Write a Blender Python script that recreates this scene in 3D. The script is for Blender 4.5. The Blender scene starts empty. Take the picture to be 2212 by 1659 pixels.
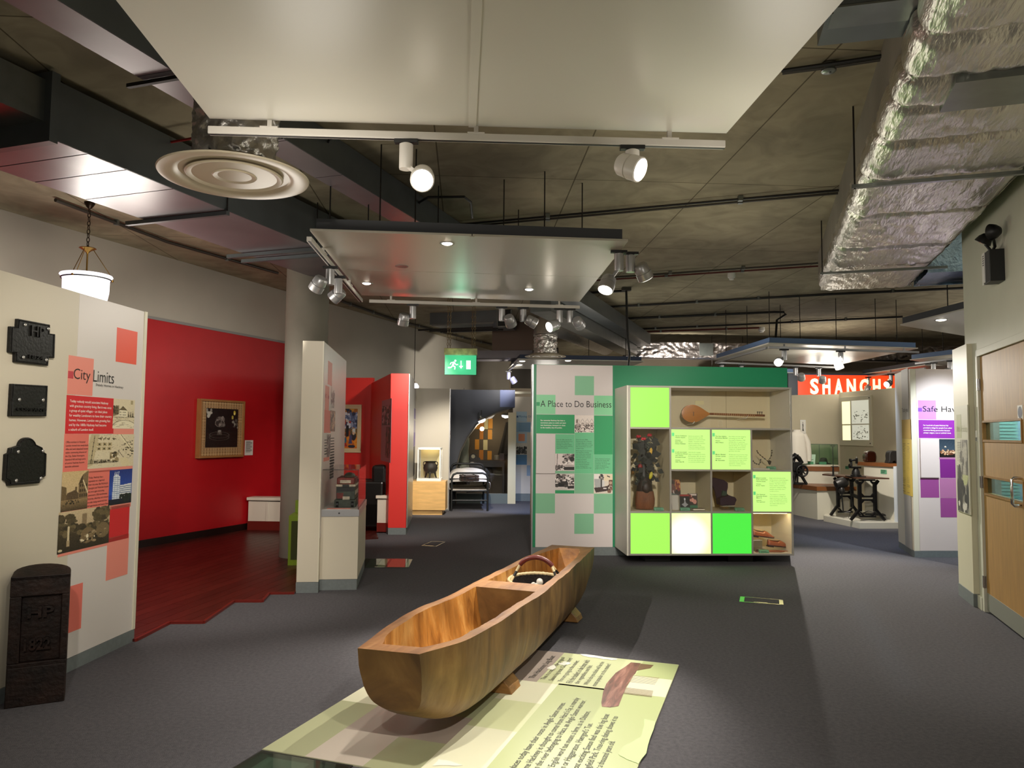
# Museum gallery with a dug-out log boat, display panels, light-box cabinet and suspended ceiling rafts.
import bpy, bmesh, math, random
import numpy as np
from mathutils import Vector, Matrix
random.seed(7)
rng = np.random.RandomState(7)
scene = bpy.context.scene
C = scene.collection
R = math.radians

# ------------------------------------------------------------------ camera
EYE = 1.5
FPX = 1640.0
PITCH = math.atan(106.5 / 1640.0)
ROLL = 0.009
_f = Vector((0, math.cos(PITCH), math.sin(PITCH)))
_u0 = Vector((0, -math.sin(PITCH), math.cos(PITCH)))
_r0 = Vector((1, 0, 0))
_r = _r0 * math.cos(ROLL) + _u0 * math.sin(ROLL)
_u = -_r0 * math.sin(ROLL) + _u0 * math.cos(ROLL)
CAM = Vector((0, 0, EYE))
cd = bpy.data.cameras.new('camera')
cam = bpy.data.objects.new('camera', cd)
C.objects.link(cam)
cd.sensor_fit = 'HORIZONTAL'
cd.sensor_width = 36.0
cd.lens = FPX / 2212.0 * 36.0
cd.clip_start = 0.05
cd.clip_end = 200
cam.matrix_world = Matrix(((_r.x, _u.x, -_f.x, 0), (_r.y, _u.y, -_f.y, 0), (_r.z, _u.z, -_f.z, EYE), (0, 0, 0, 1)))
scene.camera = cam

# ------------------------------------------------------------------ colour management, world, exposure
vs = scene.view_settings
vs.view_transform = 'Standard'
vs.look = 'None'
vs.exposure = 0.12
vs.gamma = 1.0
vs.use_curve_mapping = False
scene.cycles.max_bounces = 10
scene.cycles.diffuse_bounces = 6
scene.cycles.glossy_bounces = 4
scene.cycles.transparent_max_bounces = 12
scene.cycles.sample_clamp_indirect = 6.0
scene.cycles.caustics_reflective = False
scene.cycles.caustics_refractive = False
w = bpy.data.worlds.new('world')
scene.world = w
w.use_nodes = True
w.node_tree.nodes['Background'].inputs[0].default_value = (0.9, 0.95, 1.0, 1)
w.node_tree.nodes['Background'].inputs[1].default_value = 0.05

LAMPS = []
KEY = 2.0
def lamp(p, target, watts, deg=50, blend=0.5, col=(1.0, 0.93, 0.82), size=0.04):
    """A spot lamp: the light of one track spotlight, down-light or added light."""
    ld = bpy.data.lights.new('lamp', 'SPOT')
    ld.energy = watts * KEY
    ld.spot_size = R(deg)
    ld.spot_blend = blend
    ld.color = col
    ld.shadow_soft_size = size
    o = bpy.data.objects.new('lamp', ld)
    C.objects.link(o)
    p = Vector(p)
    o.location = p
    o.rotation_euler = (Vector(target) - p).to_track_quat('-Z', 'Y').to_euler()
    LAMPS.append(o)
    return o
def point_light(p, watts, col=(1.0, 0.93, 0.82), size=0.05):  # point light, serves real lamps and added fill
    ld = bpy.data.lights.new('lamp', 'POINT')
    ld.energy = watts * KEY
    ld.color = col
    ld.shadow_soft_size = size
    o = bpy.data.objects.new('lamp', ld)
    C.objects.link(o)
    o.location = p
    return o

# ------------------------------------------------------------------ lamps of the gallery's track and ceiling lighting, and added fill lights
lamp((-0.35, 3.4, 2.62), (-0.1, 2.2, 0.2), 90, 100, 0.8)                    # nearest raft, left spotlight
lamp((0.72, 3.25, 2.62), (3.6, 5.2, 1.2), 70, 70, 0.8)                    # nearest raft, right spotlight: door side
lamp((-0.9, 2.4, 2.75), (-2.75, 5.0, 1.5), 75, 48, 0.9)                    # rail of the nearest raft toward the cream board
lamp((0.9, 0.6, 2.75), (0.0, 5.0, 0.4), 170, 50, 0.8)                      # rail of the nearest raft toward the boat
lamp((-0.9, 0.8, 2.75), (-1.6, 6.6, 0.7), 150, 60, 0.9)
lamp((1.2, 3.3, 2.62), (2.55, 8.8, 1.05), 300, 38, 0.6)                    # added without a fixture, to carry light into the cabinet niches
lamp((0.3, 6.6, 2.62), (0.8, 9.3, 1.4), 75, 60, 0.8)                       # middle raft: green wall
lamp((0.5, 7.4, 2.62), (-0.3, 4.3, 0.1), 110, 50, 0.6, size=0.015)
lamp((-1.7, 5.3, 2.6), (0.3, 5.4, 0.2), 110, 60, 0.6, size=0.015)
lamp((-1.8, 6.3, 2.62), (-4.4, 10.2, 1.75), 150, 48, 0.9)                  # middle raft, left edge: red wall
lamp((1.2, 5.7, 2.6), (-0.3, 4.4, 0.2), 150, 62, 0.5, size=0.015)                        # middle raft, right edge
lamp((4.29, 11.9, 2.70), (3.5, 7.6, 0.0), 650, 62, 0.9, size=0.02)                    # glaring spotlight of the blue-edged raft
lamp((2.6, 8.6, 2.7), (3.8, 6.6, 0.0), 30, 80, 0.9)                       # low raft over the door passage
lamp((5.35, 8.5, 2.75), (5.5, 9.5, 1.3), 130, 70, 0.9, (0.82, 0.9, 1.0))
lamp((5.0, 11.7, 2.7), (6.0, 14.0, 0.9), 150, 90, 0.7)                     # blue-edged raft: sewing display
lamp((-0.9, 8.8, 2.7), (-1.8, 11.2, 1.0), 150, 62, 0.9)
lamp((-1.2, 10.6, 2.7), (-2.4, 13.5, 1.5), 70, 60, 0.9)
lamp((-0.6, 12.5, 2.7), (-1.2, 14.8, 0.6), 200, 60, 0.7)  # added to brighten the bedding
lamp((0.3, 14.0, 2.7), (0.2, 15.6, 0.0), 170, 60, 0.7, (0.5, 0.64, 1.0))
lamp((4.9, 10.6, 2.75), (5.4, 11.2, 0.0), 60, 75, 0.9, (0.5, 0.64, 1.0))
lamp((-1.9, 5.7, 2.6), (-2.5, 6.7, 0.0), 50, 60, 0.9)  # added to brighten the front planks of the alcove
lamp((0.2, 15.5, 2.7), (-2.5, 19, 2.9), 80, 90, 0.9)
lamp((3.5, 16.0, 2.7), (4.5, 21, 2.0), 250, 120, 0.7)
# point lights added as fill for ceiling and walls, no fixture of their own
for p_ in ((-0.9, 3.3, 2.3), (1.2, 3.2, 2.3), (-1.95, 6.0, 2.5), (1.35, 6.4, 2.4), (2.4, 8.0, 2.5), (-0.8, 11.5, 2.5), (3.3, 12.0, 2.5), (5.2, 12.8, 2.6), (7.2, 11.0, 2.5), (6.5, 15.0, 2.7), (1.4, 12.6, 2.6), (-1.3, 0.4, 2.2), (1.6, 0.2, 2.2), (0.8, 17.5, 2.7)):
    point_light(p_, 7, size=0.25)
for p_ in ((6.9, 8.8, 2.5), (8.5, 13.0, 2.5), (6.5, 16.0, 2.7), (-3.7, 7.2, 2.6)):  # further added fill for the far right ceiling and the alcove
    point_light(p_, 18, size=0.25)


# ------------------------------------------------------------------ points from the survey of the room
def ray(u, v):
    return _f + _r * ((u - 1106.0) / FPX) - _u * ((v - 829.5) / FPX)
def PZ(u, v, z=0.0):
    d = ray(u, v)
    return CAM + d * ((z - EYE) / d.z)
def PY(u, v, Y):
    d = ray(u, v)
    return CAM + d * (Y / d.y)
class Fr:
    """Upright frame on the floor: x runs to the viewer's right along a face, y runs away behind it, z is up."""
    def __init__(s, O, deg):
        s.O = Vector((O[0], O[1], 0)); s.a = R(deg)
        s.X = Vector((math.cos(s.a), math.sin(s.a), 0)); s.N = Vector((-math.sin(s.a), math.cos(s.a), 0))
    def px(s, u, v, off=0.0):
        d = ray(u, v)
        t = (s.O + s.N * off - CAM).dot(s.N) / d.dot(s.N)
        p = CAM + d * t
        return ((p - s.O).dot(s.X), p.z)
    def fl(s, u, v, z=0.0):
        p = PZ(u, v, z) - s.O
        return (p.dot(s.X), p.dot(s.N))
    def loc(s, p):
        q = Vector(p) - s.O
        return (q.dot(s.X), q.dot(s.N), p[2])
    def w(s, x, y, z=0.0):
        return s.O + s.X * x + s.N * y + Vector((0, 0, z))
    def rect(s, u0, v0, u1, v1, off=0.0):
        a = s.px(u0, v0, off); b = s.px(u1, v1, off)
        return (min(a[0], b[0]), max(a[0], b[0]), min(a[1], b[1]), max(a[1], b[1]))

# ------------------------------------------------------------------ materials
def s2l(c):
    return tuple((x / 12.92) if x <= 0.04045 else ((x + 0.055) / 1.055) ** 2.4 for x in c)
def hx(h):
    h = h.lstrip('#')
    return s2l(tuple(int(h[i:i + 2], 16) / 255.0 for i in (0, 2, 4)))
_M = {}
def M(name, col='#888888', rough=0.5, metal=0.0, var=0.0, vscale=4.0, bump=0.0, bscale=40.0, spec=0.5, emis=None, estr=0.0, stretch=None, rnd=0.0, coat=0.0):
    if name in _M: return _M[name]
    m = bpy.data.materials.new(name); m.use_nodes = True
    nt = m.node_tree; b = nt.nodes['Principled BSDF']
    c = hx(col) if isinstance(col, str) else col
    b.inputs['Base Color'].default_value = (*c, 1)
    b.inputs['Roughness'].default_value = rough
    b.inputs['Metallic'].default_value = metal
    b.inputs['Specular IOR Level'].default_value = spec
    b.inputs['Coat Weight'].default_value = coat
    if emis:
        b.inputs['Emission Color'].default_value = (*hx(emis), 1); b.inputs['Emission Strength'].default_value = estr
    vec = None
    if var or bump:
        tc = nt.nodes.new('ShaderNodeTexCoord'); vec = tc.outputs['Object']
        if stretch:
            mp = nt.nodes.new('ShaderNodeMapping'); mp.inputs['Scale'].default_value = stretch
            nt.links.new(vec, mp.inputs[0]); vec = mp.outputs[0]
    if var or rnd:
        hs = nt.nodes.new('ShaderNodeMix'); hs.data_type = 'RGBA'; hs.blend_type = 'MULTIPLY'; hs.inputs[0].default_value = 1.0
        hs.inputs[6].default_value = (*c, 1)
        src = None
        if var:
            n = nt.nodes.new('ShaderNodeTexNoise'); n.inputs['Scale'].default_value = vscale; n.inputs['Detail'].default_value = 6
            nt.links.new(vec, n.inputs['Vector'])
            mr = nt.nodes.new('ShaderNodeMapRange'); mr.inputs[1].default_value = 0.3; mr.inputs[2].default_value = 0.7
            mr.inputs[3].default_value = 1 - var; mr.inputs[4].default_value = 1 + var * 0.6
            nt.links.new(n.outputs['Fac'], mr.inputs[0]); src = mr.outputs[0]
        if rnd:
            oi = nt.nodes.new('ShaderNodeObjectInfo')
            mr2 = nt.nodes.new('ShaderNodeMapRange'); mr2.inputs[3].default_value = 1 - rnd; mr2.inputs[4].default_value = 1 + rnd
            nt.links.new(oi.outputs['Random'], mr2.inputs[0])
            if src:
                mu = nt.nodes.new('ShaderNodeMath'); mu.operation = 'MULTIPLY'
                nt.links.new(src, mu.inputs[0]); nt.links.new(mr2.outputs[0], mu.inputs[1]); src = mu.outputs[0]
            else: src = mr2.outputs[0]
        nt.links.new(src, hs.inputs[7]); nt.links.new(hs.outputs[2], b.inputs['Base Color'])
    if bump:
        n2 = nt.nodes.new('ShaderNodeTexNoise'); n2.inputs['Scale'].default_value = bscale; n2.inputs['Detail'].default_value = 4
        nt.links.new(vec, n2.inputs['Vector'])
        bp = nt.nodes.new('ShaderNodeBump'); bp.inputs['Strength'].default_value = bump; bp.inputs['Distance'].default_value = 0.01
        nt.links.new(n2.outputs['Fac'], bp.inputs['Height']); nt.links.new(bp.outputs[0], b.inputs['Normal'])
    _M[name] = m
    return m
def glass(name, tint='#ffffff', gloss=0.03):
    if name in _M: return _M[name]
    m = bpy.data.materials.new(name); m.use_nodes = True; nt = m.node_tree
    nt.nodes.remove(nt.nodes['Principled BSDF']); out = nt.nodes['Material Output']
    tr = nt.nodes.new('ShaderNodeBsdfTransparent'); tr.inputs[0].default_value = (*hx(tint), 1)
    gl = nt.nodes.new('ShaderNodeBsdfGlossy'); gl.inputs['Roughness'].default_value = 0.02
    lw = nt.nodes.new('ShaderNodeLayerWeight'); lw.inputs[0].default_value = 0.35
    mr = nt.nodes.new('ShaderNodeMapRange'); mr.inputs[3].default_value = gloss; mr.inputs[4].default_value = 0.4
    mx = nt.nodes.new('ShaderNodeMixShader')
    nt.links.new(lw.outputs['Fresnel'], mr.inputs[0]); nt.links.new(mr.outputs[0], mx.inputs[0])
    nt.links.new(tr.outputs[0], mx.inputs[1]); nt.links.new(gl.outputs[0], mx.inputs[2]); nt.links.new(mx.outputs[0], out.inputs[0])
    _M[name] = m
    return m
def print_mat(rough=0.45):
    n = 'printed_paper_%d' % int(rough * 100)
    if n in _M: return _M[n]
    m = bpy.data.materials.new(n); m.use_nodes = True; nt = m.node_tree; b = nt.nodes['Principled BSDF']
    a = nt.nodes.new('ShaderNodeVertexColor'); a.layer_name = 'Col'
    nt.links.new(a.outputs[0], b.inputs['Base Color']); b.inputs['Roughness'].default_value = rough
    _M[n] = m
    return m

# ------------------------------------------------------------------ meshes
class MB:
    def __init__(s): s.v = []; s.f = []
    def add(s, vs, fs):
        k = len(s.v); s.v.extend([tuple(x) for x in vs]); s.f.extend([tuple(i + k for i in q) for q in fs]); return s
    def box(s, x0, x1, y0, y1, z0, z1):
        return s.add([(x0, y0, z0), (x1, y0, z0), (x1, y1, z0), (x0, y1, z0), (x0, y0, z1), (x1, y0, z1), (x1, y1, z1), (x0, y1, z1)],
                     [(0, 3, 2, 1), (4, 5, 6, 7), (0, 1, 5, 4), (1, 2, 6, 5), (2, 3, 7, 6), (3, 0, 4, 7)])
    def bar(s, p0, p1, wd, ht=None, up=(0, 0, 1)):
        ht = wd if ht is None else ht
        p0 = Vector(p0); p1 = Vector(p1); d = (p1 - p0).normalized(); up = Vector(up)
        if abs(d.dot(up)) > 0.98: up = Vector((1, 0, 0))
        sx = d.cross(up).normalized() * wd / 2; sy = sx.cross(d).normalized() * ht / 2
        vs = [p + a * sx + b * sy for p in (p0, p1) for a, b in ((-1, -1), (1, -1), (1, 1), (-1, 1))]
        return s.add(vs, [(0, 3, 2, 1), (4, 5, 6, 7), (0, 1, 5, 4), (1, 2, 6, 5), (2, 3, 7, 6), (3, 0, 4, 7)])
    def prism(s, poly, z0, z1):
        n = len(poly)
        return s.add([(x, y, z0) for x, y in poly] + [(x, y, z1) for x, y in poly],
                     [tuple(range(n))[::-1], tuple(range(n, 2 * n))] + [(i, (i + 1) % n, n + (i + 1) % n, n + i) for i in range(n)])
    def prismy(s, poly, y0, y1):
        n = len(poly)
        return s.add([(x, y0, z) for x, z in poly] + [(x, y1, z) for x, z in poly],
                     [tuple(range(n)), tuple(range(n, 2 * n))[::-1]] + [(i, (i + 1) % n, n + (i + 1) % n, n + i) for i in range(n)])
    def poly(s, pts): return s.add(pts, [tuple(range(len(pts)))])
    def tube(s, pts, r, n=8, closed=False, caps=True):
        P = [Vector(p) for p in pts]; m = len(P); rr = r if isinstance(r, (list, tuple)) else [r] * m
        up = None; rings = []
        for i in range(m):
            a = P[(i - 1) % m] if (closed or i > 0) else P[0]; b = P[(i + 1) % m] if (closed or i < m - 1) else P[-1]
            t = (b - a).normalized()
            if up is None:
                up = Vector((0, 0, 1)) if abs(t.z) < 0.9 else Vector((1, 0, 0))
            x = t.cross(up).normalized(); up = x.cross(t).normalized()
            rings.append([P[i] + (x * math.cos(2 * math.pi * k / n) + up * math.sin(2 * math.pi * k / n)) * rr[i] for k in range(n)])
        fs = []
        for i in range(m if closed else m - 1):
            j = (i + 1) % m
            fs += [(i * n + k, i * n + (k + 1) % n, j * n + (k + 1) % n, j * n + k) for k in range(n)]
        if caps and not closed: fs += [tuple(range(n))[::-1], tuple(range((m - 1) * n, m * n))]
        return s.add([p for q in rings for p in q], fs)
    def cyl(s, p0, p1, r0, r1=None, n=16): return s.tube([p0, p1], [r0, r0 if r1 is None else r1], n)
    def lathe(s, prof, n=24, c=(0, 0, 0), mat=None):
        c = Vector(c); vs = []
        for r, z in prof:
            for k in range(n):
                p = Vector((r * math.cos(2 * math.pi * k / n), r * math.sin(2 * math.pi * k / n), z))
                if mat is not None: p = mat @ p
                vs.append(c + p)
        fs = []
        for i in range(len(prof) - 1):
            fs += [(i * n + k, i * n + (k + 1) % n, (i + 1) * n + (k + 1) % n, (i + 1) * n + k) for k in range(n)]
        if prof[0][0] > 1e-6: fs.append(tuple(range(n))[::-1])
        if prof[-1][0] > 1e-6: fs.append(tuple(range((len(prof) - 1) * n, len(prof) * n)))
        return s.add(vs, fs)
    def ball(s, c, r, n=14, m=8, mat=None):
        r = (r, r, r) if not isinstance(r, (list, tuple)) else r
        c = Vector(c); vs = []; fs = []
        for i in range(m + 1):
            th = math.pi * i / m
            for k in range(n):
                p = Vector((r[0] * math.sin(th) * math.cos(2 * math.pi * k / n), r[1] * math.sin(th) * math.sin(2 * math.pi * k / n), -r[2] * math.cos(th)))
                if mat is not None: p = mat @ p
                vs.append(c + p)
        for i in range(m):
            fs += [(i * n + k, i * n + (k + 1) % n, (i + 1) * n + (k + 1) % n, (i + 1) * n + k) for k in range(n)]
        return s.add(vs, fs)
    def grid(s, fn, nu, nv):
        vs = [fn(i / nu, j / nv) for j in range(nv + 1) for i in range(nu + 1)]
        fs = [(j * (nu + 1) + i, j * (nu + 1) + i + 1, (j + 1) * (nu + 1) + i + 1, (j + 1) * (nu + 1) + i) for j in range(nv) for i in range(nu)]
        return s.add(vs, fs)
    def build(s, name, mat, parent=None, smooth=None, bevel=0.0, fix=True, merge=False):
        me = bpy.data.meshes.new(name); me.from_pydata(s.v, [], s.f)
        if fix or merge:
            bm = bmesh.new(); bm.from_mesh(me)
            if merge: bmesh.ops.remove_doubles(bm, verts=bm.verts, dist=1e-5)
            bmesh.ops.recalc_face_normals(bm, faces=bm.faces); bm.to_mesh(me); bm.free()
        me.materials.append(mat)
        if smooth:
            me.polygons.foreach_set('use_smooth', [True] * len(me.polygons))
            me.set_sharp_from_angle(angle=R(smooth))
        me.update()
        o = bpy.data.objects.new(name, me); C.objects.link(o)
        if parent: o.parent = parent
        if bevel:
            md = o.modifiers.new('bevel', 'BEVEL'); md.width = bevel; md.segments = 2; md.limit_method = 'ANGLE'
        return o
def BX(name, mat, parent, x0, x1, y0, y1, z0, z1, bevel=0.0):
    return MB().box(x0, x1, y0, y1, z0, z1).build(name, mat, parent, bevel=bevel)
def tag(o, label, cat, group=None, kind=None):
    o['label'] = label; o['category'] = cat
    if group: o['group'] = group
    if kind: o['kind'] = kind
    return o
def thing(name, label, cat, at=(0, 0, 0), rot=0.0, group=None):
    o = bpy.data.objects.new(name, None); C.objects.link(o); o.empty_display_size = 0.1
    if isinstance(at, Fr): o.location = at.O; o.rotation_euler = (0, 0, at.a)
    else: o.location = at; o.rotation_euler = (0, 0, rot)
    return tag(o, label, cat, group)
def st(name, mb, mat, smooth=None, bevel=0.0, fix=True):
    o = mb.build(name, mat, None, smooth, bevel, fix); o['kind'] = 'structure'
    return o
def stroot(name, at):
    o = bpy.data.objects.new(name, None); C.objects.link(o); o['kind'] = 'structure'
    if isinstance(at, Fr): o.location = at.O; o.rotation_euler = (0, 0, at.a)
    else: o.location = at
    return o
def dup(root, loc=None, rotz=None, label=None, group=None):
    r = root.copy(); C.objects.link(r)
    if loc is not None: r.location = loc
    if rotz is not None: r.rotation_euler = (0, 0, rotz)
    if label: r['label'] = label
    if group: r['group'] = group
    for ch in list(root.children):
        c = ch.copy(); C.objects.link(c); c.parent = r
        for g in list(ch.children):
            d = g.copy(); C.objects.link(d); d.parent = c
    return r

# ------------------------------------------------------------------ lettering and printed pictures
def lettering(parent, body, mat, x0, x1, z0, z1, y=-0.003, thin=0.0, flat=False, name='lettering', lines=1.0, align='LEFT', keep=False, spacing=1.0, thick=0.0):
    """Text fitted in the box x0..x1, z0..z1 on an upright face (or lying in the xy plane when flat)."""
    cu = bpy.data.curves.new(name, 'FONT'); cu.body = body; cu.size = 1.0; cu.offset = thin; cu.space_line = lines
    cu.align_x = align; cu.space_character = spacing
    cu.dimensions = '2D'; cu.fill_mode = 'BOTH'; cu.resolution_u = 3
    if thick: cu.extrude = thick
    t = bpy.data.objects.new(name, cu)
    me = bpy.data.meshes.new_from_object(t)
    bpy.data.objects.remove(t); bpy.data.curves.remove(cu)
    n = len(me.vertices); co = np.empty(n * 3); me.vertices.foreach_get('co', co); co = co.reshape(-1, 3)
    a = co.min(0); b = co.max(0)
    sx = (x1 - x0) / (b[0] - a[0]); sz = (z1 - z0) / (b[1] - a[1])
    if keep: sx = min(sx, sz * 1.05)
    X = x0 + (co[:, 0] - a[0]) * sx; Z = z0 + (co[:, 1] - a[1]) * sz
    D = co[:, 2]
    if flat: out = np.stack([X, Z, y + D], 1)
    else: out = np.stack([X, y - D, Z], 1)
    me.vertices.foreach_set('co', out.ravel()); me.materials.clear(); me.materials.append(mat); me.update()
    o = bpy.data.objects.new(name, me); C.objects.link(o); o.parent = parent
    return o
class Cv:
    """A small picture painted in memory, one colour per grid point; x runs right, y runs down, both 0..1."""
    def __init__(s, w, h, bg):
        s.w = w; s.h = h; s.a = np.zeros((h, w, 3)); s.a[:] = s.c(bg)
        s.y, s.x = np.mgrid[0:h, 0:w]; s.x = s.x / (w - 1.0); s.y = s.y / (h - 1.0)
    def c(s, h):
        if not isinstance(h, str): return np.array(h, float)
        h = h.lstrip('#'); return np.array([int(h[i:i + 2], 16) / 255.0 for i in (0, 2, 4)])
    def m(s, k, col, al=1.0): s.a[k] = s.a[k] * (1 - al) + s.c(col) * al; return s
    def rect(s, x0, y0, x1, y1, col, al=1.0): return s.m((s.x >= x0) & (s.x <= x1) & (s.y >= y0) & (s.y <= y1), col, al)
    def ell(s, cx, cy, rx, ry, col, al=1.0): return s.m(((s.x - cx) / rx) ** 2 + ((s.y - cy) / ry) ** 2 <= 1, col, al)
    def ring(s, cx, cy, rx, ry, t, col, al=1.0):
        d = np.sqrt(((s.x - cx) / rx) ** 2 + ((s.y - cy) / ry) ** 2); return s.m(np.abs(d - 1) < t, col, al)
    def poly(s, pts, col, al=1.0):
        k = np.zeros(s.x.shape, bool); n = len(pts)
        for i in range(n):
            x0, y0 = pts[i]; x1, y1 = pts[(i + 1) % n]
            if y0 == y1: continue
            c = ((y0 > s.y) != (y1 > s.y)) & (s.x < (x1 - x0) * (s.y - y0) / (y1 - y0) + x0); k ^= c
        return s.m(k, col, al)
    def line(s, x0, y0, x1, y1, wd, col, al=1.0):
        dx = x1 - x0; dy = y1 - y0; L = max(dx * dx + dy * dy, 1e-9)
        t = np.clip(((s.x - x0) * dx + (s.y - y0) * dy) / L, 0, 1)
        return s.m((s.x - x0 - t * dx) ** 2 + (s.y - y0 - t * dy) ** 2 < wd * wd, col, al)
    def grain(s, amt): s.a = np.clip(s.a + (rng.rand(s.h, s.w, 1) - 0.5) * 2 * amt, 0, 1); return s
    def blobs(s, n, box, r, cols, al=1.0):
        for i in range(n):
            s.ell(box[0] + rng.rand() * (box[2] - box[0]), box[1] + rng.rand() * (box[3] - box[1]), r * (0.5 + rng.rand()), r * (0.5 + rng.rand()), cols[rng.randint(len(cols))], al)
        return s
    def grad(s, y0, y1, c0, c1):
        t = np.clip((s.y - y0) / (y1 - y0), 0, 1)[..., None]; k = (s.y >= y0) & (s.y <= y1)
        s.a[k] = (s.c(c0) * (1 - t) + s.c(c1) * t)[k]; return s
def picture(parent, cv, x0, x1, z0, z1, y=-0.002, flat=False, name='print', rough=0.45, quad=None):
    w, h = cv.w, cv.h
    vs = []
    for j in range(h):
        for i in range(w):
            a = i / (w - 1.0); b = j / (h - 1.0)
            if quad:
                p = Vector(quad[0]) * (1 - a) * (1 - b) + Vector(quad[1]) * a * (1 - b) + Vector(quad[2]) * a * b + Vector(quad[3]) * (1 - a) * b
                vs.append(tuple(p)); continue
            X = x0 + (x1 - x0) * a; Z = z1 + (z0 - z1) * b
            vs.append((X, Z, y) if flat else (X, y, Z))
    fs = [(j * w + i, (j + 1) * w + i, (j + 1) * w + i + 1, j * w + i + 1) for j in range(h - 1) for i in range(w - 1)]
    me = bpy.data.meshes.new(name); me.from_pydata(vs, [], fs)
    at = me.color_attributes.new('Col', 'FLOAT_COLOR', 'POINT')
    a = cv.a.reshape(-1, 3); L = np.where(a <= 0.04045, a / 12.92, ((a + 0.055) / 1.055) ** 2.4)
    at.data.foreach_set('color', np.concatenate([L, np.ones((len(L), 1))], 1).ravel())
    me.materials.append(print_mat(rough)); me.update()
    o = bpy.data.objects.new(name, me); C.objects.link(o); o.parent = parent
    return o
def foil_noise(p, k=1.0):
    from mathutils import noise
    a = noise.noise(Vector(p) * 7 * k); b = noise.noise(Vector(p) * 19 * k + Vector((3, 5, 1)))
    return abs(a) * 0.6 + abs(b) * 0.4

# common materials
cream = M('cream_painted_board', '#cfc6b2', 0.45, bump=0.05, bscale=300)
white_b = M('white_board', '#d9d2cc', 0.4)
skirt_m = M('grey_vinyl_skirting', '#6f7676', 0.55, var=0.1, vscale=30)
alu = M('brushed_aluminium', '#a9a9a9', 0.35, 0.9)
steel = M('silver_painted_steel', '#b0b0b2', 0.32, 0.6)
white_met = M('white_painted_metal', '#cfcac2', 0.4)
black_m = M('black_painted_metal', '#101010', 0.5)
black_pl = M('black_plastic', '#0b0b0c', 0.45)
ink = M('black_ink', '#161616', 0.6)
ink2 = M('dark_grey_ink', '#34322f', 0.6)
wink = M('white_ink', '#f2ece6', 0.6)
clear = glass('clear_glass')
green_glass = glass('greenish_glass', '#f0faf4', 0.04)
lens_m = M('lit_lamp_lens', '#ffffff', 0.3, emis='#fff1dc', estr=14.0)
dead_lens = M('unlit_lamp_lens', '#c9c9c9', 0.1, 0.6)

# ================================================================== ROOM SHELL
ZC = 3.8
def concrete(name, col, joints=None):
    m = M(name, col, 0.85, var=0.28, vscale=0.9, bump=0.25, bscale=9, spec=0.2)
    if joints:
        nt = m.node_tree; b = nt.nodes['Principled BSDF']
        src = b.inputs['Base Color'].links[0].from_socket
        tc = nt.nodes.new('ShaderNodeTexCoord'); mp = nt.nodes.new('ShaderNodeMapping'); mp.inputs['Rotation'].default_value = (0, 0, R(-3.4)); mp.inputs['Location'].default_value = (0.27, 0.62, 0)
        br = nt.nodes.new('ShaderNodeTexBrick'); br.offset = 0.0
        br.inputs['Color1'].default_value = (1, 1, 1, 1); br.inputs['Color2'].default_value = (0.9, 0.9, 0.9, 1); br.inputs['Mortar'].default_value = (0.35, 0.33, 0.3, 1)
        br.inputs['Scale'].default_value = 1.0; br.inputs['Mortar Size'].default_value = 0.006; br.inputs['Brick Width'].default_value = 1.22; br.inputs['Row Height'].default_value = 2.44
        nt.links.new(tc.outputs['Object'], mp.inputs[0]); nt.links.new(mp.outputs[0], br.inputs['Vector'])
        # broad water stains and trowel marks
        n = nt.nodes.new('ShaderNodeTexNoise'); n.inputs['Scale'].default_value = 2.3; n.inputs['Detail'].default_value = 8; n.inputs['Distortion'].default_value = 1.5
        nt.links.new(tc.outputs['Object'], n.inputs['Vector'])
        rp = nt.nodes.new('ShaderNodeMapRange'); rp.inputs[1].default_value = 0.35; rp.inputs[2].default_value = 0.6; rp.inputs[3].default_value = 0.8; rp.inputs[4].default_value = 1.05
        nt.links.new(n.outputs['Fac'], rp.inputs[0])
        m1 = nt.nodes.new('ShaderNodeMix'); m1.data_type = 'RGBA'; m1.blend_type = 'MULTIPLY'; m1.inputs[0].default_value = 1
        nt.links.new(src, m1.inputs[6]); nt.links.new(br.outputs['Color'], m1.inputs[7])
        m2 = nt.nodes.new('ShaderNodeMix'); m2.data_type = 'RGBA'; m2.blend_type = 'MULTIPLY'; m2.inputs[0].default_value = 1
        nt.links.new(m1.outputs[2], m2.inputs[6]); nt.links.new(rp.outputs[0], m2.inputs[7])
        nt.links.new(m2.outputs[2], b.inputs['Base Color'])
    return m
def carpet():
    m = M('grey_carpet', '#5c5a5e', 0.95, var=0.22, vscale=220, bump=0.6, bscale=260, spec=0.1)
    nt = m.node_tree; b = nt.nodes['Principled BSDF']; src = b.inputs['Base Color'].links[0].from_socket
    tc = nt.nodes.new('ShaderNodeTexCoord')
    n = nt.nodes.new('ShaderNodeTexNoise'); n.inputs['Scale'].default_value = 45; n.inputs['Detail'].default_value = 3
    nt.links.new(tc.outputs['Object'], n.inputs['Vector'])
    rp = nt.nodes.new('ShaderNodeMapRange'); rp.inputs[1].default_value = 0.3; rp.inputs[2].default_value = 0.7; rp.inputs[3].default_value = 0.82; rp.inputs[4].default_value = 1.12
    nt.links.new(n.outputs['Fac'], rp.inputs[0])
    m1 = nt.nodes.new('ShaderNodeMix'); m1.data_type = 'RGBA'; m1.blend_type = 'MULTIPLY'; m1.inputs[0].default_value = 1
    nt.links.new(src, m1.inputs[6]); nt.links.new(rp.outputs[0], m1.inputs[7]); nt.links.new(m1.outputs[2], b.inputs['Base Color'])
    return m
ceil_m = concrete('ceiling_concrete', '#a79d84', True)
conc_m = concrete('fair_faced_concrete', '#8f8a7e')
plaster = M('pale_grey_plaster', '#b5aea2', 0.6, var=0.04, vscale=2)
wall_w = M('white_wall_paint', '#c9c8b6', 0.5, var=0.03, vscale=3)
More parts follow.
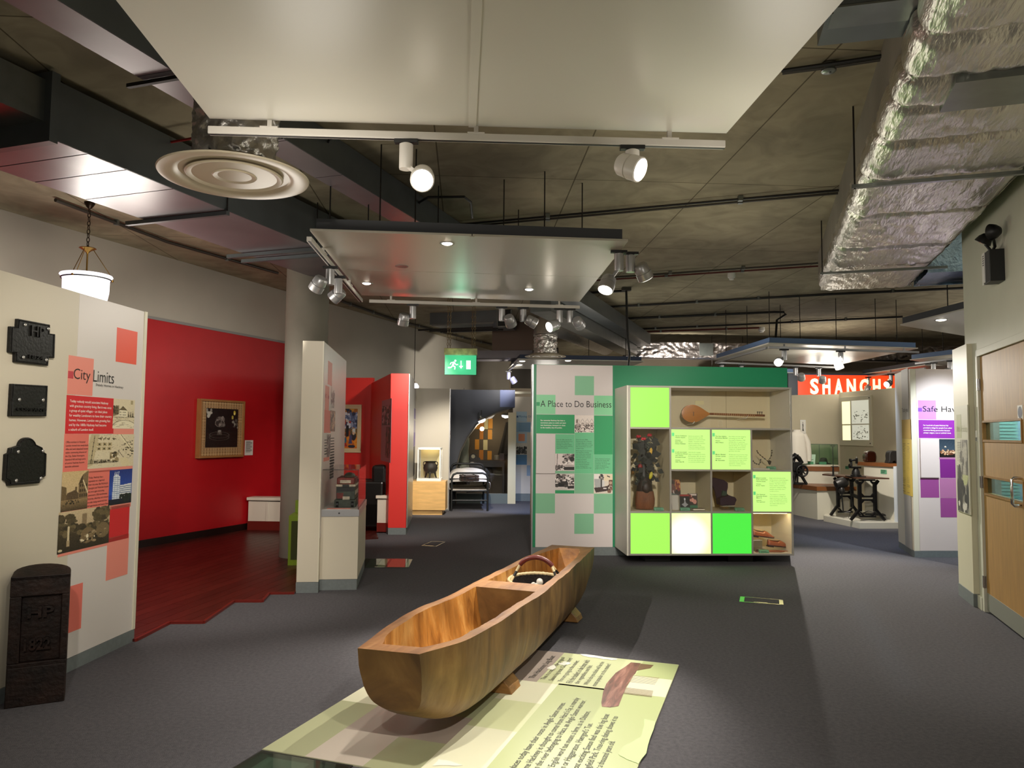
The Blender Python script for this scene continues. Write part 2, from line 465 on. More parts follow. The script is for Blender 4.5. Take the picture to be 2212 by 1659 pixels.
beige = M('beige_wall_paint', '#c2b79c', 0.6, var=0.04, vscale=3)
red_w = M('red_wall_paint', '#b3141c', 0.42, var=0.05, vscale=5, bump=0.03, bscale=60)
red_p = M('scarlet_panel_paint', '#d92a22', 0.45)

st('floor', MB().box(-12, 14, -5, 24, -0.1, 0), carpet())
st('ceiling', MB().box(-12, 14, -5, 24, ZC, ZC + 0.15), ceil_m)

# left wall: grey plaster to the ceiling, red lining below a ledge
LW = Fr(PZ(297, 1187), 70)
r = stroot('wall_left', LW)
BX('plaster', plaster, r, -15, 14.5, 0.03, 0.25, 0, ZC - 0.001)
zr = 2.93
BX('red_lining', red_w, r, -4.6, 3.3, 0.0, 0.03, 0.0, zr)
BX('ledge', M('grey_ledge', '#8c8a88', 0.5), r, -4.6, 3.3, -0.012, 0.03, zr, zr + 0.035)
o = BX('baseboard_left', M('dark_wood_skirting', '#1c0d0a', 0.35), None, -4.6, 3.3, -0.02, -0.001, 0.0, 0.11)
o.location = LW.O; o.rotation_euler = (0, 0, LW.a); o['kind'] = 'structure'

# red return wall with the painting, closing the alcove
EW = Fr(PY(780, 900, 13.65), -8)
ex0 = EW.px(597, 950)[0]; ex1 = EW.px(803, 950)[0]
r = stroot('wall_alcove', EW)
BX('red_board', red_p, r, ex0, ex1, 0.0, 0.1, 0.0, EW.px(780, 816)[1])

# back wall, side wall, wall behind the camera
st('wall_back', MB().box(-2.4, 14, 22.4, 22.7, 0, ZC - 0.001), M('dim_beige_wall', '#a89a86', 0.7, var=0.08, vscale=2))
st('wall_side', MB().box(13.4, 13.6, -5, 22.4, 0, ZC - 0.001), plaster)
st('wall_rear', MB().box(-11, 13.4, -4.9, -4.7, 0, ZC - 0.001), plaster)

# right wall with the door
RT = Fr(PZ(2072, 1285), 251.8)
WO = 0.045                                                  # plaster face behind the display board's face
dx0 = RT.px(2130, 1300, WO)[0]; dtop = RT.px(2112, 772, WO)[1]; dx1 = RT.px(2238, 1300, WO)[0]
wl = RT.px(2083, 700, WO)[0]
fw = 0.065
mb = MB()
mb.box(wl, dx0 - fw, WO, WO + 0.16, 0, ZC - 0.001); mb.box(dx0 - fw, dx1 + fw, WO, WO + 0.16, dtop + fw, ZC - 0.001); mb.box(dx1 + fw, 12, WO, WO + 0.16, 0, ZC - 0.001)
r = stroot('wall_right', RT); mb.build('plaster', wall_w, r)
o = BX('baseboard_right', wall_w, None, dx0 - fw - 0.20, dx0 - fw, WO - 0.018, WO, 0, 0.11); o.location = RT.O; o.rotation_euler = (0, 0, RT.a); o['kind'] = 'structure'
o = BX('trim_1', cream, None, 0, 0.001, 0, 0.001, 0, 0.001)
bpy.data.objects.remove(o)

# door
def veneer(name, col, sc=(12, 12, 1.0), rough=0.38):
    return M(name, col, rough, var=0.16, vscale=3.0, stretch=sc, bump=0.03, bscale=30)
beech = veneer('beech_veneer', '#a87f42', rough=0.5)
beech_d = veneer('beech_beading', '#9a7038')
r = stroot('door_1', RT)
Dy = WO + 0.01
v1 = (RT.rect(2124, 911, 2210, 951, Dy)); v2 = RT.rect(2129, 1033, 2212, 1072, Dy)
za0, za1 = RT.px(2128, 950, Dy)[1], RT.px(2128, 913, Dy)[1]
zb0, zb1 = RT.px(2134, 1066, Dy)[1], RT.px(2134, 1032, Dy)[1]
vx0 = dx0 + 0.045; vx1 = RT.px(2207, 930, Dy)[0]
mb = MB()
for a, b, c, d in ((dx0, vx0, 0.02, dtop), (vx1, dx1, 0.02, dtop), (vx0, vx1, 0.02, zb0), (vx0, vx1, zb1, za0), (vx0, vx1, za1, dtop)):
    mb.box(a + 0.0005, b - 0.0005, Dy, Dy + 0.044, c, d)
mb.build('leaf', beech, r)
for (a, b) in ((zb0, zb1), (za0, za1)):
    f = MB()
    t = 0.018
    f.box(vx0 - t, vx1 + t, Dy - 0.008, Dy + 0.012, b, b + t); f.box(vx0 - t, vx1 + t, Dy - 0.008, Dy + 0.012, a - t, a)
    f.box(vx0 - t, vx0, Dy - 0.008, Dy + 0.05, a, b); f.box(vx1, vx1 + t, Dy - 0.008, Dy + 0.05, a, b)
    fo = f.build('vision_frame', beech_d, r)
    BX('pane', glass('door_glass', '#dcecf0', 0.08), fo, vx0, vx1, Dy + 0.02, Dy + 0.026, a, b)
mb = MB(); mb.box(dx0 - fw, dx0 - 0.004, WO - 0.012, WO + 0.1, 0, dtop + fw); mb.box(dx1 + 0.004, dx1 + fw, WO - 0.012, WO + 0.1, 0, dtop + fw); mb.box(dx0 - fw, dx1 + fw, WO - 0.012, WO + 0.1, dtop + 0.004, dtop + fw)
mb.build('door_frame', wall_w, r, bevel=0.003)
BX('kick_plate', M('kick_plate_metal', '#9fa095', 0.4, 0.5), r, dx0 + 0.004, dx1 - 0.004, Dy - 0.002, Dy, 0.022, 0.17)
for zz in (RT.px(2110, 833, Dy)[1], RT.px(2119, 1040, Dy)[1], RT.px(2125, 1253, Dy)[1]):
    mb = MB(); mb.cyl((dx0 - 0.002, Dy - 0.012, zz - 0.05), (dx0 - 0.002, Dy - 0.012, zz + 0.05), 0.008, n=10); mb.box(dx0 - 0.03, dx0 + 0.0, Dy - 0.026, Dy - 0.012, zz - 0.05, zz + 0.05)
    mb.build('hinge', alu, r, smooth=40)
hxp = RT.px(2206, 1060, Dy)[0]; hz0 = RT.px(2206, 1093, Dy)[1]; hz1 = RT.px(2206, 1033, Dy)[1]
MB().tube([(hxp, Dy, hz0), (hxp, Dy - 0.045, hz0), (hxp, Dy - 0.06, hz0 + 0.015), (hxp, Dy - 0.06, hz1 - 0.015), (hxp, Dy - 0.045, hz1), (hxp, Dy, hz1)], 0.011, 12).build('handle', M('polished_chrome', '#d8d8da', 0.12, 1.0), r, smooth=50)
sg = RT.rect(2198, 876, 2210, 906, Dy)
so = BX('sign', M('white_plastic', '#e8e6e0', 0.4), r, sg[0], sg[1], Dy - 0.0015, Dy, sg[2], sg[3])
cx = (sg[0] + sg[1]) / 2; cz = (sg[2] + sg[3]) / 2; rr = (sg[1] - sg[0]) * 0.42
mb = MB(); mb.prismy([(cx + rr * math.cos(a * math.pi / 14), cz + (sg[3] - sg[2]) * 0.42 * math.sin(a * math.pi / 14)) for a in range(28)], Dy - 0.0022, Dy - 0.0016)
mb.build('sign_disc', M('navy_ink', '#1c2a50', 0.5), so)
# lobby behind the door, seen through the panes
r = stroot('wall_lobby', RT)
BX('lobby_wall', M('pale_blue_wall', '#a9c4cc', 0.7), r, wl + 0.05, wl + 0.12, WO + 0.17, 2.4, 0, 3); BX('lobby_wall', M('pale_blue_wall'), r, wl + 0.13, 3.5, 2.3, 2.4, 0, 3)
mb = MB()
for k in range(30): mb.box(wl + 0.13, wl + 0.16, WO + 0.18, WO + 0.36, 0.9 + k * 0.03, 0.924 + k * 0.03)
b = mb.build('blind_slats', M('mint_blind', '#9fd0bd', 0.6), r); b['kind'] = 'stuff'
point_light(RT.w(wl + 0.6, 0.7, 2.5), 70, (0.85, 0.95, 1.0))

# concrete beam over the foil duct
FD0 = PZ(1773, 627, 3.27); FDang = 90 - 18.2
FDF = Fr(FD0, FDang)                                        # x runs away along the duct, y runs to the left of it
st_b = stroot('beam_right', FDF)
BX('concrete_beam', conc_m, st_b, -14, 0.35, -0.75, 0.0, 3.44, ZC - 0.001)

# round concrete column
pc = PZ(637, 1211); cr = 0.255
cpos = Vector((pc.x - 0.0, pc.y + cr, 0))
o = st('column', MB().lathe([(cr, 0), (cr, ZC - 0.002)], 40, cpos), conc_m, 40)

# dark timber floor of the alcove with its stepped edge; every plank is a piece
FP = [(289.5, 1386), (294, 1385), (367, 1347.5), (440, 1347), (506, 1301), (567, 1301), (582, 1284), (636, 1283.5)]
poly = [PZ(*p).xy for p in FP]
kx = poly[-1]
poly += [Vector((kx.x + 0.05, kx.y + 2.4)), PZ(700, 1172).xy, PZ(817, 1164).xy, PZ(812, 1152).xy, PZ(840, 1146).xy, EW.w(ex1, -0.02).xy, EW.w(ex0, -0.02).xy, LW.w(-4.3, -0.03).xy]
def clip(pl, n, d):
    out = []
    for i in range(len(pl)):
        a = pl[i]; b = pl[(i + 1) % len(pl)]; da = a.dot(n) - d; db = b.dot(n) - d
        if da <= 0: out.append(a)
        if (da < 0 < db) or (db < 0 < da): out.append(a + (b - a) * (da / (da - db)))
    return out
wr = stroot('floor_alcove', (0, 0, 0))
pm = M('mahogany_plank', '#4a1812', 0.34, var=0.3, vscale=2.2, stretch=(9, 1.2, 9), rnd=0.22, spec=0.35)
pd = Vector((math.sin(R(11)), math.cos(R(11)))); pn = Vector((pd.y, -pd.x))
s0 = min(p.dot(pn) for p in poly); s1 = max(p.dot(pn) for p in poly); t0 = min(p.dot(pd) for p in poly); t1 = max(p.dot(pd) for p in poly)
from mathutils.geometry import tessellate_polygon
tris = [[poly[q] for q in tq] for tq in tessellate_polygon([[Vector((p.x, p.y, 0)) for p in poly]])]
def clip_box(pl_, s_, t_):
    for n_, d_ in ((pn, s_ + 0.1165), (-pn, -s_), (pd, t_ + 1.797), (-pd, -t_)):
        pl_ = clip(pl_, n_, d_)
        if len(pl_) < 3: return None
    return pl_
s = s0
while s < s1:
    tt = t0 - rng.rand() * 1.6
    while tt < t1:
        mb = MB(); ar = 0
        for tq in tris:
            q = clip_box(tq, s, tt)
            if q:
                sa = sum(q[i].x * q[(i + 1) % len(q)].y - q[(i + 1) % len(q)].x * q[i].y for i in range(len(q))) / 2
                ar += abs(sa)
                if abs(sa) > 1e-6: mb.prism([(a.x, a.y) for a in (q if sa > 0 else q[::-1])], 0.0, 0.018)
        if ar > 0.002: mb.build('plank', pm, wr)
        tt += 1.8
    s += 0.12
mb = MB()
for a, b in zip(FP[:-1], FP[1:]):
    mb.bar(PZ(*a) + Vector((0, 0, 0.01)), PZ(*b) + Vector((0, 0, 0.01)), 0.022, 0.02)
mb.build('edge_trim', M('mahogany_edge', '#6b1f18', 0.3), wr)

# ================================================================== SUSPENDED RAFTS, TRACKS, SPOTLIGHTS
ZR = 2.93
raft_w = M('white_raft_board', '#c8c4b8', 0.38, spec=0.5)
raft_s = M('satin_raft_board', '#bdb8ac', 0.28, spec=0.6)
edge_d = M('charcoal_raft_edge', '#3b3d42', 0.6)
edge_b = M('blue_grey_raft_edge', '#5a7399', 0.55)
rod_m = M('threaded_rod', '#2a2724', 0.6, 0.4)
def P2(u, v, z=ZR): return PZ(u, v, z).xy
def raft(label, cor, nx, ny, em, bm, rods, z=ZR, strip=False, inset=0.04):
    """cor: near-left, near-right, far-right, far-left"""
    c = sum(cor, Vector((0, 0))) / 4
    r = thing('hanging_raft', label, 'ceiling panel', (c.x, c.y, z))
    L = [q - c for q in cor]
    def q(a, b): return L[0] * (1 - a) * (1 - b) + L[1] * a * (1 - b) + L[2] * a * b + L[3] * (1 - a) * b
    g = 0.0015
    for i in range(nx):
        for j in range(ny):
            a0, a1, b0, b1 = i / nx + g, (i + 1) / nx - g, j / ny + g, (j + 1) / ny - g
            MB().prism([tuple(q(a0, b0)), tuple(q(a1, b0)), tuple(q(a1, b1)), tuple(q(a0, b1))], 0, 0.016).build('board', bm, r)
    ii = inset / (L[1] - L[0]).length; jj = inset / (L[3] - L[0]).length
    MB().prism([tuple(q(ii, jj)), tuple(q(1 - ii, jj)), tuple(q(1 - ii, 1 - jj)), tuple(q(ii, 1 - jj))], 0.0165, 0.10).build('edge_frame', em, r)
    if strip:
        p0 = q(0.5, 0.001); p1 = q(0.5, 0.999)
        MB().bar((p0.x, p0.y, -0.003), (p1.x, p1.y, -0.003), 0.035, 0.006).build('joint_strip', bm, r)
    for a, b in rods:
        p = q(a, b); MB().cyl((p.x, p.y, 0.10), (p.x, p.y, ZC - z), 0.006, n=6).build('hanger_rod', rod_m, r)
    return r, (lambda a, b: q(a, b) + c)
def rail(r, p0, p1, z, m, brackets=()):
    """p0, p1 world xy; rail hung under a raft"""
    o = r.location
    a = Vector((p0.x - o.x, p0.y - o.y, z - o.z)); b = Vector((p1.x - o.x, p1.y - o.y, z - o.z))
    ro = MB().bar(a, b, 0.036, 0.034).build('track_rail', m, r, bevel=0.003)
    MB().bar(a + Vector((0, 0, -0.0175)), b + Vector((0, 0, -0.0175)), 0.016, 0.002).build('slot', black_pl, ro)
    d = (b - a).normalized()
    for t in brackets:
        p = a + (b - a) * t
        mb = MB(); mb.bar(p + Vector((0, 0, 0.017)) - d * 0.04, p + Vector((0, 0, 0.017)) + d * 0.04, 0.05, 0.006); mb.bar(p + Vector((0, 0, 0.017)), p + Vector((0, 0, -z + o.z)), 0.02)
        mb.build('bracket', m, ro)
def spot(label, P, hd, side, m, lit, s=1.0, watts=0, deg=45, col=(1, .93, .82), target=None, group=None, drop=0.0):
    P = Vector(P); hd = Vector(hd).normalized(); side = Vector(side).normalized()
    t = thing('track_spotlight', label, 'spotlight', P, 0, group)
    MB().box(-0.055 * s, 0.055 * s, -0.017 * s, 0.017 * s, -0.018 * s, 0).build('adapter', black_pl, t, bevel=0.002)
    MB().lathe([(0.02 * s, -0.018 * s), (0.032 * s, -0.024 * s), (0.032 * s, -0.132 * s), (0.0305 * s, -0.14 * s), (0, -0.14 * s)], 20).build('gear_box', m, t, smooth=40)
    hc = side * 0.088 * s + Vector((0, 0, -0.135 * s - drop))
    MB().bar((0, 0, -0.12 * s), side * 0.05 * s + Vector((0, 0, -0.128 * s)), 0.02 * s).build('arm', m, t) if drop == 0 else MB().bar((0, 0, -0.12 * s), hc, 0.02 * s).build('arm', m, t)
    mt = hd.to_track_quat('Z', 'Y').to_matrix()
    r0 = 0.055 * s
    h = MB().lathe([(0.0, -0.06 * s), (r0 * 0.72, -0.058 * s), (r0 * 0.9, -0.045 * s), (r0 * 0.96, -0.005 * s), (r0 * 0.9, -0.003 * s), (r0 * 0.9, 0.003 * s), (r0, 0.005 * s), (r0, 0.052 * s), (r0 * 0.9, 0.056 * s), (r0 * 0.86, 0.045 * s), (0, 0.045 * s)], 28, hc, mt).build('head', m, t, smooth=35)
    lo = MB().lathe([(r0 * 0.85, 0.0455 * s), (r0 * 0.85, 0.047 * s), (0, 0.049 * s)], 24, hc, mt).build('lens', lens_m if lit else dead_lens, t, smooth=40)
    if watts:
        lp = P + hc + hd * 0.075 * s
        lamp(lp, (lp + hd) if target is None else target, watts, deg, 0.6, col, 0.035)
    return t
# raft nearest the camera
fl, fr_ = P2(452, 257), P2(1570, 289)
dl = (fl - P2(248, 0)).normalized(); dr = (fr_ - P2(1825, 0)).normalized()
nl = fl - dl * 2.75; nr = fr_ - dr * 2.75
r1, q1 = raft('large white ceiling raft nearest overhead, cut by the top of the view', [nl, nr, fr_, fl], 2, 1, edge_d, raft_w, [(0.2, 0.3), (0.8, 0.3), (0.2, 0.8), (0.8, 0.8)], strip=True)
zr1 = ZR - 0.055
rail(r1, q1(0.0, 1.0), q1(0.995, 1.0), zr1, white_met, (0.115, 0.51, 0.89))
def onrail(u, v, z, dz=-0.017): p = PZ(u, v, z + dz); return p
def pu(p): d = p - CAM; return 1106 + FPX * d.dot(_r) / d.dot(_f)
def alongrail(u, a, b, z):
    lo, hi = 0.0, 1.0
    for k in range(30):
        m = (lo + hi) / 2; q = a + (b - a) * m
        if pu(Vector((q.x, q.y, z))) < u: lo = m
        else: hi = m
    q = a + (b - a) * lo; return Vector((q.x, q.y, z - 0.017))
spot('white lit spotlight, left of the two on the nearest raft', alongrail(878, q1(0, 1), q1(.995, 1), zr1), (0.08, -0.85, -0.55), (0.93, -0.3, -0.25), white_met, True, 1.0, 0, drop=0.03)
spot('white lit spotlight, right of the two on the nearest raft, turned toward the door', alongrail(1366, q1(0, 1), q1(.995, 1), zr1), (0.72, -0.5, -0.42), (-0.25, -0.9, 0.1), white_met, True, 1.05, 0)

# middle raft
cor2 = [P2(668, 498), P2(1358, 521), P2(1252, 652), P2(781, 638)]
r2, q2 = raft('middle white ceiling raft with downlights, beyond the nearest raft', cor2, 2, 2, edge_d, raft_s, [(0.1, 0.5), (0.3, 0.25), (0.36, 0.6), (0.62, 0.5), (0.77, 0.4), (0.93, 0.5), (0.7, 0.85)], strip=True)
zr2 = ZR - 0.06
rail(r2, q2(0.035, 1.0), q2(1.0, 1.0), zr2, white_met, (0.1, 0.5, 0.9))
rail(r2, q2(0.0, 0.0), q2(0.0, 0.99), zr2, white_met, (0.2, 0.7))
for u, v, on, lb in ((966, 526, 1, 'lit recessed downlight nearest the front edge of the middle raft'), (792, 612, 1, 'lit recessed downlight near the left corner of the middle raft'),
                     (1143, 625, 1, 'lit recessed downlight near the far right of the middle raft'), (868, 575, 0, 'unlit recessed downlight in the left half of the middle raft')):
    p = PZ(u, v, ZR)
    t = thing('downlight', lb, 'downlight', (p.x, p.y, ZR), 0, 'downlights in the middle raft')
    MB().lathe([(0.043, -0.002), (0.055, -0.004), (0.058, -0.001), (0.058, 0.0)], 24).build('bezel', alu, t, smooth=40)
    MB().lathe([(0.04, -0.003), (0.02, -0.012), (0, -0.014)] if on else [(0.043, -0.001), (0, -0.0015)], 20).build('lens', lens_m if on else black_pl, t, smooth=40)
sl = [
 ('silver spotlight, nearer of the two hanging on the left edge of the middle raft', q2(0.0, 0.32), (-0.55, 0.35, -0.75), (-0.8, -0.5, -0.1), 0),
 ('silver spotlight, further of the two hanging on the left edge of the middle raft', q2(0.0, 0.47), (-0.75, 0.2, -0.6), (-0.3, 0.9, 0), 0),
]
for lb, p, hd, sd, on in sl: spot(lb, (p.x, p.y, zr2 - 0.017), hd, sd, steel, on, 1.1)
fr2 = [
 (892, 654, 'unlit silver spotlight alone at the left of the far rail of the middle raft', (-0.2, 0.35, -0.9), (-0.95, -0.1, -0.2), 0),
 (1084, 657, 'silver spotlight with its pale rim turned to the camera, second on the far rail', (0.25, 0.6, -0.6), (0.8, -0.3, -0.1), 0),
 (1130, 658, 'silver spotlight lit on its right side, third from left on the far rail', (0.8, 0.1, -0.42), (0.85, -0.3, -0.1), 1),
 (1209, 660, 'silver spotlight whose lit lens faces left, fourth on the far rail', (-0.72, -0.5, -0.35), (-0.6, -0.4, -0.4), 1),
 (1231, 661, 'dark silver spotlight seen from behind, last on the right of the far rail', (0.5, 0.7, -0.55), (0.85, -0.2, -0.1), 0)]
for u, v, lb, hd, sd, on in fr2: spot(lb, alongrail(u, q2(.035, 1), q2(1, 1), zr2), hd, sd, steel, on, 1.1, group='spotlights on the far rail of the middle raft')
p = PZ(1337, 541, ZR)
MBp = spot('silver lit spotlight hanging low at the right edge of the middle raft', (p.x, p.y, ZR), (-0.3, -0.4, -0.85), (-0.75, 0.1, -0.4), steel, True, 1.15, drop=0.06)
p = PZ(1350, 541, ZR)
spot('dark silver spotlight at the right edge of the middle raft, turned away', (p.x + 0.05, p.y + 0.05, ZR), (0.45, 0.35, -0.8), (0.9, 0.1, 0), steel, False, 1.15)

# raft above the green wall
r3, q3 = raft('distant raft with a dark blue edge above the left of the green wall', [P2(1118, 776), P2(1392, 781), P2(1350, 797), P2(1096, 797)], 2, 1, M('navy_raft_edge', '#2f3a55', 0.6), raft_w, [(0.2, 0.3), (0.6, 0.3), (0.9, 0.3)], inset=0.05)
rail(r3, q3(0, 0), q3(0, 1), ZR - 0.06, alu, ())
p = q3(0, 0.85); spot('small pale spotlight at the left corner of the distant navy-edged raft', (p.x, p.y, ZR - 0.077), (0.5, 0.2, -0.8), (0.8, -0.4, -0.2), M('bluish_painted_steel', '#9da0c8', 0.4, 0.3), False, 1.3)
for u, v, lb in ((1128, 780, 'downlight, rear of two at the left of the navy-edged raft'), (1122, 788, 'downlight, front of two at the left of the navy-edged raft'), (1227, 779, 'downlight beside the far round diffuser in the navy-edged raft')):
    p = PZ(u, v, ZR)
    t = thing('downlight', lb, 'downlight', (p.x, p.y, ZR), 0, 'downlights in the navy-edged raft')
    MB().lathe([(0.06, -0.002), (0.075, -0.004), (0.078, 0.0)], 20).build('bezel', alu, t, smooth=40)
    MB().lathe([(0.058, -0.003), (0.03, -0.012), (0, -0.014)], 16).build('lens', lens_m, t, smooth=40)

# right-hand raft with blue edge
c4 = [P2(1545, 778), P2(1660, 744), P2(1984, 755), P2(1822, 786)]
c4 = [P2(1660, 742), P2(1984, 753), P2(1812, 788), P2(1543, 777)]
r4, q4 = raft('raft with a bright blue edge hung in front of the orange sign', c4, 2, 2, edge_b, raft_w, [(0.05, 0.1), (0.3, 0.2), (0.55, 0.2), (0.8, 0.15), (0.1, 0.6), (0.3, 0.5), (0.95, 0.15), (0.02, 0.8)], inset=0.03)
rail(r4, q4(0, 0), q4(1, 0), ZR - 0.06, steel, (0.1, 0.5, 0.9)); rail(r4, q4(0, 0.98), q4(0.97, 0.98), ZR - 0.06, steel, (0.5,)); rail(r4, q4(0, 0.03), q4(0, 0.95), ZR - 0.06, steel, ())
def rs(q, a, b, lb, hd, sd, on, s=1.15, g=None):
    p = q(a, b); spot(lb, (p.x, p.y, ZR - 0.077), hd, sd, steel, on, s, group=g)
g4 = 'spotlights on the blue-edged raft'
rs(q4, 0.1, 0, 'glaring lit spotlight facing the camera on the front rail of the blue-edged raft', (-0.35, -0.85, -0.3), (-0.9, -0.3, -0.3), True, 1.25, g4)
rs(q4, 0.47, 0, 'grey spotlight lit underneath, on the middle of the front rail of the blue-edged raft', (0.25, -0.2, -0.9), (-0.3, -0.3, -0.3), True, 1.25, g4)
rs(q4, 0.05, 0.98, 'unlit spotlight at the left end of the rear rail of the blue-edged raft', (0, 0.5, -0.8), (0.3, -0.3, -0.3), False, 1.25, g4)
rs(q4, 0.2, 0.98, 'unlit spotlight second along the rear rail of the blue-edged raft', (-0.5, 0.5, -0.6), (-0.7, -0.3, -0.3), False, 1.25, g4)
rs(q4, 0.63, 0.98, 'unlit spotlight with round head over the end of the green wall', (0.2, 0.6, -0.6), (0.8, -0.3, -0.3), False, 1.25, g4)
rs(q4, 0.82, 0.98, 'small spotlight over the orange sign at the right of the rear rail', (0.2, 0.6, -0.6), (0.5, -0.3, -0.7), False, 1.2, g4)

# dark-edged raft at the upper right and two low rafts by the purple panel
c5 = [P2(1948, 708), P2(2110, 655), P2(2280, 690), P2(2060, 722)]
c5 = [P2(2230, 640), P2(2330, 690), P2(2100, 722), P2(1944, 704)]
c5 = [P2(1944, 703), P2(2200, 640), P2(2420, 680), P2(2110, 730)]
r5, q5 = raft('pale raft with a charcoal edge partly hidden by the right wall', c5, 1, 1, edge_d, raft_w, [(0.3, 0.2), (0.5, 0.2), (0.45, 0.6), (0.6, 0.6)], inset=0.03)
p = PZ(2033, 691, ZR)
t = thing('downlight', 'lit downlight in the pale raft partly hidden by the right wall', 'downlight', (p.x, p.y, ZR))
MB().lathe([(0.06, -0.002), (0.075, -0.004), (0.078, 0.0)], 20).build('bezel', alu, t, smooth=40); MB().lathe([(0.058, -0.003), (0.03, -0.012), (0, -0.014)], 16).build('lens', lens_m, t, smooth=40)
c6 = [P2(1860, 809), P2(1998, 789), P2(2140, 792), P2(1990, 818)]
r6, q6 = raft('low narrow raft in front of the SHANGHAI lettering', c6, 1, 1, edge_d, raft_w, [(0.3, 0.3), (0.7, 0.3)], inset=0.03)
rail(r6, q6(0, 0), q6(1, 0), ZR - 0.06, steel, (0.5,))
g6 = 'spotlights on the low narrow raft'
rs(q6, 0.12, 0, 'grey spotlight hanging over the letters of the orange sign, pointing down', (-0.3, 0.1, -0.8), (-0.2, -0.3, -0.5), False, 1.3, g6)
rs(q6, 0.5, 0, 'lit spotlight over the end of the orange sign, pointing left', (-0.8, -0.45, -0.35), (-0.4, -0.3, -0.2), True, 1.3, g6)
c7 = [P2(1965, 778), P2(2075, 765), P2(2200, 770), P2(2100, 800)]
r7, q7 = raft('small raft end above the purple panel with two lit spotlights', c7, 1, 1, edge_b, raft_w, [(0.3, 0.3)], inset=0.03)
rail(r7, q7(0.05, 0.05), q7(0.95, 0.05), ZR - 0.06, steel, ())
rs(q7, 0.42, 0.05, 'lit spotlight, left of the pair above the purple panel', (-0.2, -0.7, -0.65), (-0.7, -0.3, -0.3), True, 1.2, 'spotlights above the purple panel')
rs(q7, 0.74, 0.05, 'lit spotlight, right of the pair above the purple panel', (-0.4, -0.5, -0.75), (-0.5, -0.3, -0.4), True, 1.2, 'spotlights above the purple panel')
c8 = [P2(1500, 803), P2(1716, 806), P2(1716, 812), P2(1480, 812)]
r8, q8 = raft('furthest raft, a thin blue strip just over the green wall', c8, 1, 1, edge_b, raft_w, [(0.2, 0.3), (0.5, 0.3), (0.8, 0.3)], inset=0.03)

# ================================================================== AIR DUCTS
duct_d = M('dark_galvanised_duct', '#6a7072', 0.38, 0.5, var=0.15, vscale=3)
duct_b = M('duct_underside_lit_metal', '#7d787c', 0.36, 0.4, var=0.12, vscale=2.5)  # copy of the duct metal; lavender light on undersides put into colour
galv = M('galvanised_steel', '#8a8f8c', 0.32, 0.8, var=0.15, vscale=6)
foil = M('crumpled_foil', '#dcd8d2', 0.3, 0.75, bump=0.7, bscale=34, var=0.12, vscale=3)
def foil_mat(name, stretch, tint='#dbd6ce'):
    return M(name, tint, 0.33, 1.0, bump=0.9, bscale=6, stretch=stretch, var=0.15, vscale=1.2)
# big duct along the left
zd = 3.35
e0 = PZ(274, 366, zd); DL = Fr(e0, 90 - 19.2)               # x away along the duct, y to the left
wdl = DL.loc(PZ(294, 468, zd))[1]
t = thing('air_duct', 'wide dark metal air duct under the ceiling along the left wall', 'air duct', DL)
xa = DL.fl(104, 298, zd)[0]; xb = DL.fl(700, 545, zd)[0] + 2.0
BX('side_sheet', duct_d, t, xa, xb, 0, 0.004, zd, ZC - 0.06)
xs = [DL.fl(u, v, zd)[0] for u, v in ((104, 298), (187, 332), (274, 366), (370, 408), (478, 455))] + [xb]
for a, b in zip(xs[:-1], xs[1:]):
    BX('base_sheet', duct_b, t, a + 0.006, b - 0.006, 0.006, wdl, zd - 0.002, zd + 0.01)
BX('top_sheet', duct_d, t, xa, xb, 0.004, wdl, ZC - 0.07, ZC - 0.06); BX('wall_sheet', duct_d, t, xa, xb, wdl, wdl + 0.004, zd, ZC - 0.06)
for x in (xs[4], DL.fl(669, 534, zd)[0], DL.fl(690, 540, zd)[0] + 0.1):
    mb = MB(); mb.box(x - 0.02, x + 0.02, -0.02, wdl + 0.18, zd - 0.045, zd - 0.01); mb.build('support_bar', duct_d, t)
    MB().cyl((x, -0.012, zd - 0.04), (x, -0.012, ZC), 0.006, n=6).build('hanger_rod', rod_m, t)
BX('flange', duct_d, t, xa - 0.03, xa + 0.03, -0.035, wdl + 0.03, zd - 0.035, ZC - 0.03)
BX('neck', galv, t, xa - 2.0, xa - 0.03, 0.02, wdl + 0.02, zd + 0.1, ZC - 0.08)
# second duct, from overhead left to behind the middle raft
zs = 3.52
e1 = PZ(371, 150, zs); D2 = Fr(e1, 90 - 18.6)
wd2 = D2.loc(PZ(378, 209, zs))[1]; wd2 = max(0.25, wd2 - 0.0)
t = thing('air_duct', 'narrower air duct crossing overhead from the upper left to behind the middle raft', 'air duct', D2)
x0 = -5.0; x1 = D2.fl(930, 484, zs)[0] + 3
seg = [x0, D2.fl(380, 150, zs)[0], D2.fl(640, 300, zs)[0], D2.fl(760, 375, zs)[0], x1]
BX('side_sheet', duct_d, t, x0, x1, 0, 0.004, zs, ZC - 0.02)
for a, b in zip(seg[:-1], seg[1:]): BX('base_sheet', duct_b, t, a + 0.004, b - 0.004, 0.005, wd2, zs - 0.002, zs + 0.01)
BX('wall_sheet', duct_d, t, x0, x1, wd2, wd2 + 0.004, zs, ZC - 0.02)
for x in (seg[1] + 0.05, seg[2] - 0.1):
    mb = MB(); mb.box(x - 0.012, x + 0.012, -0.03, wd2 + 0.12, zs - 0.03, zs - 0.008); mb.build('support_bar', rod_m, t)

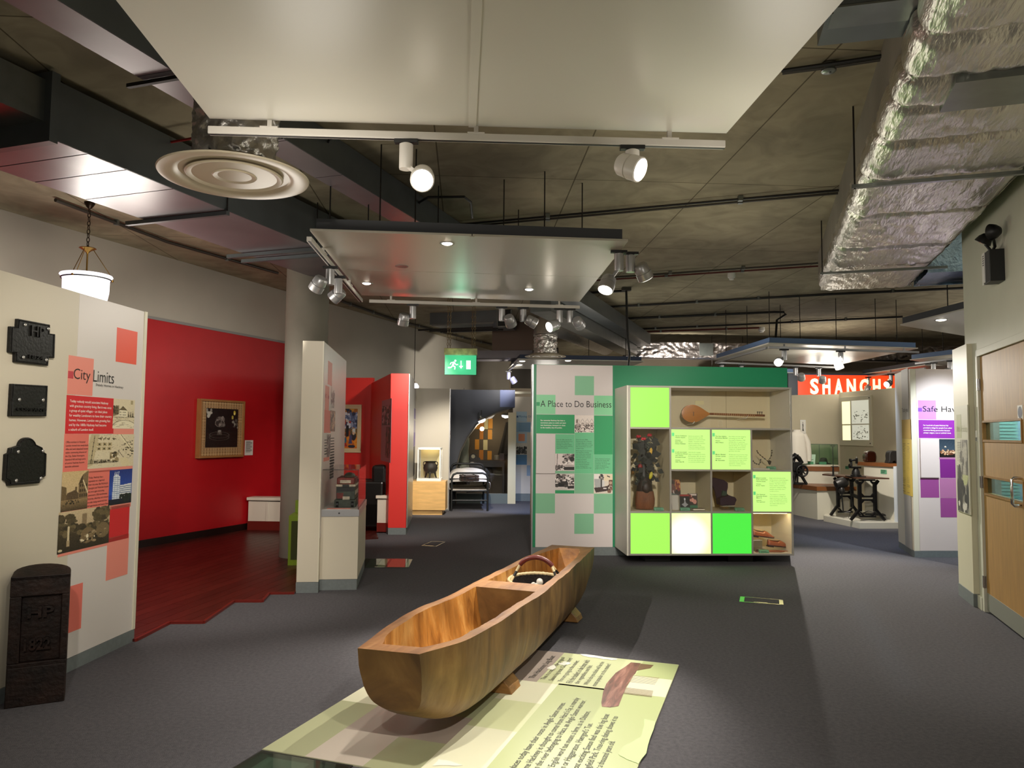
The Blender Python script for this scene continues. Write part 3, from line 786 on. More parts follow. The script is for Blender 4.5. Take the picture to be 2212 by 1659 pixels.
# big foil-wrapped duct on the right
zf = 3.27
wf = FDF.loc(PZ(1966, 621, zf))[1]                           # negative: to the right
t = thing('foil_duct', 'wide crumpled silver foil air duct along the ceiling at upper right', 'air duct', FDF)
fm = foil_mat('foil_wrap_right', (1.6, 7, 7))
x0f = -10.5
from mathutils import noise as _nz
bands = sorted([FDF.fl(u, v, zf)[0] for u, v in ((1864, 396), (1784, 590), (1830, 470), (1900, 315), (1960, 180), (1935, 240), (1806, 540), (1990, 90))])
def fo(x, y):
    h = abs(_nz.noise(Vector((x * 3.2, y * 9, 1)))) * 0.022 + abs(_nz.noise(Vector((x * 11, y * 17, 4)))) * 0.012
    for b in bands: h -= 0.028 * math.exp(-((x - b) / 0.035) ** 2)
    return -h
N1, N2 = 320, 56
prof = []
W = -wf
def fpt(a, b):
    x = x0f + (0 - x0f) * a
    # cross-section: left side strip, underside, right side
    s_ = b * (W + 0.34)
    if s_ < 0.17: y, z = 0.02, zf + 0.17 - s_
    elif s_ < 0.17 + W: y, z = -(s_ - 0.17), zf
    else: y, z = -W, zf + (s_ - 0.17 - W)
    h = fo(x, s_)
    k = min(abs(s_ - 0.17), abs(s_ - 0.17 - W))
    rd = 0.035 * math.exp(-(k / 0.04) ** 2)
    if s_ < 0.17: return (x, y - h - rd, z + rd * 0.6)
    if s_ < 0.17 + W: return (x, y, z + h + rd)
    return (x, y + h + rd, z)
MB().grid(fpt, N1, N2).build('foil_wrap', fm, t, smooth=60, fix=False)
def fend(a, b): y = -W * a; z = zf + 0.17 * b; return (0.0 + abs(_nz.noise(Vector((y * 9, z * 9, 2)))) * 0.03, y, z)
MB().grid(fend, 20, 6).build('foil_end', fm, t, smooth=60, fix=False)
hp = [FDF.fl(u, v, zf) for u, v in ((2034, 248), (2212, 232), (2212, 165), (2065, 180))]
pl = FDF.fl(2060, 215, zf - 0.03); pr = FDF.fl(2230, 200, zf - 0.03)
x0h = FDF.fl(2034, 246, zf - 0.03)[0]; x1h = FDF.fl(2062, 183, zf - 0.03)[0]
BX('access_panel', galv, t, min(x0h, x1h), max(x0h, x1h), pr[1] - 0.25, pl[1] + 0.03, zf - 0.022, zf + 0.05)
for (u, v) in ((1864, 398), (1784, 588)):
    x = FDF.fl(u, v, zf - 0.03)[0]
    MB().box(x - 0.016, x + 0.016, wf - 0.12, 0.09, zf - 0.055, zf - 0.03).build('support_bar', galv, t)
    MB().cyl((x, 0.07, zf - 0.06), (x, 0.07, ZC), 0.006, n=6).build('hanger_rod', rod_m, t)
# its branch turning right behind the wall
bpv = PZ(2000, 600, zf)
t = thing('foil_duct', 'foil duct branch with painted-in blue light beyond the end of the right wall', 'air duct', FDF)
def fb(a, b):
    x = -2.6 + 2.5 * a; y = wf - 0.04; z = zf + 0.02 + 0.48 * b
    return (x, y - 1.2 * 0 - abs(_nz.noise(Vector((x * 4, z * 6, 7)))) * 0.03, z)
mb = MB()
def fb2(a, b):
    x = 0.02; y = wf - 0.03 - 2.2 * a; z = zf + 0.0 + 0.5 * b
    return (x + abs(_nz.noise(Vector((y * 4, z * 6, 7)))) * 0.04, y, z)
def fb3(a, b):
    x = -0.75 + 0.77 * b; y = wf - 0.03 - 2.2 * a
    return (x, y, zf + abs(_nz.noise(Vector((y * 4, x * 6, 9)))) * 0.03)
def fb4(a, b):
    x = -0.75; y = wf - 0.03 - 2.2 * a; z = zf + 0.5 * b
    return (x - abs(_nz.noise(Vector((y * 4, z * 6, 11)))) * 0.03, y, z)
mb.grid(fb3, 40, 14).grid(fb4, 40, 10).grid(fb2, 40, 10)
mb.build('foil_wrap', foil_mat('foil_wrap_blue_light', (5, 5, 5), '#9fb0c4'), t, smooth=60, fix=False)  # blue light on this branch is put into the foil tint
# grey damper box at the top of the view
p = PZ(1880, 30, 3.45)
t = thing('damper_box', 'grey metal access box with a wire arm under the ceiling at the top edge', 'duct box', (p.x, p.y, 3.45), R(-14))
BX('lid', galv, t, -0.17, 0.2, -0.09, 0.1, 0.0, 0.01); BX('body', duct_d, t, -0.19, 0.2, -0.09, 0.28, 0.012, ZC - 3.451)
MB().tube([(-0.17, -0.05, 0), (-0.21, -0.07, -0.02), (-0.24, -0.09, -0.01)], 0.006, 6).build('wire_arm', rod_m, t)

# round diffusers on foil necks
def diffuser(label, u, v, z, wpx, neck_top, elbow=None):
    p = PZ(u, v, z); d = (p.y) / 1.0; Rr = wpx / FPX * (p - CAM).dot(_f) / 2
    t = thing('air_diffuser', label, 'air vent', (p.x, p.y, z))
    k = Rr / 0.442
    MB().lathe([(0.36 * k, 0.022 * k), (0.42 * k, 0.008 * k), (0.415 * k, 0.0), (0.385 * k, -0.003 * k), (0.34 * k, 0.005 * k), (0.31 * k, 0.016 * k), (0.285 * k, 0.055 * k), (0.295 * k, 0.058 * k), (0.33 * k, 0.03 * k)], 64).build('outer_cone', M('cream_enamel', '#c9bda4', 0.35), t, smooth=45, fix=False)
    MB().lathe([(0.272 * k, 0.008 * k), (0.262 * k, 0.0), (0.235 * k, 0.008 * k), (0.19 * k, 0.032 * k), (0.17 * k, 0.045 * k), (0.18 * k, 0.05 * k), (0.24 * k, 0.022 * k), (0.272 * k, 0.012 * k)], 56).build('middle_cone', M('cream_enamel'), t, smooth=45)
    MB().lathe([(0.128 * k, 0.012 * k), (0.118 * k, 0.002 * k), (0.07 * k, 0.014 * k), (0, 0.02 * k)], 48).build('centre_cone', M('cream_enamel'), t, smooth=45)
    mb = MB()
    for a in range(3):
        th = a * 2.1 + 0.4; mb.bar((0.05 * math.cos(th), 0.05 * math.sin(th), 0.03 * k), (0.3 * k * math.cos(th), 0.3 * k * math.sin(th), 0.07 * k), 0.012)
    mb.build('spokes', alu, t)
    MB().lathe([(0.25 * k, 0.062 * k), (0.3 * k, 0.056 * k), (0.30 * k, 0.04 * k)], 40).build('collar', M('dark_collar', '#3a3530', 0.7), t, smooth=45)
    rn = 0.245 * k
    def neck(a, b):
        th = 2 * math.pi * a; z_ = 0.055 * k + (neck_top - z - 0.055 * k) * b
        rr = rn - 0.05 * k * (abs(_nz.noise(Vector((math.cos(th) * 2.5, math.sin(th) * 2.5, z_ * 9)))) + 0.5 * abs(_nz.noise(Vector((math.cos(th) * 6, math.sin(th) * 6, z_ * 22)))))
        return (rr * math.cos(th), rr * math.sin(th), z_)
    MB().grid(neck, 110, 50).build('foil_neck', foil, t, smooth=70, fix=False)
    MB().lathe([(0.26 * k, 0.3), (0.25 * k, 0.3)], 8).build('band', foil, t) if False else None
    return t, p, rn
t, p, rn = diffuser('large round cream air diffuser on a foil neck left of the nearest raft', 507, 384, 2.96, 328, 3.55)
t, p, rn = diffuser('small distant round diffuser on a foil elbow above the navy-edged raft', 1178, 771, 2.89, 94, 3.28)
# elbow and round duct from the far diffuser
el = [(0, 0, 3.26 - 2.89), (0.01, 0.02, 3.40 - 2.89), (0.06, 0.10, 3.52 - 2.89), (0.17, 0.32, 3.55 - 2.89)]
far = PZ(1330, 750, 3.4); far = far - p + Vector((0, 0, 2.89 - 2.89))
pts = el + [(0.17 + (1.55 - 0.17) * k / 26, 0.32 + 3.4 * k / 26, 3.55 - 2.89 - 0.01 * k * 0) for k in range(1, 27)]
rad = [rn, rn, rn, rn] + [rn * (0.98 + 0.05 * (k % 2)) for k in range(26)]
MB().tube(pts, rad, 28).build('foil_elbow', foil, t, smooth=50)

# air-handling boxes behind the middle raft
t = thing('air_handler', 'grey air handling duct box with an open framed end behind the middle raft', 'air duct', PY(1040, 700, 14.5), R(-18))
mb = MB(); mb.box(-0.95, 0.42, -0.3, 0.9, -0.02, 0.45); mb.build('box', duct_d, t)
MB().box(-0.9, 0.36, -0.32, -0.3, -0.05, -0.02).build('base_bar', galv, t)
for k in range(3): MB().box(-1.1 + 0.1 * k, 0.4, -0.5 + 0.3 * k, -0.47 + 0.3 * k, -0.16 + 0.02 * k, -0.13 + 0.02 * k).build('support_bar', rod_m, t)
mb = MB(); 
for a, b, c, d in ((0.43, 0.72, 0.47, 0.49), (0.43, 0.72, -0.12, -0.10), (0.43, 0.45, -0.12, 0.49), (0.70, 0.72, -0.12, 0.49)): mb.box(a, b, -0.34, -0.31, c, d)
mb.build('end_frame', galv, t); BX('end_shade_plate', black_m, t, 0.45, 0.70, -0.3, -0.28, -0.1, 0.47)  # black plate painted for the dark inside of the open end
t = thing('air_duct', 'brownish rectangular duct going right below the air handling box', 'air duct', PY(1120, 745, 15.5), R(-8))
BX('sheet', M('brown_duct', '#6d5a4e', 0.4, 0.5), t, -0.55, 0.6, 0, 0.6, -0.12, 0.5); BX('lower_sheet', duct_b, t, -1.3, 0.3, -0.1, 0.6, -0.28, -0.125)  # brown sheet metal, one even colour
# rectangular duct running away
a = PZ(1190, 668, 3.45); b = PZ(1345, 748, 3.45)
t = thing('air_duct', 'grey rectangular duct running away above the far round diffuser', 'air duct', (a.x, a.y, 3.45), math.atan2(b.y - a.y, b.x - a.x))
Ld = (b - a).length
BX('lower_sheet', galv, t, -1, Ld, -0.32, 0.0, -0.2, 0.04); BX('upper_sheet', duct_d, t, -1, Ld, -0.62, -0.34, 0.0, ZC - 3.55)
# long foil duct across the back
p = PY(1345, 765, 17.0)
t = thing('foil_duct', 'long foil-wrapped duct crossing the back of the gallery', 'air duct', (p.x, p.y, 3.22), R(2))
def bk(a, b):
    x = 0.0 + 8.6 * a; s_ = b
    h = abs(_nz.noise(Vector((x * 6, s_ * 3, 3)))) * 0.06 + abs(_nz.noise(Vector((x * 17, s_ * 8, 5)))) * 0.03
    return (x, -h if b > 0.12 else 0.35 - 0.35 * b / 0.12 - h, 0.36 * max(0, (b - 0.12) / 0.88))
MB().grid(bk, 300, 18).build('foil_wrap', foil_mat('foil_wrap_far', (4, 4, 4), '#bdb4b2'), t, smooth=60, fix=False)
BX('access_panel', galv, t, 1.72, 2.03, -0.09, -0.06, 0.06, 0.34)

# ================================================================== CONDUITS, DETECTORS
pipe_m = M('grey_conduit', '#4a4640', 0.5, 0.5); pipe_r = M('red_oxide_pipe', '#5a1f16', 0.6); pipe_k = M('black_conduit', '#1c1a18', 0.5)
zp = 3.765
def conduit(label, px, m, r=0.012, z=zp, extra=None, n=2, name='conduit', saddle=True):
    pts = [PZ(u, v, z) for u, v in px]
    c = pts[0]
    t = thing(name, label, 'pipe', (c.x, c.y, z))
    L = [q - c for q in pts]
    if extra: L += [Vector(e) + L[-1] for e in extra]
    MB().tube(L, r, 8).build('pipe', m, t, smooth=50)
    if saddle:
        for a, b in zip(L[:-1], L[1:]):
            d = (b - a).length
            for k in range(1, int(d / 1.2) + 1):
                q = a + (b - a) * (k / (int(d / 1.2) + 1)); MB().box(q.x - 0.022, q.x + 0.022, q.y - 0.022, q.y + 0.022, q.z - r - 0.006, q.z + 0.03).build('saddle', galv, t)
    return t
conduit('thin upper conduit of a pair slanting up to the right beyond the nearest raft', [(985, 486), (1400, 448), (1815, 411)], pipe_k)
conduit('thin lower conduit of a pair slanting up to the right beyond the nearest raft', [(985, 491), (1400, 454), (1815, 417)], pipe_m)
conduit('dark conduit under the beam at the upper right', [(1690, 158), (1800, 144), (1918, 126)], pipe_m)
conduit('second dark conduit under the beam at the upper right', [(1688, 153), (1800, 137), (1918, 119)], pipe_k)
conduit('red oxide pipe right of the middle raft', [(1285, 606), (1780, 574)], pipe_r)
conduit('grey conduit right of the middle raft beside the red pipe', [(1300, 601), (1775, 568)], pipe_m)
conduit('conduit ending in a box with a drop cable', [(1258, 633), (1352, 628)], pipe_k, 0.02)
conduit('first of four long conduits crossing the far ceiling', [(1262, 666), (1780, 636), (2085, 622)], pipe_k, 0.02)
conduit('second of four long conduits crossing the far ceiling', [(1310, 690), (1672, 674)], pipe_k, 0.022, extra=[(0.18, 0.0, 0.0), (0.22, 0, -0.04), (0.05, 0, -0.15), (0.0, 0, -0.8)])
conduit('third of four long conduits crossing the far ceiling', [(1330, 713), (1600, 701), (1950, 684)], pipe_k, 0.02)
conduit('red sprinkler pipe ending at the smoke detector', [(1357, 718), (1500, 713), (1640, 708)], pipe_r, 0.02)
conduit('grey conduit along the left wall behind the hanging lamp', [(120, 432), (360, 522), (600, 590)], pipe_m, 0.02)
conduit('grey conduit beyond the column', [(700, 637), (850, 690), (1075, 748)], pipe_m, 0.025)
conduit('looped conduit left of the middle raft rods', [(905, 470), (906, 437), (925, 426), (1003, 425), (1017, 437), (1020, 470)], pipe_k, 0.012, 3.7, saddle=False)
conduit('bent conduit beside the duct right of the near diffuser', [(645, 359), (700, 354), (703, 318), (712, 300), (760, 293)], pipe_k, 0.01, 3.7, saddle=False)
conduit('short bent conduit above the duct', [(735, 356), (780, 352), (790, 362), (792, 400)], pipe_k, 0.01, 3.72, saddle=False)
conduit('thin red pipe near the foil neck of the near diffuser', [(370, 307), (425, 297)], M('bright_red_pipe', '#8a1a12', 0.5), 0.01, 3.7, saddle=False)
# black drop cable
pts = [PY(1352, 630, 9.0)]
pts = [PZ(1353, 628, 3.75)]; q = pts[0]
D = q.y
pts = [PY(u, v, D) for u, v in ((1353, 628), (1354, 680), (1356, 730), (1360, 765), (1357, 795))]
t = thing('drop_cable', 'black flexible cable dropping from a ceiling box to behind the green wall', 'cable', pts[0])
MB().tube([a - pts[0] for a in pts], 0.018, 8).build('cable', pipe_k, t, smooth=50); MB().box(-0.07, 0.07, -0.05, 0.05, 0, 0.05).build('ceiling_box', pipe_m, t)
for u, v, lb, s in ((1580, 597, 'white smoke detector right of the middle raft', 1.0), (1645, 713, 'distant smoke detector above the blue-edged raft', 1.3)):
    p = PZ(u, v, 3.74)
    t = thing('smoke_detector', lb, 'smoke detector', (p.x, p.y, 3.74))
    MB().lathe([(0.05 * s, 0.06), (0.055 * s, 0.0), (0.05 * s, -0.02), (0.035 * s, -0.025), (0.03 * s, -0.05), (0, -0.052)], 20).build('body', M('white_plastic'), t, smooth=40)
p = PZ(1790, 150, 3.76)
t = thing('junction_box', 'round junction box on the dark conduit at the upper right', 'junction box', (p.x, p.y, 3.76))
MB().lathe([(0.045, 0.035), (0.045, -0.012), (0.04, -0.016), (0, -0.016)], 20).build('lid', galv, t, smooth=40); MB().cyl((0.01, 0, -0.018), (0.01, 0, -0.015), 0.006, n=8).build('screw', black_pl, t)
# single hanging rods that show alone
for u, v0, Y0, lb in ((824, 412, 6.6, 'single dark ceiling rod beside the dim duct left of the middle raft'), (716, 430, 6.8, 'single thin rod left of the dim duct')):
    p = PZ(u, v0 - 100, ZC); 
    t = thing('ceiling_rod', lb, 'rod', (p.x, p.y, ZC)); MB().cyl((0, 0, -0.75), (0, 0, 0), 0.006, n=6).build('rod', rod_m, t)

# ================================================================== LEFT SIDE
PH = 2.36
coral = M('coral_print', '#e9796a', 0.5); coral_p = M('pale_coral_print', '#eb8f7e', 0.5); redp = M('red_print', '#d3232a', 0.5); orange_p = M('orange_red_print', '#ea5c45', 0.5); crimson = M('crimson_print', '#c43a45', 0.5)
def PR(parent, fr, name, m, u0, v0, u1, v1, off=0.0, d=0.0012, lift=0.0):
    """flat printed or mounted sheet on an upright face, from its top-left and bottom-right corners"""
    a = fr.rect(u0, v0, u1, v1, off)
    return MB().box(a[0], a[1], off - lift - d, off - lift, a[2], a[3]).build(name, m, parent)
def TX(parent, fr, body, m, u0, v0, u1, v1, off=0.0, **k):
    a = fr.rect(u0, v0, u1, v1, off)
    return lettering(parent, body, m, a[0], a[1], a[2], a[3], y=off - 0.0032, **k)
def PIC(parent, fr, cv, u0, v0, u1, v1, off=0.0, name='photo'):
    a = fr.rect(u0, v0, u1, v1, off)
    return picture(parent, cv, a[0], a[1], a[2], a[3], y=off - 0.002, name=name)
def engraving(w, h, seed, paper='#dccfae'):
    c = Cv(w, h, paper); k = '#3a3020'; g = np.random.RandomState(seed)
    return c, k, g

# --- City Limits display board
CY = Fr(PZ(289, 1384), 85.75)
ct = thing('display_board', 'long cream display board headed City Limits with coral squares and old views', 'display board', CY)
xr = 0.0; xl = -4.6; sx = CY.px(151, 1100)[0]
zt = PH
BX('board', cream, ct, xl, sx - 0.002, 0, 0.10, 0.085, zt)
BX('graphic_sheet', white_b, ct, sx, CY.px(303, 900)[0] - 0.001, 0.0, 0.10, 0.085, zt, )
BX('end_profile', M('ivory_edge_profile', '#d9d3bd', 0.35), ct, CY.px(303, 900)[0] + 0.001, xr, -0.006, 0.106, 0.085, zt + 0.002)
BX('skirting', skirt_m, ct, xl, xr - 0.004, -0.004, 0.104, 0, 0.083)
P = lambda *a, **k: PR(ct, CY, 'print', *a, **k)
P(orange_p, 253, 707, 294, 788); P(coral_p, 148.5, 767, 199, 855.5); P(crimson, 147, 801, 157.5, 818, lift=0.001)
P(redp, 144, 853, 244.5, 937); P(coral, 139, 937.5, 191, 1018); P(coral, 188, 1018.5, 236.5, 1097)
P(redp, 235.5, 1095, 277, 1162); P(coral_p, 232, 1163, 275, 1240); P(coral, 134, 1272, 174.5, 1357)
P(coral_p, 244.5, 926, 288.5, 938); P(coral_p, 191.5, 1006, 286, 1014); P(coral_p, 236.5, 1084, 282, 1094); P(coral_p, 133, 1098, 187.5, 1108); P(coral_p, 126, 1171, 232, 1178)
TX(ct, CY, 'City', ink, 159, 795, 193.5, 829, thin=-0.006); TX(ct, CY, 'Limits', ink, 201.5, 799, 245, 829, thin=-0.006)
TX(ct, CY, 'Stately Homes in Hackney', ink2, 206.5, 828, 265.5, 841)
TX(ct, CY, 'Today nobody would associate Hackney\nwith gracious country living. But it was once\na group of quiet villages – an ideal place\nfor wealthy Londoners to have their country\nhomes. However, London was growing fast\nand by the 1800s Hackney had become\na suburb of London itself.', wink, 150, 863, 239, 931, thin=0.008, lines=1.3)
TX(ct, CY, 'Office workers in Victorian\nLondon moved into newly built\nvillas and semi-detached houses\nwithin commuting distance of\nthe City. Stoke Newington,\nStamford Hill and large parts\nof central Hackney became\ndesirable addresses.', ink, 141.5, 953, 187.5, 1007, lines=1.3)
TX(ct, CY, 'Today, Hackney has a\nreputation as a deprived\ninner city area. But Hackney’s\nGeorgian and Victorian houses\nare once again attracting\ncommuters. Old warehouses,\nfactories, churches and schools\nare also being converted into\nloft apartments and luxury flats.', ink, 190.5, 1030, 232.5, 1090, lines=1.3)
# old house engraving
c, k, g = engraving(64, 90, 1)
c.poly([(0, .35), (.25, .2), (.3, .5), (0, .6)], '#8a7c5c').blobs(80, (0, .25, .2, .5), .03, [k, '#6b5d40'])
c.rect(.28, .38, .62, .6, '#efe6c8').poly([(.26, .38), (.45, .24), (.64, .38)], '#6b5d40').line(.26, .38, .45, .24, .008, k).line(.64, .38, .45, .24, .008, k)
for i in range(5):
    for j in range(2): c.rect(.31 + i * .06, .42 + j * .09, .335 + i * .06, .47 + j * .09, k)
for x in (.72, .82, .92): c.poly([(x - .04, .6), (x, .38), (x + .04, .6)], '#4f452f')
c.line(0, .62, 1, .6, .008, k).ell(.55, 1.0, .6, .28, '#e9dfc0').ring(.55, 1.0, .6, .28, .02, k)
for i in range(30): x = g.rand(); y = .62 + g.rand() * .36; c.line(x, y, x + .15, y - .01, .004, '#7a6c4c')
c.rect(.8, .03, .92, .16, '#a89a74'); c.grain(.03)
PIC(ct, CY, c, 245, 861, 288.5, 926)
# bird's-eye view of a walled garden
c, k, g = engraving(110, 84, 2)
c.poly([(.05, 0), (.22, 0), (.1, .9), (0, .95), (0, .3)], '#c3b38c').poly([(.62, 0), (.72, 0), (1, .5), (1, .62)], '#e8dcb8')
for i in range(3):
    for j in range(2): c.rect(.18 + i * .11 + j * -.01, .25 + j * .13, .27 + i * .11 - j * .01, .35 + j * .13, '#b8a77e'); c.ell(.225 + i * .11 - j * .01, .3 + j * .13, .02, .025, k)
c.blobs(26, (.05, .78, .62, .84), .018, [k, '#4a3f28']); c.blobs(30, (.62, .2, .98, .7), .018, ['#5a4d33', k]); c.blobs(16, (.2, .1, .6, .16), .018, ['#5a4d33'])
for i in range(24): c.line(.03 + i * .025, .86, .03 + i * .025, .74, .005, k)
c.line(0, .86, .64, .82, .006, k).line(.64, .5, .64, .84, .006, k).line(.64, .5, .9, .95, .006, k).line(.12, .05, .06, .85, .006, k).line(.68, 0, 1, .55, .006, k)
c.poly([(.45, .55), (.62, .55), (.66, .8), (.45, .8)], '#9c8b64').blobs(12, (.46, .55, .66, .78), .03, [k, '#efe4c4', '#6b5d40'])
for i in range(70): x = g.rand(); y = g.rand(); c.line(x, y, x + .03, y - .015, .003, '#85754f')
c.poly([(.66, .75), (.8, .7), (.97, .95), (.75, 1)], '#ded0a6'); c.grain(.03)
PIC(ct, CY, c, 191.5, 938, 287, 1006)
# old street
c, k, g = engraving(64, 84, 3, '#c9ae7c')
c.grad(0, .6, '#d2b784', '#cdb489').poly([(.62, .35), (.78, .1), (1, .0), (1, .85), (.62, .75)], '#7d6748').poly([(.62, .35), (.7, .2), (.78, .1), (.8, .3)], '#4b3b26')
for i in range(4):
    for j in range(3): c.rect(.68 + i * .08, .34 + j * .13, .72 + i * .08, .42 + j * .13, '#3a2c1b')
c.rect(.5, .4, .58, .62, '#6e5a3e').poly([(0, .35), (.18, .4), (.2, .75), (0, .85)], '#6b5638').poly([(.2, .55), (.5, .48), (.62, .56), (.62, .72), (.2, .72)], '#5a4630').grad(.72, 1, '#9a8058', '#4a3a26')
c.blobs(25, (.05, .7, .7, .85), .02, [k, '#2b2116']); c.line(.8, .25, 1, .6, .02, '#e3cfa2'); c.grain(.06)
PIC(ct, CY, c, 134, 1020, 187.5, 1098)
# modern tower on deep blue
c = Cv(60, 84, '#1c3fa0'); c.grad(0, .7, '#17307f', '#2a55b8')
c.poly([(.18, .18), (.3, .12), (.46, .2), (.46, .84), (.14, .84)], '#dfe6ee').poly([(.46, .46), (.98, .42), (.98, .84), (.46, .84)], '#e6e9ea')
for i in range(11): y = .22 + i * .057; c.line(.15, y, .46, y + .006, .008, '#7f94b4')
for i in range(6): y = .5 + i * .058; c.line(.46, y, .98, y - .012, .012, '#5f7694')
for x in (.24, .35): c.line(x, .14, x, .84, .006, '#92a4be')
for x in (.22, .3, .38): c.line(x, .16, x + .02, .06, .01, '#dfe6ee')
c.grad(.84, 1, '#0e1730', '#0a0f1c').blobs(20, (.5, .74, 1, .9), .05, ['#101c1a', '#1b2a24']); c.grain(.03)
PIC(ct, CY, c, 236.5, 1016, 282.5, 1085)
# landscape with figures
c = Cv(110, 84, '#cbb692'); c.grad(0, .5, '#cdb892', '#bba481')
c.rect(.44, .12, .53, .42, '#8b7658').blobs(40, (.0, .12, .28, .45), .06, ['#3d3424', '#51452f', '#5e5238']).blobs(40, (.7, .02, .98, .3), .06, ['#453a28', '#54482f', '#6b5c3e']).grad(.45, 1, '#4b3f2c', '#2f261a')
c.blobs(90, (0, .38, 1, .62), .05, ['#352c1d', '#5a4c34', '#453a27', '#6f6042']).ell(.55, .68, .13, .2, '#7c6748').ell(.86, .62, .14, .2, '#7b6849').blobs(30, (.35, .6, .95, .85), .025, ['#a58f6c', '#2b2217', '#8b7654'])
c.rect(.17, .42, .21, .72, '#d8c7a0').ell(.19, .4, .02, .03, '#d8c7a0').rect(.16, .72, .22, .86, '#b59f7a').ell(.55, .7, .025, .05, '#efe2c0').blobs(6, (.4, .74, .7, .8), .018, ['#e9dcb8']).ell(.05, .93, .04, .03, '#d5c6a2'); c.grain(.05)
PIC(ct, CY, c, 126.5, 1108, 234, 1172)

# --- three cast plaques on the board
iron = M('black_cast_iron', '#0f0d0b', 0.45, 0.3, bump=0.3, bscale=60)
bolt_m = M('zinc_bolt', '#c2c0bb', 0.3, 0.8)
def plaque(label, outline, bolts, texts, sc=4.044, oy=660, back=0.022):
    pts = [CY.px(x / sc, oy + y / sc, -back) for x, y in outline]
    cx = sum(p[0] for p in pts) / len(pts); cz = sum(p[1] for p in pts) / len(pts)
    t = thing('cast_plaque', label, 'plaque', CY.w(cx, 0, cz), CY.a)
    L = [(p[0] - cx, p[1] - cz) for p in pts]
    MB().prismy(L, -back, -0.0005).build('plate', iron, t, bevel=0.003)
    n = len(L)
    mb = MB(); k = 0.93
    inner = [(x * k, z * k) for x, z in L]
    mb.tube([(x, -back - 0.001, z) for x, z in inner], 0.003, 6, closed=True); mb.build('raised_rim', iron, t)
    for x, y in bolts:
        b = CY.px(x / sc, oy + y / sc, -back); MB().ball((b[0] - cx, -back - 0.002, b[1] - cz), (0.011, 0.006, 0.011), 12, 6).build('bolt', bolt_m, t, smooth=60)
    for body, x0, y0, x1, y1 in texts:
        a = CY.px(x0 / sc, oy + y0 / sc, -back); b = CY.px(x1 / sc, oy + y1 / sc, -back)
        lettering(t, body, iron, a[0] - cx, b[0] - cx, b[1] - cz, a[1] - cz, y=-back - 0.004, thick=0.004)
    return t
plaque('cross-shaped black iron plaque, highest of three on the cream board', [(160, 115), (440, 168), (437, 245), (485, 250), (478, 460), (428, 458), (422, 527), (137, 495), (138, 415), (87, 410), (97, 182), (155, 185)],
       [(217, 168), (420, 203), (202, 452), (402, 475)], [('HP', 270, 172, 380, 285), ('1824', 248, 428, 372, 478)])
plaque('rectangular black iron plaque, middle one of three on the cream board', [(108, 683), (420, 700), (408, 968), (92, 968)], [(167, 822), (374, 826)], [('COMPANY', 140, 890, 385, 928)])
dome = [(245 + 76 * math.cos(R(a)), 1238 - 86 * math.sin(R(a))) for a in range(170, 0, -17)]
plaque('black iron plaque with a round top, lowest of three on the cream board', [(95, 1245)] + dome + [(375, 1240), (380, 1275), (410, 1295), (402, 1490), (362, 1512), (345, 1552), (82, 1575), (76, 1540), (45, 1525), (58, 1300), (88, 1285)],
       [(157, 1278), (374, 1270), (140, 1530), (355, 1510)], [])

# --- iron boundary stone standing before the board
rust = M('rusty_painted_iron', '#21120c', 0.6, 0.1, var=0.75, vscale=9, bump=0.5, bscale=40, spec=0.35)
a = PZ(8, 1532); b = PZ(139, 1514)
SF = Fr(a, math.degrees(math.atan2(b.y - a.y, b.x - a.x)))
wS = (b - a).length
t = thing('boundary_marker', 'rusty brown iron boundary marker lettered HP standing on the carpet', 'boundary post', SF)
ztl = SF.px(20, 1250)[1]; ztr = SF.px(137, 1240)[1]; hS = (ztl + ztr) / 2
# recessed front panel surrounded by a frame
fx0, fx1 = 0.055, wS - 0.035; fz0 = SF.px(25, 1438)[1]; fz1 = SF.px(35, 1292)[1]
mb = MB()
D0 = 0.10
mb.box(0, wS, 0.02, D0, 0, fz0); mb.box(0, wS, 0.02, D0, fz1, hS); mb.box(0, fx0, 0.02, D0, fz0, fz1); mb.box(fx1, wS, 0.02, D0, fz0, fz1)
mb.box(fx0, fx1, 0.045, D0, fz0, fz1)
mb.add([(0, 0.02, 0), (wS, 0.02, 0), (wS, -0.004, 0), (0, -0.004, 0), (0.005, 0.02, fz0 - 0.02), (wS - 0.005, 0.02, fz0 - 0.02), (wS - 0.005, 0.012, fz0 - 0.02), (0.005, 0.012, fz0 - 0.02)], [(0, 1, 2, 3), (4, 7, 6, 5), (3, 2, 6, 7), (0, 3, 7, 4), (1, 5, 6, 2), (0, 4, 5, 1)])
# arched shoulder at the back
sh = [(0, hS - 0.02)] + [(wS / 2 + 0.0 + (wS / 2) * math.cos(R(x)), hS + 0.045 * math.sin(R(x))) for x in range(180, -1, -15)] + [(wS, hS - 0.02)]
n = len(sh)
mb.add([(x, 0.02, min(z, hS)) for x, z in sh] + [(x, 0.16, z) for x, z in sh], [tuple(range(n)), tuple(range(2 * n - 1, n - 1, -1))] + [(i, i + 1, n + i + 1, n + i) for i in range(n - 1)])
mb.box(0.0, wS, D0, 0.16, 0, hS - 0.02)
mb.build('body', rust, t, bevel=0.004)
lettering(t, 'HP', rust, fx0 + 0.03, fx1 - 0.035, SF.px(60, 1338)[1], SF.px(60, 1314)[1], y=0.032, thick=0.011, thin=0.03, name='raised_letters')
lettering(t, '1822', rust, fx0 + 0.02, fx1 - 0.045, SF.px(60, 1409)[1], SF.px(60, 1382)[1], y=0.032, thick=0.011, thin=0.03, name='raised_numerals')

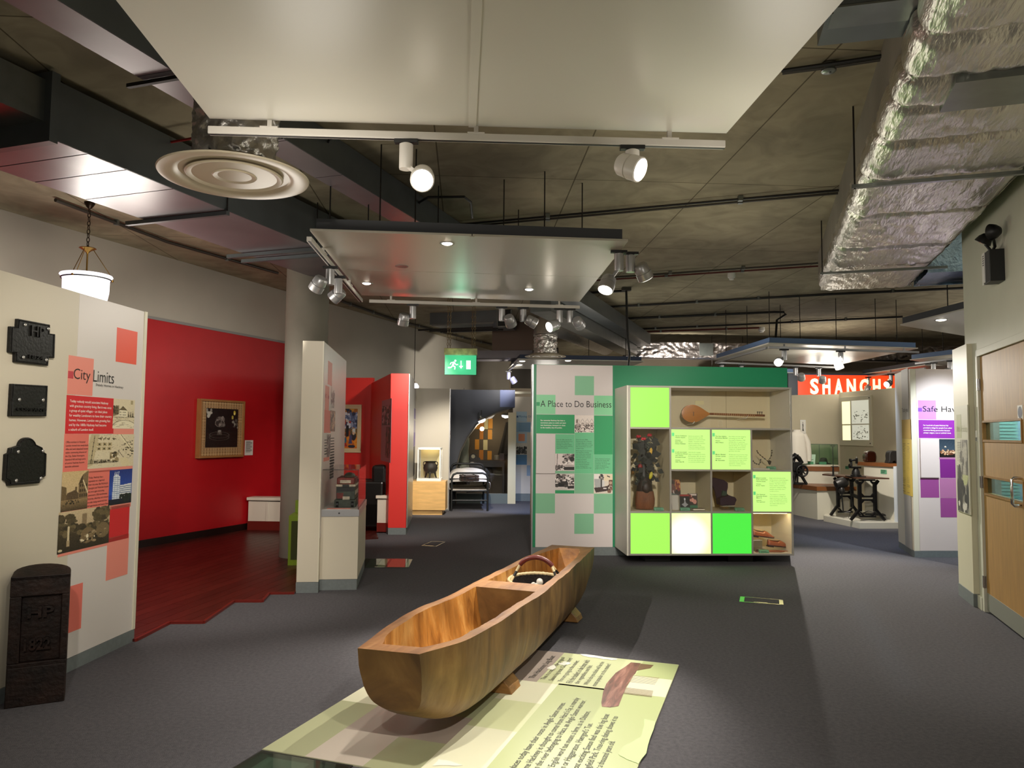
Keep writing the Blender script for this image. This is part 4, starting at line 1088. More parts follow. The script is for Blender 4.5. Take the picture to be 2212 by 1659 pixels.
# --- hanging bell-jar lamp
pt = PZ(194, 437, ZC); yb = pt.y
def LP(u, v): q = PY(u, v, yb); return q
br = M('antique_brass', '#8a6a30', 0.3, 0.9); brk = M('dark_bronze', '#2a1d12', 0.4, 0.7)
t = thing('pendant_lamp', 'lit glass bell pendant lamp hanging on a chain above the cream board', 'lamp', (pt.x, pt.y, ZC))
MB().lathe([(0.05, 0), (0.05, -0.015), (0.03, -0.05), (0.01, -0.07), (0, -0.07)], 20).build('ceiling_rose', brk, t, smooth=40)
zr_ = LP(189, 594).z - ZC; zp1 = LP(191, 536).z - ZC; rb = 83 / FPX * (pt - CAM).length / 2
mb = MB(); z = -0.07; i = 0
while z > zp1 + 0.02:
    pts = [((0.014 * math.cos(a)) if i % 2 else 0, 0 if i % 2 else 0.014 * math.cos(a), z - 0.022 + 0.026 * math.sin(a)) for a in [k * math.pi / 5 for k in range(10)]]
    mb.tube(pts, 0.004, 6, closed=True); z -= 0.042; i += 1
mb.build('chain', brk, t)
MB().lathe([(0, zp1 + 0.02), (0.02, zp1 + 0.015), (0.075, zp1 + 0.002), (0.08, zp1 - 0.004), (0.03, zp1 - 0.03), (0.012, zp1 - 0.05), (0.008, zp1 - 0.06), (0.008, zr_ - 0.02), (0, zr_ - 0.02)], 24).build('hub_and_stem', br, t, smooth=40)
for k in range(3):
    a = k * 2.094 + 0.5; mb = MB(); mb.tube([(0.05 * math.cos(a), 0.05 * math.sin(a), zp1 - 0.01), (rb * 0.98 * math.cos(a), rb * 0.98 * math.sin(a), zr_)], 0.004, 6)
    mb.ball((rb * 1.03 * math.cos(a), rb * 1.03 * math.sin(a), zr_ - 0.04), 0.012, 8, 6); mb.build('chain_arm', br, t)
frost = M('lit_etched_glass', '#ffffff', 0.3, emis='#f4f4ff', estr=1.05)
MB().lathe([(rb * 1.03, zr_), (rb * 1.06, zr_ - 0.012), (rb * 0.98, zr_ - 0.03), (rb * 0.93, zr_ - 0.05), (rb * 0.92, zr_ - 0.17), (rb * 0.84, zr_ - 0.27), (rb * 0.6, zr_ - 0.34), (rb * 0.2, zr_ - 0.375), (0, zr_ - 0.378)], 40).build('glass_bowl', frost, t, smooth=60, fix=False)
MB().tube([(rb * 0.985 * math.cos(a), rb * 0.985 * math.sin(a), zr_ - 0.042) for a in [k * math.pi / 18 for k in range(36)]], 0.007, 6, closed=True).build('black_band', black_m, t)
point_light((pt.x, pt.y, ZC + zr_ - 0.5), 12)

# --- framed picture and its label on the red wall
wo = 0.0
t0 = LW.rect(436, 868, 531, 985, -0.07)
pf = LW.w((t0[0] + t0[1]) / 2, 0, 0)
fx = [LW.px(u, v, -0.08) for u, v in ((435, 861), (531, 867), (526, 985), (431, 992))]
x0 = (fx[0][0] + fx[3][0]) / 2; x1 = (fx[1][0] + fx[2][0]) / 2; z1 = (fx[0][1] + fx[1][1]) / 2; z0 = (fx[2][1] + fx[3][1]) / 2
cx, cz = (x0 + x1) / 2, (z0 + z1) / 2; hw, hh = (x1 - x0) / 2, (z1 - z0) / 2
t = thing('framed_picture', 'dark still-life picture in a deep tartan-pattern wooden frame on the red wall', 'picture', LW.w(cx, 0, cz), LW.a)
fm_ = M('frame_oak', '#9a6a3c', 0.45, var=0.12, vscale=8)
mb = MB(); e = 0.03
for a, b, c_, d in ((-hw, hw, hh - e, hh), (-hw, hw, -hh, -hh + e), (-hw, -hw + e, -hh + e, hh - e), (hw - e, hw, -hh + e, hh - e)): mb.box(a, b, -0.08, -0.001, c_, d)
mb.build('frame', fm_, t, bevel=0.003)
c = Cv(110, 130, '#b08d62')
for i in range(16): x = (i + .5) / 16; c.rect(x - .012, 0, x + .012, 1, '#8f6a45', .7).rect(x - .004, 0, x + .004, 1, '#5d402a', .8)
for i in range(18): y = (i + .5) / 18; c.rect(0, y - .01, 1, y + .01, '#d8b88a', .55).rect(0, y - .003, 1, y + .003, '#5d402a', .8)
picture(t, c, -hw + e, hw - e, -hh + e, hh - e, y=-0.055, name='tartan_mount')
BX('backing', black_m, t, -hw + e, hw - e, -0.05, -0.002, -hh + e, hh - e)
m0 = 0.105 * hw * 2 + e
c = Cv(90, 112, '#140f0e'); c.blobs(60, (0, 0, 1, 1), .15, ['#1a1413', '#110d0c', '#1d1716'], .6)
c.ell(.42, .34, .14, .14, '#4a423e').ell(.42, .36, .11, .1, '#2d2725').blobs(16, (.33, .22, .55, .44), .035, ['#6d645f', '#8a807a', '#3a3230']).ring(.42, .38, .14, .09, .07, '#7a716c').poly([(.37, .55), (.47, .55), (.5, .68), (.34, .68)], '#6d6661').ell(.42, .6, .04, .05, '#9a928c').ring(.42, .68, .3, .08, .05, '#6f6864', .8).ring(.42, .74, .3, .08, .06, '#5a5350', .8)
c.rect(0, .1, 1, .62, '#140f0e', .0).blobs(7, (.0, .04, .16, .2), .04, ['#b8b3a8', '#8e897f']).ell(.88, .1, .035, .06, '#c9b13f').ell(.88, .12, .02, .03, '#efe08a').ell(.82, .22, .03, .05, '#b6a64a').blobs(6, (.78, .3, 1, .5), .03, ['#8a857b', '#55504a']).poly([(0, .62), (1, .58), (1, 1), (0, 1)], '#2a2019', .35); c.grain(.03)
picture(t, c, -hw + m0, hw - m0, -hh + m0 + 0.02, hh - m0, y=-0.058, name='painting')
a = LW.rect(529, 951, 545.5, 983, 0)
t = thing('label_card', 'small white caption card beside the framed picture on the red wall', 'label', LW.w((a[0] + a[1]) / 2, 0, (a[2] + a[3]) / 2), LW.a)
ww, hhh = (a[1] - a[0]) / 2, (a[3] - a[2]) / 2
BX('card', M('label_card', '#ddd6cf', 0.5), t, -ww, ww, -0.004, -0.0005, -hhh, hhh)
mb = MB()
for i in range(13): mb.box(-ww * .75, ww * (.75 if i % 4 else .35), -0.0052, -0.0042, hhh * (.8 - i * .115), hhh * (.8 - i * .115) + 0.006)
o = mb.build('text_lines', ink2, t); o['kind'] = 'stuff'

# --- white benches along the alcove end wall
bw = M('bench_white', '#d9d0c0', 0.4); mah = M('mahogany_edge')
def bench(label, u0, u1, vt, vb, vfb, ang, base=True):
    pF = PZ(u0, vfb); F_ = Fr(pF, ang); W_ = F_.px(u1, vb)[0]; zt_ = F_.px(u0 + 2, vt)[1]
    t = thing('bench', label, 'bench', F_)
    BX('seat', bw, t, -0.02, W_, -0.03, 0.22, zt_ - 0.045, zt_, bevel=0.004); BX('front', bw, t, 0, W_, 0.0, 0.2, 0.15, zt_ - 0.06)
    BX('slot', black_pl, t, 0.02, W_ - 0.02, 0.03, 0.19, zt_ - 0.06, zt_ - 0.045)
    BX('pilaster', bw, t, W_ * 0.55, W_ * 0.62, -0.008, 0.0, 0.15, zt_ - 0.06); BX('plinth', mah, t, 0.0, W_, -0.02, 0.21, 0.018, 0.15)
    return t
bench('white bench with a moulded top beside the concrete column', 535, 606, 1074, 1134, 1147, -3)
bench('short white bench with a mahogany plinth between black armchair and red panel', 814, 842, 1070, 1130, 1151, -3)

# --- lime green box chair behind the column
q = PZ(621, 1225); t = thing('lime_chair', 'lime green child-size box chair half hidden behind the concrete column', 'chair', (q.x, q.y, 0.0), R(8))
lime = M('lime_lacquer', '#7e9a1c', 0.4)
k = q.y / FPX
BX('seat_box', lime, t, 0, 0.42, 0, 0.34, 0.002, 1.5 - (1112 - 932) / FPX * q.y - 0.0, bevel=0.004); zz = 1.5 - (1112 - 932) / FPX * q.y
BX('back', lime, t, 0.03, 0.42, 0.26, 0.34, zz, 1.5 - (1088 - 932) / FPX * q.y + 0.02, bevel=0.004); BX('inner_recess', M('olive_felt', '#3c4416', 0.8), t, 0.03, 0.39, -0.004, 0.0, 0.08, zz - 0.06)

# --- narrow cream partition with a showcase
KA = Fr(PZ(639.5, 1281), 6.3)                               # end face
kw = KA.px(686, 1281)[0]
t = thing('display_board', 'tall narrow cream partition standing end-on beside the concrete column', 'display board', KA)
kl = 2.0
BX('core', cream, t, 0, kw, 0, kl, 0.10, PH); BX('skirting', skirt_m, t, -0.004, kw + 0.004, -0.004, kl, 0, 0.098)
BX('corner_profile', M('ivory_edge_profile'), t, kw - 0.006, kw + 0.004, -0.003, 0.006, 0.10, PH)
# graphic on its long right-hand face: x runs away from the viewer
KB = Fr(KA.w(kw + 0.002, 0), 6.3 + 90)
gs = thing('graphic_panel', 'white graphic panel with coral blocks on the long side of the narrow partition', 'poster', KB)
BX('sheet', white_b, gs, 0.02, kl - 0.02, -0.003, 0.0, 0.5, PH - 0.01)
def KP(m, u0, v0, u1, v1): return PR(gs, KB, 'print', m, u0, v0, u1, v1, off=-0.003)
KP(coral_p, 709, 779, 716.5, 834); KP(coral_p, 703, 832, 710, 887); KP(coral, 701, 885, 714, 935); KP(coral_p, 699, 989, 711, 994)
TX(gs, KB, 'K  in', crimson, 702.5, 850, 710.5, 862, off=-0.003, thin=0.01)
c = Cv(40, 70, '#dcd7d2'); c.blobs(60, (.1, .2, .9, 1), .09, ['#3a3635', '#6d6865', '#1f1c1b', '#a39c96']); c.grain(.06); PIC(gs, KB, c, 715.5, 836, 722, 882, off=-0.003)
c = Cv(40, 70, '#7c5c48'); c.blobs(60, (0, 0, 1, 1), .1, ['#54392a', '#9a7b62', '#3b271d', '#c9a98a']); c.grain(.06); PIC(gs, KB, c, 713.5, 886, 723, 932, off=-0.003)
c = Cv(40, 90, '#b5aeaa'); c.blobs(60, (0, 0, 1, 1), .1, ['#5b5554', '#3a3635', '#8a8380']); c.line(0, .3, 1, .05, .03, '#2b2827'); c.grain(.05); PIC(gs, KB, c, 706, 938, 713, 986, off=-0.003)
mb = MB()
for (ua, ub, n, va) in ((700.5, 705.5, 6, 950), (713.5, 721.5, 10, 946), (712, 720, 8, 988)):
    for i in range(n):
        a = KB.rect(ua, va + i * 6, ub, va + i * 6 + 1.3, -0.003); mb.box(a[0], a[1], -0.005, -0.004, a[2], a[3])
o = mb.build('text_lines', ink2, gs); o['kind'] = 'stuff'

# --- glass showcase on a cream plinth, fixed along the partition
SC = Fr(PZ(686.5, 1275.5), 7.3)
sw = SC.px(771, 1275)[0]; sd = 1.15
z_t0 = SC.px(700, 1116)[1]; z_t1 = SC.px(700, 1101)[1]; z_g = SC.px(700, 1015)[1]
t = thing('showcase', 'glass showcase on a cream plinth beside the narrow partition', 'display case', SC)
sk = R(0)
BX('skirting', skirt_m, t, 0.0, sw - 0.004, 0.004, sd, 0, 0.10); BX('plinth', cream, t, 0.0, sw, 0, sd, 0.102, z_t0 - 0.002)
BX('tray', steel, t, 0.0, sw + 0.005, -0.006, sd + 0.004, z_t0, z_t1, bevel=0.002); BX('felt', M('showcase_base', '#cfc9c2', 0.6), t, 0.015, sw - 0.012, 0.012, sd - 0.01, z_t1, z_t1 + 0.003)
MB().cyl((sw * .5, -0.006, (z_t0 + z_t1) / 2), (sw * .5, -0.012, (z_t0 + z_t1) / 2), 0.008, n=12).build('lock', M('polished_chrome'), t, smooth=40)
gx0, gx1, gy0, gy1 = 0.012, sw - 0.006, 0.008, sd - 0.006
for nm, a in (('front', (gx0, gx1, gy0, gy0 + 0.006, z_t1, z_g)), ('back', (gx0, gx1, gy1 - 0.006, gy1, z_t1, z_g)), ('side', (gx1 - 0.006, gx1, gy0 + 0.007, gy1 - 0.007, z_t1, z_g)), ('side', (gx0, gx0 + 0.006, gy0 + 0.007, gy1 - 0.007, z_t1, z_g)), ('lid', (gx0, gx1, gy0, gy1, z_g + 0.0005, z_g + 0.006))):
    BX('pane', clear, t, *a)
mb = MB()
for x, y in ((gx0, gy0), (gx1, gy0)): mb.box(x - 0.002, x + 0.002, y - 0.001, y + 0.003, z_t1, z_g)
mb.box(gx0, gx1, gy0 - 0.001, gy0 + 0.003, z_g - 0.002, z_g + 0.003); mb.build('black_seam', black_m, t)
# toolbox-like wireless set inside
a = SC.px(722, 1096, 0.16); b_ = SC.px(768, 1096, 0.16)
q = SC.w((a[0] + b_[0]) / 2, 0.16, z_t1 + 0.004)
t = thing('tin_toy', 'battered red and green tin toy vehicle inside the glass showcase', 'toy', q, SC.a)
hwid = (b_[0] - a[0]) / 2 * 1.02
tin_r = M('worn_red_tin', '#7c2a20', 0.5, var=0.5, vscale=30); tin_g = M('worn_green_tin', '#3d463a', 0.5, var=0.5, vscale=24); tin_c = M('worn_cream_tin', '#c9bca6', 0.5, var=0.3, vscale=30)
BX('lower_body', tin_g, t, -hwid, hwid * .95, 0, 0.5, 0.0, 0.075, bevel=0.006); BX('cab', tin_g, t, -hwid * .86, hwid * .86, 0.03, 0.48, 0.075, 0.20, bevel=0.004); BX('roof_edge', tin_c, t, -hwid * .92, hwid * .92, 0.02, 0.49, 0.20, 0.222, bevel=0.004)
BX('upper_box', tin_r, t, -hwid * .86, hwid * .8, 0.06, 0.48, 0.222, 0.285, bevel=0.008); BX('upper_plate', tin_c, t, -hwid * .55, hwid * .45, 0.055, 0.06, 0.232, 0.262)
BX('badge', black_m, t, -0.03, 0.035, 0.012, 0.02, 0.196, 0.222); BX('window_band', black_m, t, -hwid * .8, hwid * .8, 0.026, 0.03, 0.155, 0.192); BX('red_panel', tin_r, t, -hwid * .8, -hwid * .2, 0.026, 0.03, 0.085, 0.14); BX('cream_panel', tin_c, t, -hwid * .25, hwid * .4, 0.022, 0.03, 0.07, 0.105); BX('side_stripe', tin_c, t, hwid * .86, hwid * .9, 0.06, 0.46, 0.12, 0.16)
MB().ball((0.02, 0.25, 0.29), (hwid * .55, 0.16, 0.04), 12, 8).build('top_lid', M('tarnished_tin', '#4a4437', 0.5), t, smooth=60)
for x in (-hwid * .7, hwid * .7): MB().cyl((x - 0.012, -0.004, 0.03), (x + 0.012, -0.004, 0.03), 0.028, n=16).build('wheel', black_m, t, smooth=40)
tt = thing('label_card', 'coral strip label on the base of the glass showcase', 'label', SC.w(sw * .5, 0.05, z_t1 + 0.0035), SC.a); BX('card', coral_p, tt, -0.12, 0.1, -0.02, 0.03, 0.0, 0.004)

# --- naive painting on the red end wall
fx = [EW.px(u, v, -0.04) for u, v in ((690, 878), (781, 874), (778, 978), (690, 980))]
x1 = (fx[1][0] + fx[2][0]) / 2; z1 = fx[1][1]; z0 = fx[2][1]; x0 = x1 - 0.62
cx, cz = (x0 + x1) / 2, (z0 + z1) / 2; hw, hh = (x1 - x0) / 2, (z1 - z0) / 2
t = thing('framed_picture', 'colourful painting of a room with figures in a pale moulded frame', 'picture', EW.w(cx, 0, cz), EW.a)
fc = M('ivory_frame', '#d8c69c', 0.4)
for e0_, e1_, dd in ((0.0, 0.035, 0.035), (0.035, 0.075, 0.022)):
    mb = MB()
    A, B = hw - e0_, hh - e0_; w_ = e1_ - e0_
    for a, b, c_, d in ((-A, A, B - w_, B), (-A, A, -B, -B + w_), (-A, -A + w_, -B + w_, B - w_), (A - w_, A, -B + w_, B - w_)): mb.box(a, b, -dd, -0.001, c_, d)
    mb.build('frame_moulding', fc, t, bevel=0.004)
c = Cv(70, 100, '#2b2a33'); c.rect(0, 0, 1, .1, '#b5722a').blobs(10, (0, 0, 1, .1), .05, ['#2f5f3a', '#d9a23f', '#20304a']).rect(0, .1, 1, .62, '#3a3f55')
c.blobs(150, (.2, .12, 1, .5), .045, ['#dfe3ec', '#5d6f96', '#2b3350', '#98a5c4']).blobs(8, (.3, .25, .7, .36), .04, ['#b5483a', '#d8d0c0'])
c.rect(0, .5, 1, .72, '#6c5a3a').blobs(40, (0, .48, 1, .72), .05, ['#3b6b3f', '#c98b34', '#26303c', '#a85a2a']).rect(0, .72, 1, 1, '#d9781c').blobs(20, (0, .72, 1, 1), .05, ['#e8962c', '#c25f14'])
c.rect(.55, .42, .66, .7, '#14161c').rect(.8, .5, .92, .62, '#d8e4de').ell(.85, .7, .11, .1, '#2c2a2c').ell(.85, .62, .05, .04, '#e3c6a2').poly([(.7, .66), (.78, .66), (.8, .88), (.66, .88)], '#4d4a72')
c.ell(.48, .8, .1, .09, '#2f6f86').ell(.48, .7, .045, .04, '#e7caa5').ell(.48, .67, .05, .03, '#171417').poly([(.3, .95), (.62, .95), (.56, .86), (.38, .86)], '#b22a2a').ell(.78, .95, .14, .04, '#1f2a3d').ell(.3, .95, .1, .03, '#d5bfa0')
picture(t, c, -hw + 0.075, hw - 0.075, -hh + 0.075, hh - 0.075, y=-0.012, name='painting')

# --- black leather armchair behind the showcase
q = PZ(806, 1150); lea = M('black_leather', '#0d0b0a', 0.35, bump=0.15, bscale=60)
t = thing('armchair', 'black leather armchair mostly hidden behind the glass showcase', 'chair', (q.x + 0.12, q.y + 0.72, 0.018), R(174))
z7 = 0.30
BX('base', lea, t, -0.1, 0.75, 0.0, 0.75, 0.06, 0.42, bevel=0.02); BX('arm', lea, t, -0.1, 0.75, 0.0, 0.18, 0.06, 0.74, bevel=0.03); BX('arm', lea, t, -0.1, 0.75, 0.57, 0.75, 0.06, 0.74, bevel=0.03); BX('backrest', lea, t, -0.12, 0.12, 0.1, 0.65, 0.42, 0.98, bevel=0.05); BX('cushion', lea, t, 0.1, 0.74, 0.19, 0.56, 0.42, 0.54, bevel=0.03)
for x in (-0.05, 0.68):
    for y in (0.06, 0.68): MB().cyl((x, y, 0), (x, y, 0.06), 0.025, n=10).build('leg', black_m, t)

# --- red partition, wedge-shaped in plan
A = PZ(838, 1155); B = PZ(876.5, 1155); Cc = PY(891, 950, 12.6); Dd = PY(799.5, 950, 13.55)
cx = (A + B) / 2
RPF = Fr(A, math.degrees(math.atan2((B - A).y, (B - A).x)))
t = thing('display_board', 'scarlet wedge-shaped partition left of the bed display', 'display board', RPF)
pl = [RPF.loc((p.x, p.y, 0))[:2] for p in (A, B, Cc, Dd)]
ph = RPF.px(860, 807)[1]
MB().prism(pl, 0.10, ph).build('core', red_p, t); MB().prism(pl, 0, 0.098).build('skirting', skirt_m, t)
B2 = B + Vector((0.003, -0.002, 0)); n_ = (Cc - B); 
bl = RPF.loc((B.x, B.y, 0)); cl = RPF.loc((Cc.x, Cc.y, 0))
MB().bar((bl[0] + 0.012, bl[1] + 0.0, 0.1 + (ph - 0.1) / 2), (cl[0] + 0.012, cl[1], 0.1 + (ph - 0.1) / 2), 0.012, ph - 0.104).build('steel_cladding', M('brushed_steel_cladding', '#b8b6b0', 0.3, 0.8), t)
RLF = Fr(Dd, math.degrees(math.atan2((A - Dd).y, (A - Dd).x)))
t = thing('graphic_panel', 'maroon-tinted photo poster on the shadowed side of the scarlet partition', 'poster', RLF)
mar = M('pink_grey_print', '#a9717a', 0.5)
PR(t, RLF, 'sheet', mar, 825.5, 866, 844, 1000, off=-0.004, d=0.004)
c = Cv(40, 120, '#6d1f28'); c.blobs(120, (0, 0, 1, 1), .1, ['#2b0b12', '#8a3540', '#c08a92', '#45131b']); c.grain(.06); PIC(t, RLF, c, 826, 878, 842.5, 918, off=-0.008)
c = Cv(40, 120, '#7a2a33'); c.blobs(120, (0, 0, 1, 1), .12, ['#2b0b12', '#96444f', '#45131b']); c.grain(.06); PIC(t, RLF, c, 834, 922, 842.5, 990, off=-0.008)
mb = MB()
for i in range(14):
    a = RLF.rect(826.5, 924 + i * 4.5, 832, 925.5 + i * 4.5, -0.004); mb.box(a[0], a[1], -0.0062, -0.005, a[2], a[3])
o = mb.build('text_lines', M('maroon_ink', '#4a1820', 0.6), t); o['kind'] = 'stuff'

# --- in-floor display window and floor hatch by the showcase
def floor_case(label, u0, v0, u1, v1, strips, fm2):
    a = PZ(u0, v1); b = PZ(u1, v1); c_ = PZ(u1, v0); d = PZ(u0, v0)
    F_ = Fr(a, math.degrees(math.atan2((b - a).y, (b - a).x)))
    L = [F_.loc((p.x, p.y, 0))[:2] for p in (a, b, c_, d)]
    t = thing('floor_display', label, 'floor case', F_)
    MB().prism(L, 0.001, 0.006).build('tray', fm2, t)
    for s_, e_, m in strips:
        x0 = L[0][0] + (L[1][0] - L[0][0]) * s_; x1 = L[0][0] + (L[1][0] - L[0][0]) * e_
        MB().box(x0, x1, L[0][1] + 0.03, L[2][1] - 0.03, 0.0062, 0.008).build('strip', m, t)
    MB().prism(L, 0.0085, 0.0105).build('pane', green_glass, t)
    return t
floor_case('small glazed floor window showing red and cream strips near the showcase', 788, 1208.5, 883.5, 1227, [(0.0, 0.24, M('dim_green', '#4c5a50', 0.5)), (0.26, 0.44, M('pale_cream_print', '#d9d3b4', 0.5)), (0.5, 0.88, coral), (0.9, 0.99, M('pale_cream_print'))], M('dark_green_tray', '#26302a', 0.5))
def hatch(label, pts, wr):
    P4 = [PZ(*p) for p in pts]; c_ = sum(P4, Vector((0, 0, 0))) / 4
    t = thing('floor_hatch', label, 'floor hatch', (c_.x, c_.y, 0))
    L = [p - c_ for p in P4]
    MB().prism([(p.x * .98, p.y * .98) for p in L], 0.0005, 0.003).build('lid', bpy.data.materials['grey_carpet'], t)
    mb = MB()
    for i in range(4): mb.bar(L[i] + Vector((0, 0, 0.003)), L[(i + 1) % 4] + Vector((0, 0, 0.003)), wr[i], 0.005)
    mb.build('rim', M('bright_hatch_rim', '#cfd0c6', 0.25, 0.9), t)
    m = (L[0] + L[1]) / 2; d = (L[1] - L[0]).normalized()
    MB().bar(m - d * 0.06 + Vector((0, 0.02, 0.004)), m + d * 0.06 + Vector((0, 0.02, 0.004)), 0.02, 0.006).build('finger_grip', M('bright_hatch_rim'), t)
hatch('faint metal-rimmed floor hatch on the grey carpet near the bed display', [(911, 1179.5), (942, 1181), (961, 1171.5), (933, 1170)], (0.012, 0.006, 0.012, 0.006))

# ================================================================== MIDDLE DISTANCE
# tall pale panel behind the pot case
PP_ = Fr(PZ(897, 1108), 1.0)
ppw = PP_.px(966.5, 950)[0]; pph = PP_.px(930, 835.5)[1]
t = thing('display_board', 'tall blank beige panel behind the lit case with the iron pot', 'display board', PP_)
BX('panel', M('pale_stone_board', '#bdb5a4', 0.5), t, -0.12, ppw, 0.5, 0.6, 0.02, pph); BX('edge', alu, t, ppw, ppw + 0.015, 0.49, 0.61, 0.0, pph); BX('skirting', skirt_m, t, -0.12, ppw, 0.495, 0.605, 0, 0.02)
# a purple-and-grey board seen edge-on just left of it
PU = Fr(PY(897.5, 950, 14.6), -90 - 168 + 180)
a0 = PY(890.5, 950, 13.2)
PU = Fr(a0, math.degrees(math.atan2(PY(898, 950, 15.2).y - a0.y, PY(898, 950, 15.2).x - a0.x)))
t = thing('display_board', 'narrow grey board with purple squares seen almost edge-on beside the scarlet partition', 'display board', PU)
Lp = (PY(898, 950, 15.2) - a0).length
BX('board', M('pale_grey_board', '#a8a5a0', 0.45), t, 0, Lp, 0, 0.05, 0, PH)
pur = M('violet_print', '#5d4a8a', 0.5)
for v0, v1 in ((878, 906), (934, 962)): PR(t, PU, 'print', pur, 891.5, v0, 897.5, v1)
PR(t, PU, 'print', M('grey_violet_print', '#8d86a0', 0.5), 891.5, 906, 897.5, 934); PR(t, PU, 'photo_strip', M('dark_photo_print', '#26242a', 0.5), 891.5, 966, 897.5, 1020)
# small lit lamp at the top of the board
lp_ = PY(895, 834, 13.6)
t = thing('bell_lamp', 'small lit glass shade above the top of the beige panel', 'lamp', lp_)
MB().lathe([(0, 0.10), (0.012, 0.09), (0.015, 0.06), (0.05, 0.05)], 16).build('cap', br, t, smooth=40); MB().lathe([(0.05, 0.05), (0.085, 0.0), (0.08, -0.035), (0, -0.04)], 20).build('shade', frost, t, smooth=50)
MB().cyl((0, 0, 0.1), (0, 0, ZC - lp_.z), 0.006, n=6).build('rod', rod_m, t)

# maple plinth and glazed case with iron pot
PL = Fr(PZ(886, 1112), 1.0)
px1 = PL.px(962, 1080, -0.04)[0]; kx1 = PL.px(955, 1112)[0]
zt_ = PL.px(930, 1040, -0.04)[1]; zk = PL.px(930, 1102, -0.02)[1]
maple = veneer('maple_veneer', '#d8ac6c', (1.2, 12, 9), 0.35)
t = thing('plinth', 'maple veneered plinth under the lit case with the iron pot', 'plinth', PL)
BX('cabinet', maple, t, -0.06, px1, -0.04, 0.48, zk, zt_, bevel=0.003); BX('kick_board', maple, t, -0.06, kx1, 0.0, 0.47, 0, zk - 0.005)
c0 = PL.rect(902, 967, 951, 1040, 0.0)
t = thing('showcase', 'small white-framed lit glass case on the maple plinth', 'display case', PL.w(c0[0], 0.02, zt_), PL.a)
cw = c0[1] - c0[0]; chh = c0[3] - zt_; wf_ = M('white_case_frame', '#e3e1da', 0.4)
BX('base', wf_, t, -0.01, cw + 0.01, 0, 0.40, 0.001, 0.05, bevel=0.003); BX('back', M('cream_case_back', '#e7d9a8', 0.6), t, 0.02, cw - 0.02, 0.385, 0.395, 0.05, chh - 0.03)
mb = MB(); e = 0.022
for a in ((0, cw, 0, e, chh - e * 1.6, chh), (0, e, 0, e, 0.05, chh - 0.001), (cw - e, cw, 0, e, 0.05, chh - 0.001), (0, cw, 0.375, 0.4, chh - e * 1.6, chh), (0, e, 0.375, 0.4, 0.05, chh), (cw - e, cw, 0.375, 0.4, 0.05, chh), (0, e, e, 0.375, chh - e, chh), (cw - e, cw, e, 0.375, chh - e, chh)): mb.box(*a)
mb.build('frame', wf_, t); BX('top', wf_, t, e, cw - e, e, 0.375, chh - 0.012, chh - 0.004)
BX('light_strip', M('case_light', '#ffffff', 0.4, emis='#ffe9b8', estr=9.0), t, e * 2, cw - e * 2, 0.28, 0.32, chh - 0.02, chh - 0.014)
BX('pane', clear, t, e, cw - e, 0.004, 0.008, 0.05, chh - e * 1.6); BX('pane', clear, t, cw - 0.008, cw - 0.004, e, 0.37, 0.05, chh - e); BX('pane', clear, t, 0.004, 0.008, e, 0.37, 0.05, chh - e)
q = PL.w(c0[0] + cw * 0.53, 0.2, zt_ + 0.0515)
t = thing('iron_pot', 'round dark iron cauldron on three legs in the lit case', 'pot', q)
pm_ = M('pitted_iron', '#3a342e', 0.55, 0.3, var=0.3, vscale=20, bump=0.3, bscale=50)
s = 0.96
for a in range(3):
    th = a * 2.094 - 1.57; MB().tube([(0.09 * s * math.cos(th), 0.09 * s * math.sin(th), 0.13 * s), (0.105 * s * math.cos(th), 0.105 * s * math.sin(th), 0.05 * s), (0.125 * s * math.cos(th), 0.125 * s * math.sin(th), 0.0)], [0.022 * s, 0.016 * s, 0.013 * s], 8).build('leg', pm_, t, smooth=50)
MB().lathe([(0, 0.085 * s), (0.07 * s, 0.09 * s), (0.12 * s, 0.13 * s), (0.14 * s, 0.19 * s), (0.125 * s, 0.25 * s), (0.095 * s, 0.285 * s), (0.105 * s, 0.315 * s), (0.112 * s, 0.32 * s), (0.09 * s, 0.31 * s), (0.085 * s, 0.28 * s), (0.12 * s, 0.2 * s), (0, 0.1 * s)], 32).build('bowl', pm_, t, smooth=50)
for sg in (-1, 1): MB().tube([(sg * 0.105 * s, 0, 0.312 * s), (sg * 0.135 * s, 0, 0.30 * s), (sg * 0.14 * s, 0, 0.26 * s), (sg * 0.125 * s, 0, 0.235 * s)], 0.009, 8).build('ear', pm_, t, smooth=50)

# dark arch wall with a glazed room scene behind it
AD = 16.3
AW = Fr(PY(968, 1000, AD), 0.0)
zA = AW.px(1040, 842)[1]; axr = AW.px(1112, 900)[0]
arch_px = [(985, 1083), (984, 1040), (987, 1005), (995, 975), (1010, 945), (1030, 918), (1050, 902), (1072, 892), (1095, 885), (1112, 880)]
ap = [AW.px(u, v) for u, v in arch_px]; ap[0] = (ap[0][0], 0.0)
navy = M('slate_blue_wall_paint', '#2c2f38', 0.5)
t = stroot('wall_arch', AW)
outline = [(0, 0)] + ap + [(axr, zA), (0, zA)]
MB().prismy(outline, 0, 0.25).build('arch_panel', navy, t)
mb = MB(); mb.tube([(x, -0.004, z) for x, z in ap[:-1]], 0.018, 6); mb.build('arch_trim', M('dull_bronze_trim', '#6d675c', 0.4, 0.5), t)
BX('blue_light_sheet', M('blue_light_tint', '#4a5478', 0.5), t, axr - 0.32, axr + 0.002, -0.003, 0.0, ap[-1][1] + 0.005, zA)  # thin sheet painted for blue light on the right of the arch wall
ap2 = [AW.px(u, v) for u, v in ((1098, 890), (1112, 884))]
BX('post', M('ivory_post', '#cabf9f', 0.45), t, ap2[0][0], axr + 0.03, 0.02, 0.22, 0.0, ap2[0][1] - 0.01)
